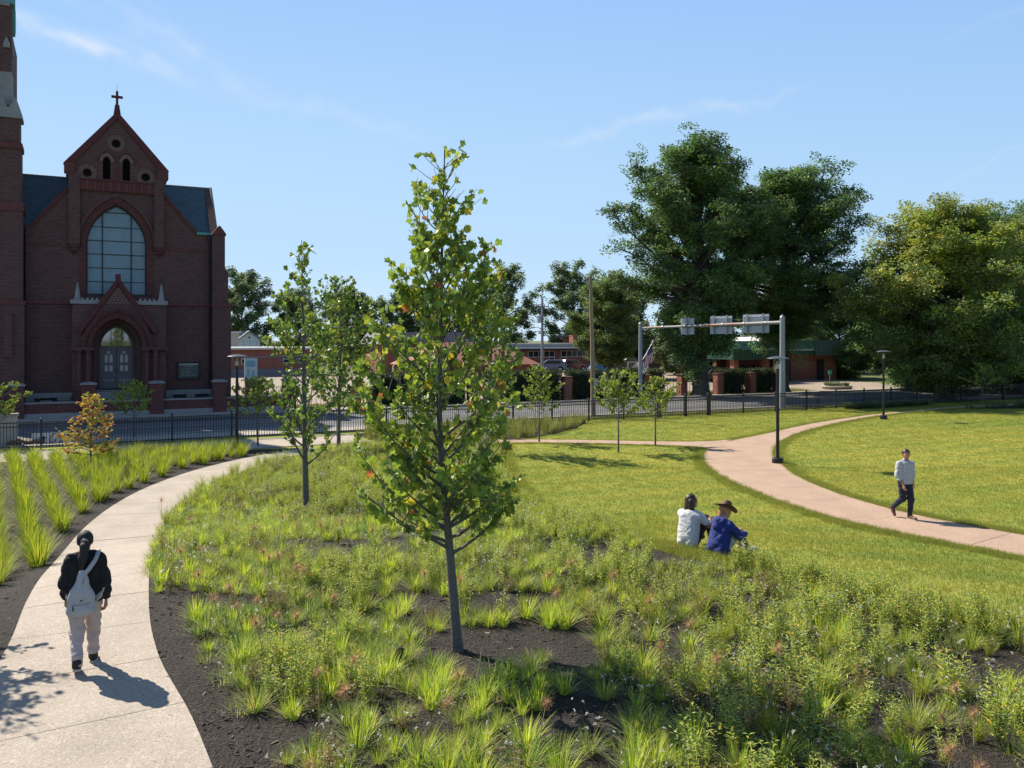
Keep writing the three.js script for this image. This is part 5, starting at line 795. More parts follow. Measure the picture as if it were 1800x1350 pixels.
const TULIP = [[0.207, 0.307, 0.035, 5], [0.297, 0.394, 0.041, 4], [0.413, 0.457, 0.041, 2.2], [0.124, 0.197, 0.032, 3], [0.595, 0.472, 0.035, 0.7], [0.429, 0.157, 0.047, 0.22]];
const tulipUnit = readyLeaf(tulipLeaf(0.083)), tulipSmall = readyLeaf(tulipLeaf(0.12));
const tulipMats = TULIP.map((c) => new THREE.MeshPhysicalMaterial({ color: lin(c[0], c[1], c[2]), roughness: 0.94, transmission: 0.46, thickness: 0, ior: 1.35, clearcoat: 0.35, clearcoatRoughness: 0.3, side: THREE.DoubleSide }));
mat.tulip = new THREE.MeshPhysicalMaterial({ color: lin(1, 1, 1), roughness: 0.94, transmission: 0.46, thickness: 0, ior: 1.35, clearcoat: 0.35, clearcoatRoughness: 0.3, side: THREE.DoubleSide });
{ // the big tulip tree in the foreground; its largest leaves are parts
  const T = thing('tulip_tree', 'young tulip tree with leaning grey trunk in the foreground bed', 'tree', P(-0.64, 10.15));
  const g = youngTree({ seed: 2024, trunk: [V3(0, -0.05, 0), V3(-0.1, 1.2, 0), V3(-0.22, 2.6, -0.02), V3(-0.2, 4.3, 0.03), V3(-0.16, 6.0, 0)], r0: 0.064, start: 0.24, prof: [[0, 0.5], [1.4, 0.66], [1.9, 0.86], [2.5, 0.98], [3.2, 0.92], [3.8, 0.8], [4.3, 0.62], [4.9, 0.44], [5.5, 0.24], [6.2, 0.08]], flat: 0.55, n: 66, up: 1.1, twig: 0.36, pal: TULIP, gap: 0.025, wander: 0.22, extra: [[0.27, 3.25, 0.75], [0.30, 3.0, 0.95], [0.36, 3.4, 0.95], [0.47, 3.1, 0.92], [0.3, 0.1, 0.6], [0.36, -0.3, 0.65], [0.6, 0.15, 0.62], [0.66, 2.9, 0.6], [0.28, 4.6, 0.8], [0.33, 1.4, 0.8]] });
  part('trunk', g.wood, mat.barkYoung, T); g.branches.forEach((b) => part('branch', b, mat.barkYoung, T));
  g.leaves.sort((a, b) => b.s - a.s);
  for (const l of g.leaves.slice(0, 300)) { const m = part('leaf', tulipUnit, tulipMats[l.pal], T); m.applyMatrix4(l.m); }
  scatter('crown', tulipUnit, mat.tulip, g.leaves.slice(300), null, null, T);
}
function slimTree(label, x, d, o, unit = tulipSmall, lm = mat.tulip, name = 'tulip_tree', group) {
  const T = thing(name, label, 'tree', P(x, d), 0, group), g = youngTree(o);
  part('trunk', g.wood, mat.barkYoung, T); part('branches', g.branches, mat.barkYoung, T); scatter('crown', unit, lm, g.leaves, null, null, T); return T;
}
const trunkUp = (H, lean = 0, s = 1) => [V3(0, -0.05, 0), V3(lean * 0.3, H * 0.3, 0.03 * s), V3(lean * 0.7, H * 0.65, -0.03 * s), V3(lean, H, 0)];
const COOL = [[0.15, 0.237, 0.03, 5], [0.213, 0.3, 0.033, 4], [0.3, 0.35, 0.035, 2], [0.088, 0.15, 0.025, 3], [0.4, 0.362, 0.037, 0.5]];
slimTree('slim tulip tree rising in the bed left of the foreground tree', -5.28, 21.9, { seed: 31, trunk: trunkUp(7.05, -0.12), r0: 0.085, start: 0.2, prof: [[0, 0.5], [1.5, 0.9], [2.4, 1.15], [3.6, 1.15], [4.8, 0.85], [5.6, 0.45], [6.3, 0.25], [7.1, 0.1]], n: 46, up: 0.95, twig: 0.34, pal: COOL, gap: 0.065, leafScale: 1.0 });
slimTree('bushy young tree standing just behind the slim tulip tree', -6.86, 33.75, { seed: 32, trunk: trunkUp(7.0, 0.1), r0: 0.085, start: 0.2, prof: [[0, 0.7], [1.6, 1.2], [3, 1.5], [4.6, 1.4], [5.6, 0.9], [7, 0.2]], n: 52, up: 0.9, twig: 0.4, pal: COOL, gap: 0.075, leafScale: 1.15 });
slimTree('young tree half hidden behind right side of the foreground tree', -1.0, 34.3, { seed: 33, trunk: trunkUp(6.3, 0.25), r0: 0.08, start: 0.24, prof: [[0, 0.6], [1.6, 1.1], [3, 1.35], [4.6, 1.15], [5.6, 0.6], [6.3, 0.2]], n: 46, up: 0.9, twig: 0.4, pal: COOL, gap: 0.075, leafScale: 1.15 });
const oval = readyLeaf(ovalLeaf(0.115, 0.42)), REDBUD = [[0.228, 0.3, 0.036, 5], [0.156, 0.228, 0.03, 3], [0.336, 0.36, 0.042, 2], [0.108, 0.156, 0.024, 2]];
const small = (H, w, seed, lean = 0) => ({ seed, trunk: trunkUp(H, lean), r0: 0.042, start: 0.4, prof: [[0, w * 0.6], [H * 0.42, w * 0.95], [H * 0.65, w], [H * 0.85, w * 0.65], [H, 0.1]], n: 30, up: 0.62, twig: 0.3, pal: REDBUD, gap: 0.06, leafScale: 1.15, droop: 0.2, wander: 0.25 });
slimTree('small lawn tree standing at the end of the narrow path', 1.19, 37.29, small(3.35, 0.9, 41), oval, mat.leaf, 'young_tree', 'small trees on the lawn');
slimTree('small spreading lawn tree in front of the narrow path', 4.25, 34.09, small(3.2, 1.15, 42), oval, mat.leaf, 'young_tree', 'small trees on the lawn');
slimTree('small lawn tree right of its spreading neighbour, by the path fork', 6.06, 36.1, small(2.9, 1.0, 43), oval, mat.leaf, 'young_tree', 'small trees on the lawn');
slimTree('small tree beside the lamp nearest the church', -10.72, 36.0, small(2.95, 1.0, 44), oval, mat.leaf, 'young_tree');
slimTree('small tree half cut off at the left edge', -21.4, 35.3, small(2.7, 1.1, 45), oval, mat.leaf, 'young_tree');
slimTree('small dark tree in the shade before the church door', -16.95, 38.3, small(2.65, 0.85, 46), oval, mat.leaf, 'young_tree');
slimTree('small light green tree before the fence at far right', 31.9, 57.9, { ...small(2.95, 1.05, 47) }, oval, mat.leaf, 'young_tree');
slimTree('small dark tree in the shade by the fence opening', 27.9, 60.6, small(2.8, 1.0, 48), oval, mat.leaf, 'young_tree');
slimTree('young tree beyond the left edge whose shadow falls on the path', -8.35, 10.7, { seed: 49, trunk: trunkUp(4.0), r0: 0.06, start: 0.36, prof: [[0, 0.7], [1.6, 1.2], [2.6, 1.3], [3.5, 0.8], [4, 0.2]], n: 34, up: 0.7, twig: 0.4, pal: REDBUD, gap: 0.045, leafScale: 0.85, wander: 0.25 }, oval, mat.leaf, 'young_tree');
const MAPLE = [[0.528, 0.369, 0.054, 4], [0.373, 0.369, 0.046, 3], [0.559, 0.217, 0.062, 2.4], [0.265, 0.286, 0.046, 2], [0.373, 0.134, 0.062, 1]];
slimTree('small tree turning orange and yellow in the grass bed', -14.66, 29.7, { seed: 50, trunk: trunkUp(2.62, 0.05), r0: 0.04, start: 0.2, prof: [[0, 0.5], [0.7, 1.05], [1.1, 1.0], [1.7, 0.62], [2.2, 0.45], [2.62, 0.1]], n: 44, up: 0.25, twig: 0.26, pal: MAPLE, gap: 0.036, leafScale: 1.05, droop: 0.5 }, readyLeaf(ovalLeaf(0.12, 0.3)), mat.leaf, 'maple_tree');
// ---------------------------------------------------------------- herbaceous plants
function blade(v, c, base, az, h, reach, w, col, seg = 4, bend = 1.7) {          // an arching blade of grass
  const ca = Math.cos(az), sa = Math.sin(az), q = (t) => [base.x + ca * reach * Math.pow(t, bend), base.y + h * (t - 0.28 * t * t * Math.min(1, reach / h)), base.z + sa * reach * Math.pow(t, bend)];
  for (let k = 0; k < seg; k++) { const a = q(k / seg), b = q((k + 1) / seg), wa = w / 2 * (1 - Math.pow(k / seg, 2)), wb = w / 2 * (1 - Math.pow((k + 1) / seg, 2)), px = -sa, pz = ca; v.push(a[0] - px * wa, a[1], a[2] - pz * wa, a[0] + px * wa, a[1], a[2] + pz * wa, b[0] + px * wb, b[1], b[2] + pz * wb); for (let i = 0; i < 3; i++) c.push(...col); if (k < seg - 1) { v.push(a[0] - px * wa, a[1], a[2] - pz * wa, b[0] + px * wb, b[1], b[2] + pz * wb, b[0] - px * wb, b[1], b[2] - pz * wb); for (let i = 0; i < 3; i++) c.push(...col); } }
}
const tone = (R, pal) => { const p = pick(R, pal), f = 0.75 + 0.5 * R(); return [p[0] * f, p[1] * f, p[2] * f]; };
function tuft(seed, { n, h, reach, w, foot = 0.05, pal, bend = 1.7, seg = 4 }) {
  const R = rng(seed), v = [], c = []; for (let i = 0; i < n; i++) { const az = R() * 6.283, r = foot * Math.sqrt(R()); blade(v, c, V3(Math.cos(az) * r, -0.02, Math.sin(az) * r), az + (R() - 0.5) * 1.2, h * (0.55 + 0.5 * R()), reach * (0.15 + 0.95 * R()), w * (0.7 + 0.6 * R()), tone(R, pal), seg, bend); }
  return readyLeaf(tris(v, c));
}
function stemPlant(seed, { stems, h, reach, leaf, lw, leaves, pal, stemPal = [[0.12, 0.14, 0.03, 1]], tilt = 0.7 }) {
  const R = rng(seed), v = [], c = [];
  for (let i = 0; i < stems; i++) {
    const az = R() * 6.283, H = h * (0.65 + 0.5 * R()), re = reach * (0.2 + 0.9 * R()), ca = Math.cos(az), sa = Math.sin(az), q = (t) => V3(ca * re * Math.pow(t, 1.4), -0.02 + H * t, sa * re * Math.pow(t, 1.4));
    blade(v, c, V3(0, -0.02, 0), az, H * 1.25, re, 0.006, tone(R, stemPal), 3, 1.4);
    for (let k = 0; k < leaves; k++) { const t = 0.2 + 0.8 * (k + R()) / leaves, p = q(t), a = k * 2.4 + R(), L = leaf * (0.6 + 0.6 * R()) * (1.15 - 0.5 * t), el = tilt * (0.3 + 0.7 * R()), dx = Math.cos(a) * Math.cos(el), dy = Math.sin(el), dz = Math.sin(a) * Math.cos(el), wx = -Math.sin(a) * lw / 2, wz = Math.cos(a) * lw / 2, col = tone(R, pal);
      v.push(p.x, p.y, p.z, p.x + dx * L * 0.45 + wx, p.y + dy * L * 0.5, p.z + dz * L * 0.45 + wz, p.x + dx * L, p.y + dy * L * 0.75, p.z + dz * L, p.x, p.y, p.z, p.x + dx * L, p.y + dy * L * 0.75, p.z + dz * L, p.x + dx * L * 0.45 - wx, p.y + dy * L * 0.5, p.z + dz * L * 0.45 - wz); for (let j = 0; j < 6; j++) c.push(...col); }
  }
  return readyLeaf(tris(v, c));
}
function gauraFlowers(seed, n, h, reach) {                                        // small white four-petalled flowers held on wands
  const R = rng(seed), v = [];
  for (let i = 0; i < n; i++) { const az = R() * 6.283, r = reach * Math.sqrt(R()), p = V3(Math.cos(az) * r, h * (0.6 + 0.5 * R()), Math.sin(az) * r), s = 0.011 + 0.008 * R(), q = new THREE.Quaternion().setFromEuler(new THREE.Euler((R() - 0.2) * 1.6, R() * 6.28, (R() - 0.5) * 1.6)); for (let k = 0; k < 4; k++) { const a = (k - 1.5) * 1.0, pt = (x, y, z) => { const u = V3(x, y, z).applyQuaternion(q).add(p); return [u.x, u.y, u.z]; }; const o = pt(0, 0, 0), l = pt(Math.sin(a - 0.32) * s * 0.8, Math.cos(a - 0.32) * s * 0.8, 0.004), m = pt(Math.sin(a) * s * 1.2, Math.cos(a) * s * 1.2, 0.001), t = pt(Math.sin(a + 0.32) * s * 0.8, Math.cos(a + 0.32) * s * 0.8, 0.004); v.push(...o, ...l, ...m, ...o, ...m, ...t); } }
  return readyLeaf(tris(v));
}
function gauraWands(seed, n, h, reach) { const R = rng(seed), v = [], c = []; for (let i = 0; i < n; i++) { const az = R() * 6.283; blade(v, c, V3(0, 0, 0), az, h * (0.8 + 0.5 * R()), reach * R(), 0.004, tone(R, [[0.14, 0.13, 0.04, 2], [0.14, 0.07, 0.04, 1]]), 4, 1.3); } for (let i = 0; i < 40; i++) { const az = R() * 6.283, t = R(); blade(v, c, V3(Math.cos(az) * reach * 0.4 * t, h * 0.5 * t, Math.sin(az) * reach * 0.4 * t), R() * 6.28, 0.04, 0.06, 0.012, tone(R, [[0.09, 0.15, 0.03, 1], [0.06, 0.11, 0.02, 1]]), 2); } return readyLeaf(tris(v, c)); }
const LIME = [[0.441, 0.555, 0.043, 5], [0.587, 0.635, 0.056, 3], [0.252, 0.396, 0.04, 3], [0.671, 0.555, 0.118, 0.8]];
const FINE = [[0.318, 0.414, 0.05, 4], [0.448, 0.487, 0.062, 3], [0.187, 0.288, 0.038, 3], [0.521, 0.414, 0.141, 1]];
const DEEP = [[0.18, 0.293, 0.04, 4], [0.28, 0.384, 0.045, 3], [0.12, 0.201, 0.033, 2]];
const AMS = [[0.453, 0.509, 0.056, 4], [0.603, 0.546, 0.046, 2.5], [0.265, 0.377, 0.041, 3]];
const RUSTY = [[0.26, 0.13, 0.05, 2], [0.22, 0.20, 0.03, 3], [0.34, 0.20, 0.05, 1], [0.14, 0.07, 0.04, 1.5]];
const WILLOW = [[0.317, 0.415, 0.05, 4], [0.506, 0.546, 0.066, 3], [0.19, 0.282, 0.038, 2], [0.697, 0.488, 0.056, 0.6]];
const kinds = {
  fine: { geo: [1, 2, 3].map((s) => tuft(500 + s, { n: 150, h: 0.34, reach: 0.27, w: 0.0065, pal: FINE, foot: 0.06 })), word: 'fine-bladed yellow-green grass tuft' },
  bright: { geo: [1, 2, 3].map((s) => tuft(520 + s, { n: 90, h: 0.36, reach: 0.24, w: 0.011, pal: LIME, foot: 0.06 })), word: 'bright lime grass tuft with broader blades' },
  deep: { geo: [1, 2].map((s) => tuft(540 + s, { n: 60, h: 0.30, reach: 0.26, w: 0.013, pal: DEEP, foot: 0.05, bend: 1.5 })), word: 'deep green strap-leaved tuft' },
  willow: { geo: [1, 2, 3].map((s) => stemPlant(560 + s, { stems: 11, h: 0.48, reach: 0.2, leaf: 0.085, lw: 0.017, leaves: 22, pal: WILLOW })), word: 'leafy perennial with narrow willow-like leaves' },
  feather: { geo: [1, 2].map((s) => stemPlant(580 + s, { stems: 20, h: 0.36, reach: 0.24, leaf: 0.06, lw: 0.006, leaves: 34, pal: AMS, tilt: 1.0 })), word: 'feathery yellow-green perennial mound' },
  rusty: { geo: [1].map((s) => stemPlant(600 + s, { stems: 12, h: 0.36, reach: 0.2, leaf: 0.07, lw: 0.018, leaves: 16, pal: RUSTY })), word: 'perennial with reddish autumn leaves' },
  gaura: { geo: [1, 2, 3].map((s) => gauraWands(620 + s, 12, 0.42, 0.3)), flowers: [1, 2, 3].map((s) => gauraFlowers(640 + s, 10, 0.42, 0.3)), word: 'wiry perennial dotted with small white flowers' },
};
const bedSpots = [];
{
  const R = rng(77), st = 0.25;
  for (let x = -10; x < 9.5; x += st) for (let d = 5.2; d < 36.6; d += st) {
    const px = x + (R() - 0.5) * st, pd = d + (R() - 0.5) * st, r1 = R(), r2 = R(), r3 = R();
    if (Math.abs(px) > 0.62 * pd + 1 || !inside(bedPoly, px, pd) || pd < 6.2) continue;
    // bare mulch round the trunks and in patches, and a bare strip along the near path edge
    if (px > 2.3 && px < 4.7 && pd > 13.7 && pd < 16.2) continue;
    if (Math.hypot(px + 0.35, (pd - 10.1) * 1.0) < 0.62 + 0.3 * r3 || Math.hypot(px + 5.2, pd - 21.8) < 0.5) continue;
    const edge = pathRightEdge.reduce((m, [ex, ed]) => Math.min(m, Math.hypot(ex - px, ed - pd)), 9);
    if (edge < (pd < 12 ? 0.42 : 0.12)) continue;
    const bare = fbm(px * 0.75, pd * 0.75, 3, 131);
    if (bare > (px < -1 && pd < 10.5 ? 0.72 : pd < 17 ? 0.63 : 0.74) && r1 < 0.9) continue;
    if (r1 < 0.05) continue;
    const zone = fbm(px * 0.45 + 9, pd * 0.45, 3, 141), right = smooth(-0.5, 2.5, px + (pd - 12) * 0.12);
    let k; const t = zone + (r2 - 0.5) * 0.55;
    if (r3 < 0.15) k = 'gaura'; else if (right > 0.4 ? t < 0.40 : t < 0.30) k = 'willow'; else if (t < 0.5) k = 'fine'; else if (t < 0.66) k = r3 < 0.6 ? 'bright' : 'fine'; else if (right > 0.4) k = r3 < 0.55 ? 'feather' : 'willow'; else k = r3 < 0.4 ? 'deep' : 'bright';
    if (r3 > 0.955) k = 'rusty';
    if (pd > 22 && r3 > 0.3 && r3 < 0.62) k = r3 < 0.45 ? 'feather' : 'willow';
    bedSpots.push({ x: px, d: pd, k, i: Math.floor(r2 * 97), s: (0.62 + 0.62 * R()) * (px > 2 && px < 5 && pd > 12.4 && pd < 13.8 ? 0.68 : 1), r: R() * 6.283 });
  }
  // a thicker edge towards the lawn
  for (let i = 0; i < 260; i++) { const k = Math.floor(R() * (lawnEdge.length - 1)), t = R(), x = lerp(lawnEdge[k][0], lawnEdge[k + 1][0], t) - 0.5 * R() + 0.12, d = lerp(lawnEdge[k][1], lawnEdge[k + 1][1], t) - 0.25 * R(); if (d < 7 || d > 36 || (x > 2.3 && x < 4.7 && d > 13.7 && d < 16.2)) continue; const kk = ['willow', 'feather', 'fine', 'bright', 'willow'][Math.floor(R() * 5)]; bedSpots.push({ x, d, k: kk, i: i, s: 0.7 + 0.55 * R(), r: R() * 6.283 }); }
}
{ // a fine, low matrix of meadow grass between the larger plants
  const g = [1, 2].map((q) => tuft(660 + q, { n: 46, h: 0.24, reach: 0.2, w: 0.0055, pal: FINE, foot: 0.12, seg: 3 })), R = rng(68), L = [[], []];
  for (let i = 0; i < 15000; i++) {
    const x = -10 + 19 * R(), d = 6.4 + 30 * R(), r = R(); if (Math.abs(x) > 0.62 * d + 1 || !inside(bedPoly, x, d)) continue;
    const bare = fbm(x * 0.75, d * 0.75, 3, 131), cover = (0.3 + 0.7 * smooth(8, 14, d - 0.6 * x)) * (1 - smooth(0.5, 0.66, bare) * (d < 17 ? 0.95 : 0.6)); if (r > cover) continue;
    if (Math.hypot(x + 0.35, d - 10.1) < 0.75 || Math.hypot(x + 5.2, d - 21.8) < 0.45) continue;
    if (d < 13 && pathRightEdge.some(([ex, ed]) => Math.hypot(ex - x, ed - d) < 0.42)) continue;
    L[i % 2].push({ p: P(x, d), r: R() * 6.28, s: 0.65 + 0.6 * R() });
  }
  L.forEach((l, i) => scatter('meadow_grass', g[i], mat.blade, l, i ? 'low fine grass filling the meadow bed' : 'short yellow-green grass between the meadow plants', 'grass'));
}
function plantOut(spots, limit, zoneWord, group, stuffLabel) {
  spots.sort((a, b) => a.d - b.d);
  const seen = spots.filter((s) => Math.abs(s.x) < 0.6 * s.d && (4.5 - hill(s.x, s.d) - 0.3) / s.d < 0.51), near = new Set(seen.slice(0, limit)), rest = {};
  const proto = {};
  for (const s of spots) {
    const K = kinds[s.k], gi = s.i % K.geo.length, key = s.k + gi;
    if (near.has(s)) {
      const label = s.label ?? `${K.word} ${zoneWord(s)}`;
      if (!proto[key]) { const T = thing(`${s.k === 'gaura' ? 'flowering_plant' : s.k === 'willow' || s.k === 'feather' || s.k === 'rusty' ? 'leafy_plant' : s.k === 'clump' ? 'grass_clump' : 'grass_tuft'}`, label, s.k === 'gaura' || s.k === 'willow' || s.k === 'feather' || s.k === 'rusty' ? 'plant' : 'grass', P(s.x, s.d), s.r, group); T.scale.setScalar(s.s); part('foliage', K.geo[gi], mat.blade, T); if (K.flowers) part('flowers', K.flowers[gi], mat.petal, T); proto[key] = T; }
      else copyOf(proto[key], label, P(s.x, s.d), s.r, s.s);
    } else (rest[key] ??= { K, gi, list: [] }).list.push({ p: P(s.x, s.d), r: s.r, s: s.s });
  }
  for (const { K, gi, list } of Object.values(rest)) { scatter('bed_planting', K.geo[gi], mat.blade, list, `${stuffLabel}: ${K.word.replace('tuft', 'tufts')}`, 'plants'); if (K.flowers) scatter('white_blossom', K.flowers[gi], mat.petal, list.map((l) => ({ ...l })), 'tiny white blossoms scattered over the far meadow bed', 'flowers'); }
}
const bedZone = (s) => { const px = s.x / s.d, low = s.d < 8.2; return px < -0.36 ? 'at the bed edge opposite the walking woman' : px < -0.24 ? (low ? 'at the bottom left beside the pale path' : 'in the meadow right of the walking woman') : px < -0.1 ? (low ? 'at the bottom edge left of the garden light' : s.d < 10 ? 'left of the small garden light' : 'up the slope left of the tulip tree') : px < 0.02 ? (low ? 'at the bottom edge below the tulip trunk' : s.d < 10.6 ? 'close to the tulip tree trunk' : 'just behind the tulip tree trunk') : px < 0.17 ? (low ? 'at the bottom edge right of the trunk' : s.d < 10 ? 'in the tulip tree shadow' : 'between tulip trunk and seated couple') : px < 0.34 ? (low ? 'at the bottom edge right of centre' : s.d < 10 ? 'mid slope below the seated couple' : 'just below the seated couple') : px < 0.46 ? (low ? 'at the bottom edge near the right corner' : 'near the lawn edge at right') : 'in the far right corner of the bed'; };
plantOut(bedSpots, 300, bedZone, 'meadow bed plants', 'meadow planting behind the foreground tree');
{ // upright grass clumps set in rows across the street-side bed
  kinds.clump = { geo: [1, 2, 3, 4].map((s) => tuft(700 + s, { n: 130, h: 0.62, reach: 0.38, w: 0.013, pal: [[0.33, 0.40, 0.024, 5], [0.42, 0.44, 0.03, 3], [0.18, 0.27, 0.02, 3], [0.42, 0.36, 0.06, 0.6]], foot: 0.1, bend: 1.45 })), word: 'upright lime ornamental grass clump' };
  const R = rng(88), spots = [];
  for (let w = -9; w < 9; w += 0.66) for (let q = 2; q < 45; q += 0.5) {
    const jit = smooth(2.2, 3.4, w), ww = w + (R() - 0.5) * (0.12 + 0.5 * jit), qq = q + (R() - 0.5) * (0.2 + 0.3 * jit), x = 0.85 * ww - 0.527 * qq, d = 0.527 * ww + 0.85 * qq;
    const s = 0.82 + 0.5 * R(), r = R() * 6.283, i = Math.floor(R() * 97), skip = R();
    if (!inside(leftBedPoly, x, d) || x < -0.63 * d - 1 || skip < 0.04) continue;
    const e = pathLeftEdge.reduce((m, [ex, ed]) => Math.min(m, Math.hypot(ex - x, ed - d)), 9); if (e < 0.45 || (d < 14 && e < 0.6)) continue;
    if (Math.hypot(x + 14.66, d - 29.7) < 0.4) continue;
    spots.push({ x, d, k: 'clump', i, s, r, row: w, jit });
  }
  const ord = (n) => ['first', 'second', 'third', 'fourth', 'fifth', 'sixth', 'seventh', 'eighth', 'ninth', 'tenth', 'eleventh', 'twelfth', 'thirteenth', 'fourteenth', 'fifteenth', 'sixteenth', 'seventeenth', 'eighteenth', 'nineteenth', 'twentieth'][n] ?? 'farthest';
  const shown = spots.filter((s) => Math.abs(s.x) < 0.6 * s.d), rows = [...new Set(shown.map((s) => s.row))].sort((a, b) => a - b);
  rows.forEach((w, ri) => shown.filter((s) => s.row === w).sort((a, b) => a.d - b.d).forEach((s, k) => { if (s.jit < 0.2) s.label = `lime grass clump, ${ord(k)} from the path in ${ord(ri)} row from left edge`; }));
  plantOut(spots, 300, (s) => s.d < 17 ? 'nearest the walking woman, in rows on dark mulch' : s.x < -13.2 ? 'in the far rows near the fence and maple' : 'in straight rows left of the pale path', 'grass clumps in rows', 'rows of grass clumps near the fence');
}
{ // loose tall grasses in the far bed, by the fence
  const g = [1, 2].map((s) => tuft(740 + s, { n: 60, h: 0.8, reach: 0.4, w: 0.012, pal: [[0.20, 0.22, 0.035, 4], [0.27, 0.26, 0.05, 3], [0.12, 0.16, 0.03, 3]], foot: 0.12 })), R = rng(99), L = [[], []];
  for (let i = 0; i < 900; i++) { const x = -8 + 12 * R(), d = 35.5 + 11 * R(); if (!inside(farBedPoly, x, d)) continue; L[i % 2].push({ p: P(x, d), r: R() * 6.28, s: 0.6 + 0.5 * R() }); }
  for (let i = 0; i < 130; i++) { const u = 0.5 + 3.5 * R(), v = 35.2 + 0.8 * R(), x = sx(u, v), d = sd(u, v); L[i % 2].push({ p: P(x, d), r: R() * 6.28, s: 0.5 + 0.3 * R() }); }
  L.forEach((l, i) => scatter('tall_grass', g[i], mat.blade, l, i ? 'wispy pale grasses in the bed along the fence' : 'tall yellowish grasses between fence and lawn', 'grass'));
  const b = stemPlant(760, { stems: 9, h: 0.4, reach: 0.3, leaf: 0.12, lw: 0.05, leaves: 12, pal: [[0.06, 0.12, 0.02, 3], [0.10, 0.16, 0.03, 2]] }), E = [];
  for (let i = 0; i < 500; i++) { const x = 29 + 19 * R(), d = 55 + 6 * R(); if (inside(eastBedPoly, x, d)) E.push({ p: P(x, d), r: R() * 6.28, s: 0.8 + 0.5 * R() }); }
  for (let i = 0; i < 220; i++) { const u = 44 + 8 * R(), v = 38.9 + 0.7 * R(); E.push({ p: S(u, v), r: R() * 6.28, s: 0.7 + 0.4 * R() }); }
  for (let i = 0; i < 70; i++) { const a = R() * 6.28, r = 1.1 * Math.sqrt(R()), c = S(61.3, 55.8); E.push({ p: V3(c.x + r * Math.cos(a), 0.28, c.z + r * Math.sin(a)), r: a, s: 0.6 + 0.4 * R() }); }
  scatter('ground_cover', b, mat.blade, E, 'low leafy ground cover along the far fence and planter', 'plants');
  // unmown weeds and grass on the far verge
  const vg = tuft(770, { n: 40, h: 0.16, reach: 0.14, w: 0.02, pal: [[0.16, 0.19, 0.03, 3], [0.24, 0.23, 0.05, 2]], foot: 0.25, seg: 2 }), vl = [];
  for (let i = 0; i < 5200; i++) { const u = 13 + 45 * R(), v = R() < 0.35 ? 40.4 + 1.5 * R() : 52.9 + 5.6 * R(); if (v > 53.5 && v < 54.45) continue; vl.push({ p: S(u, v, 0.0), r: R() * 6.28, s: 0.6 + 0.7 * R() }); }
  scatter('verge_grass', vg, mat.blade, vl, 'rough grass on the verges either side of the street', 'grass');
}
// dried seed heads on bare stems
const ALLIUM = [[-8.63, 21.05], [-8.1, 21.05], [-6.91, 18.28], [-7.35, 22.14], [-6.99, 22.56], [-6.85, 24.0], [-4.74, 13.24], [-5.11, 13.27], [-4.69, 15.01], [-4.42, 16.07], [-5.25, 20.61], [-3.87, 16.37], [-3.28, 15.04], [-2.93, 15.35], [-2.8, 15.67], [-2.24, 14.29], [-3.82, 13.2], [-3.6, 12.51], [-3.4, 12.55], [-3.13, 12.17], [-4.11, 11.58], [-3.62, 11.23], [-3.68, 10.85], [-3.78, 10.55], [-3.27, 10.45], [-3.06, 10.59], [-2.86, 9.82], [-2.68, 10.06], [-2.5, 10.1], [-2.53, 10.76], [-2.12, 10.36], [-2.9, 11.58], [-1.72, 8.41], [-1.84, 8.16], [-1.58, 7.96], [-0.62, 8.12], [-0.59, 7.68], [-1.61, 6.57], [-0.4, 9.13], [0.22, 7.62], [0.68, 10.9], [0.6, 11.78], [1.34, 11.93], [0.86, 12.42], [1.56, 8.98], [2.13, 9.68], [2.13, 8.8], [1.64, 10.45], [2.46, 8.23], [2.8, 8.73], [4.12, 7.75], [3.44, 7.17], [3.78, 7.07], [3.98, 7.33], [3.28, 6.5], [3.49, 6.53], [-1.67, 14.5], [-1.98, 15.63], [-1.18, 11.96], [-0.7, 11.69]];
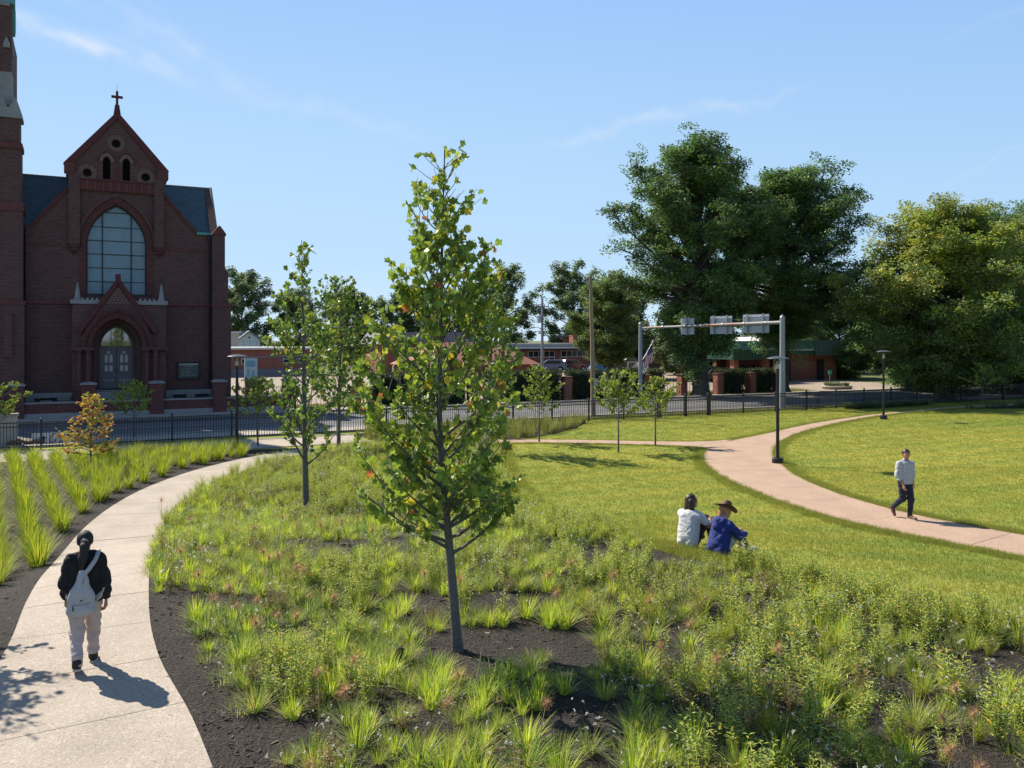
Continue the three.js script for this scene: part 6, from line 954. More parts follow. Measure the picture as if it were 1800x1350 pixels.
{
  const head = (seed) => { const R = rng(seed), v = [], c = []; for (let i = 0; i < 95; i++) { const z = 1 - 2 * (i + 0.5) / 95, a = i * 2.39996 + R() * 0.4, s = Math.sqrt(1 - z * z), d = V3(s * Math.cos(a), z, s * Math.sin(a)), r = 0.076 * (0.7 + 0.5 * R()), u = V3(-d.z, 0.3, d.x).normalize().multiplyScalar(0.0028), t = d.clone().multiplyScalar(r), b = u.clone().multiplyScalar(2.6), w = d.clone().cross(b).normalize().multiplyScalar(0.007), col = tone(R, [[0.52, 0.285, 0.12, 3], [0.34, 0.16, 0.065, 2], [0.60, 0.42, 0.20, 1]]); v.push(-u.x, -u.y, -u.z, u.x, u.y, u.z, t.x, t.y, t.z); for (let k = 0; k < 6; k++) { const q = k / 6 * 6.28; const e = t.clone().addScaledVector(b, Math.cos(q) * 1.1).addScaledVector(w, Math.sin(q) * 1.1).addScaledVector(d, 0.006), f = t.clone().addScaledVector(b, Math.cos(q + 0.35) * 0.4).addScaledVector(w, Math.sin(q + 0.35) * 0.4); v.push(t.x, t.y, t.z, f.x, f.y, f.z, e.x, e.y, e.z); } for (let k = 0; k < 21; k++) c.push(...col); } return readyLeaf([tris(v, c)]); };
  const heads = [head(1), head(2)], stem = [0, 1].map((k) => readyLeaf(limb([V3(0, -0.02, 0), V3(0.01, 0.25, 0.01), V3(0, 0.5, 0)], [0.006, 0.005, 0.004], 5))), R = rng(55), sm = plain(0.30, 0.24, 0.11, 0.9);
  ALLIUM.forEach(([x, d], i) => {
    const where = d > 17 ? 'at the far end of the bed by the pale path' : x < -2.2 ? 'in the meadow left of the foreground tree' : x < 0.9 ? 'near the foreground tree trunk' : d > 9.5 ? 'in the bed below the seated couple' : 'in the lower right foreground';
    const T = thing('allium', `dried orange-brown globe seed head ${where}`, 'seed head', P(x, d), R() * 6.28, 'dried globe seed heads'), lean = (R() - 0.5) * 0.5;
    const k = 0.85 + 0.35 * R(); part('stem', stem[0], sm, T).scale.set(1, k, 1); const hd = part('seed_head', heads[i % 2], mat.blade, T); hd.position.y = 0.5 * k; hd.scale.setScalar(0.8 + 0.5 * R()); T.rotation.set(lean, T.rotation.y, (R() - 0.5) * 0.5, 'YXZ');
  });
}
{ // small black garden light in the mulch
  const T = thing('garden_light', 'small black box garden light standing in the mulch', 'garden light', P(-1.32, 9.72), 0.5);
  part('housing', rbox(0.07, 0.17, 0.07, 0.008, 0, 0.13, 0).rotateZ(-0.25), mat.black, T); part('spike', bar(V3(0.02, -0.05, 0), V3(0, 0.08, 0), 0.012), mat.black, T);
  // bark chips and fallen petals loose on the mulch
  const R = rng(66), chip = readyLeaf(box(0.05, 0.006, 0.014)), L = [], mc = plain(1, 1, 1, 0.95);
  for (let i = 0; i < 9000; i++) { const left = R() < 0.3, x = left ? -14 + 9 * R() : -5 + 12 * R(), d = left ? 9 + 18 * R() : 6.5 + 9 * R(); if (!inside(left ? leftBedPoly : bedPoly, x, d)) continue; const k = R(), q = k < 0.8 ? [0.045, 0.033, 0.026] : k < 0.97 ? [0.11, 0.08, 0.055] : [0.3, 0.27, 0.22]; L.push({ p: P(x, d, 0.022 + 0.012 * R()), r: R() * 6.28, rx: (R() - 0.5) * 0.8, rz: (R() - 0.5) * 0.8, s: 0.5 + 1.1 * R(), c: lin(...q) }); }
  scatter('bark_chips', chip, mc, L, 'loose dark bark chips lying on the beds', 'mulch');
}
// ---------------------------------------------------------------- people
// meshes a distance field (surface nets): one continuous skin round tapered bones
function skin(f, lo, hi, cell) {
  const n = [0, 1, 2].map((k) => Math.max(2, Math.ceil((hi[k] - lo[k]) / cell) + 1)), [nx, ny, nz] = n, F = new Float32Array(nx * ny * nz), at = (i, j, k) => (k * ny + j) * nx + i;
  for (let k = 0; k < nz; k++) for (let j = 0; j < ny; j++) for (let i = 0; i < nx; i++) F[at(i, j, k)] = f(lo[0] + i * cell, lo[1] + j * cell, lo[2] + k * cell);
  const id = new Int32Array(nx * ny * nz).fill(-1), pos = [], idx = [];
  const E = [[0, 1], [2, 3], [4, 5], [6, 7], [0, 2], [1, 3], [4, 6], [5, 7], [0, 4], [1, 5], [2, 6], [3, 7]], C = [[0, 0, 0], [1, 0, 0], [0, 1, 0], [1, 1, 0], [0, 0, 1], [1, 0, 1], [0, 1, 1], [1, 1, 1]];
  for (let k = 0; k < nz - 1; k++) for (let j = 0; j < ny - 1; j++) for (let i = 0; i < nx - 1; i++) {
    const v = C.map(([a, b, c]) => F[at(i + a, j + b, k + c)]); let neg = 0; for (const q of v) if (q < 0) neg++; if (!neg || neg === 8) continue;
    let x = 0, y = 0, z = 0, m = 0; for (const [a, b] of E) if ((v[a] < 0) !== (v[b] < 0)) { const t = v[a] / (v[a] - v[b]); x += lerp(C[a][0], C[b][0], t); y += lerp(C[a][1], C[b][1], t); z += lerp(C[a][2], C[b][2], t); m++; }
    id[at(i, j, k)] = pos.length / 3; pos.push(lo[0] + (i + x / m) * cell, lo[1] + (j + y / m) * cell, lo[2] + (k + z / m) * cell);
  }
  const quad = (a, b, c, d, flip) => { if (a < 0 || b < 0 || c < 0 || d < 0) return; if (flip) idx.push(a, c, b, a, d, c); else idx.push(a, b, c, a, c, d); };
  for (let k = 1; k < nz - 1; k++) for (let j = 1; j < ny - 1; j++) for (let i = 1; i < nx - 1; i++) {
    const s = F[at(i, j, k)] < 0;
    if (s !== F[at(i + 1, j, k)] < 0) quad(id[at(i, j - 1, k - 1)], id[at(i, j, k - 1)], id[at(i, j, k)], id[at(i, j - 1, k)], !s);
    if (s !== F[at(i, j + 1, k)] < 0) quad(id[at(i - 1, j, k - 1)], id[at(i - 1, j, k)], id[at(i, j, k)], id[at(i, j, k - 1)], !s);
    if (s !== F[at(i, j, k + 1)] < 0) quad(id[at(i - 1, j - 1, k)], id[at(i, j - 1, k)], id[at(i, j, k)], id[at(i - 1, j, k)], !s);
  }
  const nor = [], e = cell * 0.4; for (let i = 0; i < pos.length; i += 3) { const [x, y, z] = [pos[i], pos[i + 1], pos[i + 2]], q = V3(f(x + e, y, z) - f(x - e, y, z), f(x, y + e, z) - f(x, y - e, z), f(x, y, z + e) - f(x, y, z - e)).normalize(); nor.push(q.x, q.y, q.z); }
  const g = new THREE.BufferGeometry(); g.setAttribute('position', new THREE.Float32BufferAttribute(pos, 3)); g.setAttribute('normal', new THREE.Float32BufferAttribute(nor, 3)); g.setIndex(idx); return g;
}
const smin = (a, b, k) => { const h = Math.max(k - Math.abs(a - b), 0) / k; return Math.min(a, b) - h * h * k * 0.25; };
const bone = (a, b, ra, rb, flat = 1) => ({ a, b, ra, rb, flat });             // flat < 1 thins it front to back
const ball = (c, r) => ({ c, r });
function fieldOf(list, k = 0.04) {
  return (x, y, z) => {
    let d = 9;
    for (const q of list) {
      let v;
      if (q.c) { const X = (x - q.c[0]) / q.r[0], Y = (y - q.c[1]) / q.r[1], Z = (z - q.c[2]) / q.r[2]; v = (Math.sqrt(X * X + Y * Y + Z * Z) - 1) * Math.min(...q.r); }
      else { const [ax, ay, az] = q.a, bx = q.b[0] - ax, by = q.b[1] - ay, bz = q.b[2] - az, px = x - ax, py = y - ay, pz = z - az, t = clamp((px * bx + py * by + pz * bz) / (bx * bx + by * by + bz * bz + 1e-9)), dz = (pz - bz * t) / q.flat; v = Math.hypot(px - bx * t, py - by * t, dz) - lerp(q.ra, q.rb, t); if (q.flat < 1) v *= 0.8; }
      d = smin(d, v, k);
    }
    return d;
  };
}
function boundsOf(list, pad) { const lo = [9, 9, 9], hi = [-9, -9, -9]; for (const q of list) for (const [p, r] of q.c ? [[q.c, Math.max(...q.r)]] : [[q.a, q.ra], [q.b, q.rb]]) for (let k = 0; k < 3; k++) { lo[k] = Math.min(lo[k], p[k] - r - pad); hi[k] = Math.max(hi[k], p[k] + r + pad); } return [lo, hi]; }
function skinOf(list, cell, { k = 0.04, cut = null, fold = 0, foldScale = 30, seed = 0 } = {}) {
  const f0 = fieldOf(list, k), f = (x, y, z) => { let d = f0(x, y, z); if (fold) d += fold * (Math.sin(y * foldScale + 4 * Math.sin(x * 9 + seed) + 3 * z * 6) + 0.6 * Math.sin(y * foldScale * 1.9 + x * 21 + seed * 2 + z * 13)); return cut ? Math.max(d, cut(x, y, z)) : d; };
  const [lo, hi] = boundsOf(list, 0.05 + fold); return skin(f, lo, hi, cell);
}
const V = (p) => V3(...p);
// a hand with palm, four bent fingers and a thumb; dir points to the fingertips, nrm out of the palm
function handBones(w, dir, nrm, side, curl = 0.5, s = 1) {
  const D = V(dir).normalize(), N = V(nrm).addScaledVector(D, -V(nrm).dot(D)).normalize(), X = D.clone().cross(N).multiplyScalar(side), W = V(w), at = (a, b, c) => { const q = W.clone().addScaledVector(D, a * s).addScaledVector(X, b * s).addScaledVector(N, c * s); return [q.x, q.y, q.z]; }, L = [];
  for (const b of [-0.028, -0.009, 0.010, 0.028]) L.push(bone(at(0.0, b * 0.6, 0), at(0.085, b, 0), 0.015 * s, 0.013 * s));
  [[-0.030, 0.062], [-0.010, 0.075], [0.011, 0.078], [0.031, 0.068]].forEach(([b, l]) => { const k1 = at(0.09, b, 0.004), k2 = at(0.09 + l * 0.5 * Math.cos(curl), b * 1.05, 0.004 + l * 0.5 * Math.sin(curl)), k3 = at(0.09 + l * (0.5 * Math.cos(curl) + 0.5 * Math.cos(curl * 2.2)), b * 1.05, 0.004 + l * (0.5 * Math.sin(curl) + 0.5 * Math.sin(curl * 2.2))); L.push(bone(k1, k2, 0.0095 * s, 0.0088 * s), bone(k2, k3, 0.0088 * s, 0.0075 * s)); });
  L.push(bone(at(0.02, 0.025, 0.005), at(0.055, 0.052, 0.018), 0.014 * s, 0.011 * s), bone(at(0.055, 0.052, 0.018), at(0.09, 0.055, 0.03), 0.0105 * s, 0.0085 * s));
  return L;
}
// head at a point, turned by yaw and nodded by pitch; faces -z
function headParts(c, yaw, pitch, s = 1) {
  const q = new THREE.Quaternion().setFromEuler(new THREE.Euler(pitch, yaw, 0, 'YXZ')), inv = q.clone().invert(), tmp = V3();
  const B = [ball([0, 0.012, 0.008], [0.076, 0.098, 0.096]), bone([0, -0.05, -0.03], [0, -0.092, -0.066], 0.058, 0.030), ball([0, -0.035, -0.05], [0.055, 0.06, 0.045]), bone([0, 0.01, -0.088], [0, -0.028, -0.104], 0.009, 0.013), bone([-0.04, 0.028, -0.078], [0.04, 0.028, -0.078], 0.012, 0.012), bone([-0.018, -0.058, -0.088], [0.018, -0.058, -0.088], 0.009, 0.009), ball([0.078, -0.01, 0.005], [0.012, 0.032, 0.022]), ball([-0.078, -0.01, 0.005], [0.012, 0.032, 0.022]), bone([0, -0.06, 0.012], [0, -0.17, 0.03], 0.052, 0.055)];
  const f0 = fieldOf(B, 0.022), eye = fieldOf([ball([0.033, 0.008, -0.098], [0.016, 0.011, 0.014]), ball([-0.033, 0.008, -0.098], [0.016, 0.011, 0.014])], 0.001);
  const wrap = (fn) => (x, y, z) => { tmp.set(x - c[0], y - c[1], z - c[2]).applyQuaternion(inv).divideScalar(s); return fn(tmp.x, tmp.y, tmp.z) * s; };
  const place = (g) => g.scale(s, s, s).applyQuaternion(q).translate(...c), R = 0.19 * s;
  return { field: wrap((x, y, z) => Math.max(f0(x, y, z), -eye(x, y, z))), lo: c.map((v) => v - R), hi: c.map((v) => v + R), wrap, place };
}
const skinMat = (r, g, b) => new THREE.MeshPhysicalMaterial({ color: lin(r, g, b), roughness: 0.55, side: THREE.DoubleSide });
function buildPerson({ label, pos, turn, skinColor, bones, head, hands, clothes, cell = 0.013, hair }) {
  const T = thing('person', label, 'person', pos, turn), hp = headParts(head.c, head.yaw ?? 0, head.pitch ?? 0, head.s ?? 1);
  part('body', [skinOf(bones, cell, { k: 0.05 }), skin(hp.field, hp.lo, hp.hi, 0.0055), ...hands.map((h) => skinOf(h, 0.0048, { k: 0.008 }))], skinMat(...skinColor), T);
  const eyeGeo = [-1, 1].map((s) => hp.place(new THREE.SphereGeometry(0.0115, 12, 8).translate(s * 0.033, 0.008, -0.083))), iris = [-1, 1].map((s) => hp.place(new THREE.SphereGeometry(0.0062, 8, 6).translate(s * 0.033, 0.008, -0.0905)));
  part('eyes', eyeGeo, plain(0.7, 0.68, 0.66, 0.3), T); part('irises', iris, plain(0.03, 0.018, 0.012, 0.3), T);
  part('lips', [hp.place(new THREE.CapsuleGeometry(0.0045, 0.034, 4, 8).rotateZ(Math.PI / 2).translate(0, -0.056, -0.0965))], plain(0.30, 0.11, 0.09, 0.5), T);
  part('eyebrows', [-1, 1].map((s) => hp.place(new THREE.CapsuleGeometry(0.0045, 0.03, 4, 6).rotateZ(Math.PI / 2 + s * 0.12).translate(s * 0.034, 0.036, -0.091))), plain(0.015, 0.01, 0.008, 0.9), T);
  if (hair) part('hair', hair.list ? [skinOf(hair.list, 0.009, { k: 0.03, fold: 0.0022, foldScale: 8 }), ...(hair.cap ? [skin(hp.wrap(hair.cap), hp.lo.map((v) => v - 0.07), hp.hi.map((v) => v + 0.07), 0.007)] : [])] : [skin(hp.wrap(hair.cap), hp.lo.map((v) => v - 0.07), hp.hi.map((v) => v + 0.07), 0.007)], hair.mat, T);
  for (const c of clothes) part(c.name, c.geo ?? skinOf(c.list, c.cell ?? cell, c), c.mat, T, c.label);
  return { T, hp };
}
const strand = fieldOf([ball([0, 0.022, 0.014], [0.090, 0.104, 0.108])]);
const wrinkle = tex(256, (u, v) => { const w = fbm(u * 3 + 0.8 * fbm(u * 4, v * 4, 2, 5, 4), v * 5, 4, 9, 0); return 1 - Math.abs(2 * w - 1) * 1.6; }, 0.45, false);
const cloth = (r, g, b, rough = 0.9) => std({ map: tex(128, (u, v) => { const k = 0.9 + 0.2 * vnoise(u * 64, v * 64, 64, 3); return [r * k, g * k, b * k]; }, 0.25), bumpMap: wrinkle, bumpScale: 0.012, roughness: rough });
{ // woman walking away with a backpack
  const pantsM = cloth(0.46, 0.37, 0.34), black = cloth(0.009, 0.009, 0.010), shoeM = plain(0.010, 0.010, 0.011, 0.7), soleM = plain(0.45, 0.38, 0.30, 0.8), hairM = std({ color: lin(0.010, 0.008, 0.008), roughness: 0.7 });
  const hipR = [0.085, 0.86, 0], kneeR = [0.088, 0.47, -0.15], ankR = [0.085, 0.10, -0.20], hipL = [-0.085, 0.86, 0], kneeL = [-0.08, 0.46, 0.0], ankL = [-0.075, 0.13, 0.22];
  const shR = [0.155, 1.28, 0.01], elR = [0.205, 1.02, 0.05], wrR = [0.225, 0.80, -0.02], shL = [-0.155, 1.28, 0.01], elL = [-0.20, 1.03, 0.01], wrL = [-0.20, 0.83, -0.10];
  const bones = [bone([0, 1.26, 0], [0, 0.98, 0], 0.10, 0.09), bone([0.1, 1.27, 0], [-0.1, 1.27, 0], 0.06, 0.06), bone([0.07, 0.9, 0.02], [-0.07, 0.9, 0.02], 0.105, 0.105), bone([0, 1.26, 0.01], [0, 1.4, 0.0], 0.06, 0.05), bone(hipR, kneeR, 0.085, 0.058), bone(kneeR, ankR, 0.056, 0.036), bone(hipL, kneeL, 0.085, 0.058), bone(kneeL, ankL, 0.056, 0.036), bone(ankR, [0.09, 0.045, -0.36], 0.036, 0.028), bone(ankL, [-0.075, 0.04, 0.08], 0.036, 0.026), bone(shR, elR, 0.052, 0.042), bone(elR, wrR, 0.040, 0.027), bone(shL, elL, 0.052, 0.042), bone(elL, wrL, 0.040, 0.027)];
  const foot = (a, b) => [bone(a, b, 0.046, 0.040), bone([a[0], a[1] + 0.05, a[2]], [a[0], a[1] + 0.005, a[2] + (b[2] - a[2]) * 0.4], 0.042, 0.042)];
  const pw = P(-4.79, 9.57);
  pw.y += 0.034;
  const { T } = buildPerson({
    label: 'woman with black ponytail walking away along the pale path', pos: pw, turn: 0.44, skinColor: [0.36, 0.20, 0.13], bones, head: { c: [0, 1.503, -0.02], yaw: 0.12, pitch: -0.06, s: 1.0 },
    hands: [handBones(wrR, [0.05, -1, -0.15], [-1, 0, 0.1], -1, 0.55), handBones(wrL, [-0.05, -1, -0.3], [1, 0, 0.1], 1, 0.55)],
    hair: { mat: hairM, cap: (x, y, z) => Math.max(strand(x, y, z), -(z + 0.052 + 0.25 * (y - 0.06)), -(y + 0.085 - z * 0.2)), list: [bone([0, 1.53, 0.09], [0, 1.47, 0.145], 0.034, 0.044), bone([0, 1.47, 0.145], [-0.015, 1.34, 0.165], 0.044, 0.05), bone([-0.015, 1.34, 0.165], [-0.03, 1.14, 0.175], 0.05, 0.014)] },
    clothes: [
      { name: 'trousers', mat: pantsM, list: [bone([0.07, 0.90, 0.025], [-0.07, 0.90, 0.025], 0.118, 0.118), bone([0.085, 0.86, 0.02], kneeR, 0.104, 0.078), bone(kneeR, [0.085, 0.17, -0.185], 0.077, 0.062), bone([-0.085, 0.86, 0.02], kneeL, 0.104, 0.078), bone(kneeL, [-0.077, 0.2, 0.185], 0.077, 0.06), bone([-0.077, 0.2, 0.185], [-0.076, 0.13, 0.215], 0.052, 0.05), bone([0.085, 0.15, -0.19], [0.085, 0.125, -0.195], 0.05, 0.047)], k: 0.035, fold: 0.007, foldScale: 30, seed: 1, cell: 0.010, cut: (x, y) => y - 0.97 },
      { name: 'jacket', mat: black, list: [bone([0.07, 1.24, 0.01], [0.07, 0.83, 0.02], 0.112, 0.122), bone([-0.07, 1.24, 0.01], [-0.07, 0.83, 0.02], 0.112, 0.122), bone([0, 1.25, 0.02], [0, 0.83, 0.02], 0.12, 0.13), bone(shR, elR, 0.075, 0.078), bone(elR, [wrR[0], wrR[1] + 0.03, wrR[2]], 0.077, 0.058), bone(shL, elL, 0.075, 0.078), bone(elL, [wrL[0], wrL[1] + 0.03, wrL[2]], 0.077, 0.058), bone([0.06, 1.345, 0.03], [-0.06, 1.345, 0.03], 0.05, 0.05), bone([0.17, 1.345, 0.01], [0.03, 1.37, 0.03], 0.02, 0.03), bone([-0.17, 1.345, 0.01], [-0.03, 1.37, 0.03], 0.02, 0.03)], k: 0.03, fold: 0.006, foldScale: 30, seed: 2, cell: 0.011, cut: (x, y) => (Math.abs(x) < 0.21 ? 0.80 : 0.795) - y },
      { name: 'shoe', mat: shoeM, list: [...foot([0.085, 0.062, -0.19], [0.092, 0.052, -0.36]), bone([0.085, 0.14, -0.195], [0.085, 0.08, -0.19], 0.046, 0.046)], k: 0.03, cell: 0.008, cut: (x, y) => 0.018 - y }, { name: 'shoe', mat: shoeM, list: [...foot([-0.077, 0.115, 0.215], [-0.076, 0.055, 0.06]), bone([-0.077, 0.16, 0.22], [-0.077, 0.12, 0.225], 0.045, 0.046)], k: 0.03, cell: 0.008 },
      { name: 'sole', mat: soleM, geo: [skinOf([bone([0.085, 0.02, -0.175], [0.092, 0.02, -0.37], 0.047, 0.043)], 0.008, { cut: (x, y) => Math.max(y - 0.026, -y) }), skinOf([bone([-0.077, 0.07, 0.225], [-0.076, 0.022, 0.05], 0.047, 0.042)], 0.008, { cut: (x, y, z) => Math.max(y - (0.03 + (z - 0.05) * 0.30), (0.002 + (z - 0.05) * 0.27) - y) })] },
      { name: 'hair_tie', mat: plain(0.3, 0.3, 0.3), geo: [new THREE.TorusGeometry(0.036, 0.006, 6, 14).rotateX(0.7).translate(0, 1.52, 0.112)] },
    ],
  });
  T.scale.setScalar(0.95);
  // backpack hangs from one shoulder
  const B = thing('backpack', 'pale grey drawstring backpack hanging from the right shoulder of walking woman', 'backpack', pw, 0.44), bag = cloth(0.37, 0.37, 0.375, 0.8), seamM = cloth(0.22, 0.23, 0.245);
  part('bag', [skinOf([bone([0.03, 0.775, 0.21], [-0.095, 0.775, 0.21], 0.098, 0.098, 0.8), bone([0.02, 0.9, 0.21], [-0.085, 0.9, 0.21], 0.095, 0.095, 0.75), bone([-0.03, 0.98, 0.20], [-0.02, 1.17, 0.185], 0.105, 0.04, 0.8)], 0.009, { k: 0.05, fold: 0.0045, foldScale: 20, seed: 5 })], bag, B);
  part('pocket', [skinOf([bone([0.02, 0.76, 0.262], [-0.085, 0.76, 0.262], 0.07, 0.07, 0.6)], 0.009, { cut: (x, y) => y - 0.83 })], bag, B); part('pocket_seam', [limb([V3(-0.13, 0.835, 0.275), V3(-0.07, 0.838, 0.302), V3(0.01, 0.838, 0.302), V3(0.07, 0.84, 0.275)], [0.004, 0.004, 0.004, 0.004], 5)], seamM, B);
  part('emblem', [new THREE.CylinderGeometry(0.016, 0.016, 0.004, 3).rotateX(Math.PI / 2).translate(-0.03, 0.88, 0.287)], mat.black, B);
  part('strap', [limb([V3(-0.01, 1.15, 0.205), V3(0.05, 1.22, 0.205), V3(0.115, 1.31, 0.165), V3(0.145, 1.375, 0.06), V3(0.145, 1.36, -0.09), V3(0.14, 1.2, -0.16)], [0.026, 0.026, 0.026, 0.026, 0.024, 0.022], 8)], bag, B); part('strap', [limb([V3(0.10, 0.80, 0.2), V3(0.19, 0.92, 0.14), V3(0.235, 1.06, 0.0), V3(0.2, 1.15, -0.1)], [0.012, 0.012, 0.012, 0.012], 6)], bag, B);
  B.scale.setScalar(0.95);
  part('drawcord', [limb([V3(0.0, 1.14, 0.225), V3(-0.01, 1.10, 0.25), V3(-0.015, 1.06, 0.265)], [0.005, 0.005, 0.005], 5)], seamM, B); part('side_tab', [box(0.012, 0.06, 0.004).rotateZ(0.1).translate(-0.115, 0.80, 0.30)], mat.black, B);
}
{ // man walking towards the viewer on the pink path
  const s = 1.075, jeans = cloth(0.012, 0.018, 0.040), shoeM = plain(0.10, 0.035, 0.02, 0.6), soleM = plain(0.42, 0.36, 0.3, 0.8), hairM = std({ color: lin(0.022, 0.012, 0.008), roughness: 0.5 });
  const sc = (p) => p.map((v) => v * s);
  const shirtM = std({ map: tex(256, (u, v) => { const gx = u * 12, gy = v * 12, i = Math.floor(gx), j = Math.floor(gy), cx = i + 0.5 + (hash2(i % 12, j % 12, 1) - 0.5) * 0.6, cy = j + 0.5 + (hash2(i % 12, j % 12, 2) - 0.5) * 0.6; return Math.hypot(gx - cx, gy - cy) < 0.3 ? [0.05, 0.055, 0.075] : [0.5, 0.51, 0.53]; }, 0.36), roughness: 0.9 });
  const hipL = sc([-0.085, 0.86, 0]), kneeL = sc([-0.075, 0.46, -0.10]), ankL = sc([-0.07, 0.09, -0.07]), hipR = sc([0.085, 0.86, 0]), kneeR = sc([0.07, 0.48, 0.0]), ankR = sc([0.08, 0.24, 0.30]);
  const shR = sc([0.175, 1.28, 0]), elR = sc([0.235, 1.03, -0.02]), wrR = sc([0.20, 0.83, -0.16]), shL = sc([-0.175, 1.28, 0]), elL = sc([-0.245, 1.03, 0.05]), wrL = sc([-0.245, 0.80, 0.02]);
  const bones = [bone(sc([0, 1.26, 0]), sc([0, 0.98, 0]), 0.115, 0.10), bone(sc([0.1, 1.28, 0]), sc([-0.1, 1.28, 0]), 0.062, 0.062), bone(sc([0.07, 0.9, 0.01]), sc([-0.07, 0.9, 0.01]), 0.105, 0.105), bone(sc([0, 1.26, 0]), sc([0, 1.4, -0.01]), 0.06, 0.054), bone(hipR, kneeR, 0.085, 0.06), bone(kneeR, ankR, 0.055, 0.038), bone(hipL, kneeL, 0.085, 0.06), bone(kneeL, ankL, 0.055, 0.038), bone(ankL, sc([-0.075, 0.04, -0.22]), 0.036, 0.03), bone(ankR, sc([0.085, 0.075, 0.25]), 0.036, 0.028), bone(shR, elR, 0.052, 0.042), bone(elR, wrR, 0.041, 0.028), bone(shL, elL, 0.052, 0.042), bone(elL, wrL, 0.041, 0.028)];
  const pm = P(9.79, 21.25); pm.y += 0.032;
  buildPerson({
    label: 'man in white dotted shirt and dark jeans walking on the pink path', pos: pm, turn: Math.atan2(-0.30, -0.95), skinColor: [0.34, 0.15, 0.09], bones, head: { c: sc([0, 1.508, -0.03]), yaw: -0.4, pitch: 0, s: 1.04 }, cell: 0.013,
    hands: [handBones(wrR, [-0.05, -1, -0.35], [-1, 0, 0], -1, 0.5, 1.05), handBones(wrL, [0, -1, -0.1], [1, 0, 0], 1, 0.5, 1.05)],
    hair: { mat: hairM, cap: (x, y, z) => Math.max(strand(x, y - 0.004, z), -(z + 0.06 - 1.1 * (0.05 - y)), -(y + 0.05 - z * 0.4)) },
    clothes: [
      { name: 'jeans', mat: jeans, list: [bone(sc([0.07, 0.90, 0.01]), sc([-0.07, 0.90, 0.01]), 0.12, 0.12), bone(hipR, kneeR, 0.102, 0.078), bone(kneeR, ankR, 0.075, 0.058), bone(hipL, kneeL, 0.102, 0.078), bone(kneeL, sc([-0.07, 0.11, -0.07]), 0.075, 0.056)], k: 0.035, fold: 0.003, foldScale: 36, cell: 0.012 },
      { name: 'shirt', mat: shirtM, list: [bone(sc([0.08, 1.25, 0]), sc([0.085, 0.86, 0.0]), 0.125, 0.122, 0.9), bone(sc([-0.08, 1.25, 0]), sc([-0.085, 0.86, 0.0]), 0.125, 0.122, 0.9), bone(sc([0, 1.25, 0]), sc([0, 0.84, 0.0]), 0.13, 0.13), bone(shR, elR, 0.078, 0.068), bone(elR, sc([0.222, 0.95, -0.07]), 0.066, 0.06), bone(shL, elL, 0.078, 0.068), bone(elL, sc([-0.245, 0.95, 0.04]), 0.066, 0.06), bone(sc([0.04, 1.375, -0.015]), sc([-0.04, 1.375, -0.015]), 0.04, 0.04)], k: 0.035, fold: 0.0028, foldScale: 30, cell: 0.011, cut: (x, y) => (Math.abs(x) < 0.17 ? 0.86 : 0.98) - y + (Math.abs(x) < 0.17 ? 0.02 : 0) },
      { name: 'collar', mat: shirtM, geo: [prism([[0, 0], [0.07, 0.03], [0.045, -0.05]], 0, 0.006).rotateX(-0.5).translate(0.004, 1.445, -0.10), prism([[0, 0], [-0.07, 0.03], [-0.045, -0.05]], 0, 0.006).rotateX(-0.5).translate(-0.004, 1.445, -0.10)] },
      { name: 'shoe', mat: shoeM, list: [bone(sc([-0.07, 0.055, -0.05]), sc([-0.078, 0.045, -0.24]), 0.048, 0.042), bone(sc([-0.07, 0.1, -0.06]), sc([-0.072, 0.06, -0.12]), 0.046, 0.04)], k: 0.03, cell: 0.009, cut: (x, y) => 0.02 - y }, { name: 'shoe', mat: shoeM, list: [bone(sc([0.08, 0.21, 0.335]), sc([0.087, 0.062, 0.235]), 0.048, 0.038), bone(ankR, sc([0.083, 0.14, 0.28]), 0.046, 0.042)], k: 0.03, cell: 0.009 },
      { name: 'sole', mat: soleM, geo: [skinOf([bone(sc([-0.07, 0.02, -0.03]), sc([-0.078, 0.02, -0.25]), 0.05, 0.044)], 0.008, { cut: (x, y) => Math.max(y - 0.028, -y) })] },
    ],
  });
}
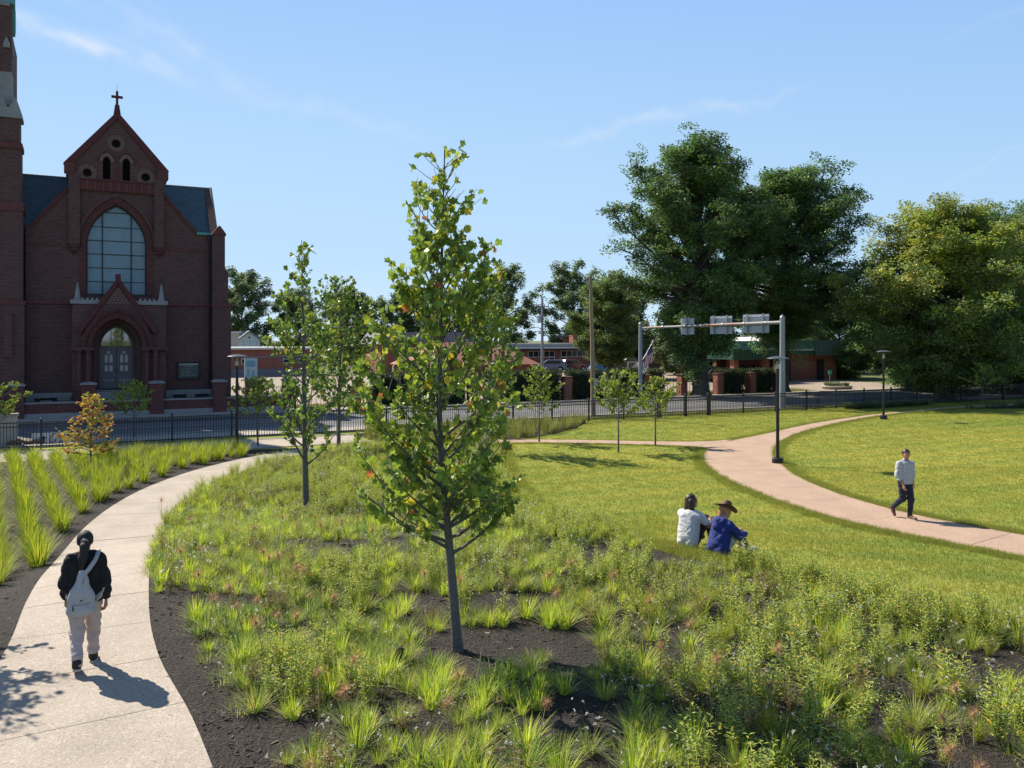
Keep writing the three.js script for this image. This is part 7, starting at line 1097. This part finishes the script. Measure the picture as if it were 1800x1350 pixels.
{ // the seated pair on the edge of the lawn
  const tee = cloth(0.5, 0.51, 0.53), dark = cloth(0.010, 0.010, 0.012), hairM = std({ color: lin(0.030, 0.016, 0.010), roughness: 0.5 });
  const shR = [0.18, 0.58, -0.07], elR = [0.30, 0.40, -0.24], wrR = [0.20, 0.50, -0.42], shL = [-0.18, 0.58, -0.07], elL = [-0.26, 0.40, -0.26], wrL = [-0.12, 0.48, -0.44];
  const legs = (w) => [bone([0.09, 0.11, -0.02], [0.13, 0.47, -0.40], 0.085 * w, 0.06 * w), bone([0.13, 0.47, -0.40], [0.12, 0.09, -0.62], 0.057 * w, 0.04 * w), bone([-0.09, 0.11, -0.02], [-0.14, 0.46, -0.40], 0.085 * w, 0.06 * w), bone([-0.14, 0.46, -0.40], [-0.14, 0.09, -0.60], 0.057 * w, 0.04 * w)];
  const bones = [bone([0, 0.56, -0.06], [0, 0.26, 0.01], 0.11, 0.10), bone([0.1, 0.585, -0.07], [-0.1, 0.585, -0.07], 0.06, 0.06), bone([0.07, 0.13, 0.0], [-0.07, 0.13, 0.0], 0.10, 0.10), bone([0, 0.58, -0.07], [0, 0.72, -0.09], 0.058, 0.052), ...legs(1), bone([0.12, 0.07, -0.62], [0.13, 0.035, -0.78], 0.036, 0.028), bone([-0.14, 0.07, -0.60], [-0.15, 0.035, -0.76], 0.036, 0.028), bone(shR, elR, 0.05, 0.042), bone(elR, wrR, 0.04, 0.028), bone(shL, elL, 0.05, 0.042), bone(elL, wrL, 0.04, 0.028)];
  buildPerson({
    label: 'person in white T-shirt with shoulder-length dark hair seated on the lawn', pos: P(3.16, 15.3, 0.02), turn: -0.75, skinColor: [0.32, 0.16, 0.10], bones, head: { c: [0, 0.825, -0.115], yaw: -0.65, pitch: -0.04, s: 1.02 },
    hands: [handBones(wrR, [-0.35, 0.1, -1], [0, -1, 0], 1, 0.4), handBones(wrL, [0.4, 0.05, -1], [0, -1, 0], -1, 0.4)],
    hair: { mat: hairM, cap: (x, y, z) => Math.max(Math.min(strand(x, y, z), fieldOf([bone([0.06, 0.0, 0.03], [0.078, -0.19, 0.02], 0.058, 0.055), bone([-0.06, 0.0, 0.03], [-0.078, -0.19, 0.02], 0.058, 0.055), bone([0, 0, 0.06], [0, -0.2, 0.075], 0.06, 0.06)], 0.04)(x, y, z)), -(z + 0.05 - 0.25 * (y - 0.05))) },
    clothes: [
      { name: 'trousers', mat: dark, list: [bone([0.07, 0.13, 0.0], [-0.07, 0.13, 0.0], 0.115, 0.115), ...legs(1.25)], k: 0.035, fold: 0.003, seed: 3 },
      { name: 'shirt', mat: tee, list: [bone([0.075, 0.555, -0.06], [0.08, 0.12, 0.02], 0.125, 0.125), bone([-0.075, 0.555, -0.06], [-0.08, 0.12, 0.02], 0.125, 0.125), bone([0, 0.58, -0.06], [0, 0.2, 0.02], 0.12, 0.12), bone(shR, [0.26, 0.47, -0.17], 0.078, 0.07), bone(shL, [-0.235, 0.47, -0.18], 0.078, 0.07)], k: 0.04, fold: 0.003, foldScale: 24, seed: 6, cell: 0.011, cut: (x, y, z) => Math.max(0.035 - y, z < -0.26 ? 1 : -1) },
      { name: 'shoe', mat: dark, list: [bone([0.12, 0.055, -0.60], [0.13, 0.045, -0.78], 0.048, 0.042)], cell: 0.01 }, { name: 'shoe', mat: dark, list: [bone([-0.14, 0.055, -0.58], [-0.15, 0.045, -0.76], 0.048, 0.042)], cell: 0.01 },
    ],
  });
  // second person: blue hoodie and brown hat
  const blue = cloth(0.012, 0.026, 0.155), sh2R = [0.165, 0.53, -0.10], el2R = [0.27, 0.33, -0.26], wr2R = [0.14, 0.36, -0.50], sh2L = [-0.165, 0.53, -0.10], el2L = [-0.25, 0.33, -0.28], wr2L = [-0.06, 0.38, -0.50];
  const leg2 = (w) => [bone([0.085, 0.11, -0.02], [0.12, 0.38, -0.38], 0.08 * w, 0.056 * w), bone([-0.085, 0.11, -0.02], [-0.11, 0.38, -0.38], 0.08 * w, 0.056 * w)];
  const b2 = [bone([0, 0.52, -0.09], [0, 0.24, 0.0], 0.10, 0.095), bone([0.09, 0.535, -0.10], [-0.09, 0.535, -0.10], 0.058, 0.058), bone([0.07, 0.13, 0.0], [-0.07, 0.13, 0.0], 0.10, 0.10), bone([0, 0.53, -0.10], [0, 0.66, -0.13], 0.055, 0.05), ...leg2(1), bone([0.12, 0.38, -0.38], [0.11, 0.08, -0.60], 0.054, 0.036), bone([-0.11, 0.38, -0.38], [-0.10, 0.08, -0.60], 0.054, 0.036), bone([0.11, 0.06, -0.60], [0.12, 0.035, -0.74], 0.034, 0.026), bone([-0.10, 0.06, -0.60], [-0.11, 0.035, -0.74], 0.034, 0.026), bone(sh2R, el2R, 0.046, 0.038), bone(el2R, wr2R, 0.036, 0.026), bone(sh2L, el2L, 0.046, 0.038), bone(el2L, wr2L, 0.036, 0.026)];
  const { T, hp } = buildPerson({
    label: 'person in blue hoodie and brown brimmed hat seated at bed edge', pos: P(3.56, 14.72, 0.02), turn: -1.05, skinColor: [0.40, 0.22, 0.15], bones: b2, head: { c: [0, 0.745, -0.165], yaw: -0.35, pitch: -0.25, s: 0.98 },
    hands: [handBones(wr2R, [-0.9, 0.05, -0.4], [0, -1, 0], 1, 0.5, 0.92), handBones(wr2L, [0.9, -0.1, -0.3], [0, -1, 0], -1, 0.5, 0.92)],
    hair: { mat: std({ color: lin(0.34, 0.16, 0.06), roughness: 0.55 }), cap: (x, y, z) => Math.max(Math.min(strand(x, y, z), fieldOf([bone([0, 0, 0.06], [0, -0.16, 0.07], 0.06, 0.05), bone([-0.05, 0, 0.03], [-0.055, -0.15, 0.04], 0.05, 0.04)], 0.04)(x, y, z)), -(z + 0.045 - 0.25 * (y - 0.05))) },
    clothes: [
      { name: 'shorts', mat: cloth(0.42, 0.38, 0.33), list: [bone([0.07, 0.13, 0.0], [-0.07, 0.13, 0.0], 0.112, 0.112), bone([0.085, 0.11, -0.02], [0.105, 0.27, -0.22], 0.098, 0.088), bone([-0.085, 0.11, -0.02], [-0.10, 0.27, -0.22], 0.098, 0.088)], k: 0.03 },
      { name: 'hoodie', mat: blue, list: [bone([0.07, 0.505, -0.085], [0.085, 0.11, 0.01], 0.122, 0.135), bone([-0.07, 0.505, -0.085], [-0.085, 0.11, 0.01], 0.122, 0.135), bone([0, 0.53, -0.07], [0, 0.2, 0.03], 0.12, 0.125), bone(sh2R, el2R, 0.078, 0.07), bone(el2R, [0.17, 0.352, -0.45], 0.066, 0.05), bone(sh2L, el2L, 0.078, 0.07), bone(el2L, [-0.10, 0.37, -0.45], 0.066, 0.05), bone([0.08, 0.60, -0.03], [-0.08, 0.60, -0.03], 0.055, 0.055), bone([0, 0.585, 0.0], [0, 0.5, 0.05], 0.075, 0.06)], k: 0.04, fold: 0.0038, foldScale: 26, seed: 8, cell: 0.011, cut: (x, y, z) => 0.03 - y },
      { name: 'shoe', mat: plain(0.5, 0.5, 0.52, 0.7), list: [bone([0.11, 0.055, -0.58], [0.12, 0.042, -0.75], 0.046, 0.04)], cell: 0.01 }, { name: 'shoe', mat: plain(0.5, 0.5, 0.52, 0.7), list: [bone([-0.10, 0.055, -0.58], [-0.11, 0.042, -0.75], 0.046, 0.04)], cell: 0.01 },
    ],
  });
  // hat: creased crown and a wide, wavy brim
  const brown = std({ color: lin(0.10, 0.042, 0.024), roughness: 0.7 }), crownG = new THREE.LatheGeometry([[0, 0.128], [0.03, 0.132], [0.06, 0.136], [0.08, 0.125], [0.092, 0.08], [0.102, 0.02], [0.104, 0]].map(([a, b]) => new THREE.Vector2(a, b)), 28), cp = crownG.attributes.position; for (let i = 0; i < cp.count; i++) { const x = cp.getX(i), y = cp.getY(i); cp.setY(i, y - 0.03 * smooth(0.09, 0.13, y) * Math.exp(-x * x / 0.0006)); } crownG.computeVertexNormals();
  const brim = []; for (let i = 0; i < 40; i++) for (let k = 0; k < 4; k++) { const at = (a, r) => { const q = a / 40 * 6.2832, R = lerp(0.1, 0.2, r / 4); return [R * Math.cos(q), 0.004 + 0.05 * Math.pow(r / 4, 1.6) * Math.abs(Math.cos(q)) - 0.022 * (r / 4) * Math.abs(Math.sin(q)), R * 1.08 * Math.sin(q)]; }; brim.push(...at(i, k), ...at(i + 1, k + 1), ...at(i + 1, k), ...at(i, k), ...at(i, k + 1), ...at(i + 1, k + 1)); }
  const HT = thing('hat', 'brown leather brimmed hat worn by the person in blue', 'hat', P(3.56, 14.72, 0.02), -1.05), seat = (g) => hp.place(g.rotateZ(0.16).rotateX(-0.16).translate(0, 0.05, 0.012));
  part('crown', [seat(crownG)], brown, HT); part('brim', [seat(tris(brim)), seat(tris(brim).translate(0, -0.004, 0))], brown, HT); part('band', [seat(new THREE.TorusGeometry(0.104, 0.008, 6, 28).rotateX(Math.PI / 2).translate(0, 0.014, 0))], plain(0.03, 0.014, 0.01, 0.6), HT);
  solo('red_bag', [rbox(0.16, 0.06, 0.12, 0.02, 0, 0.03, 0)], cloth(0.4, 0.03, 0.08), 'small red bag on the grass behind the white T-shirt', 'bag', null, P(2.86, 15.15, 0.01), 0.4);
}
renderer.render(scene, camera);
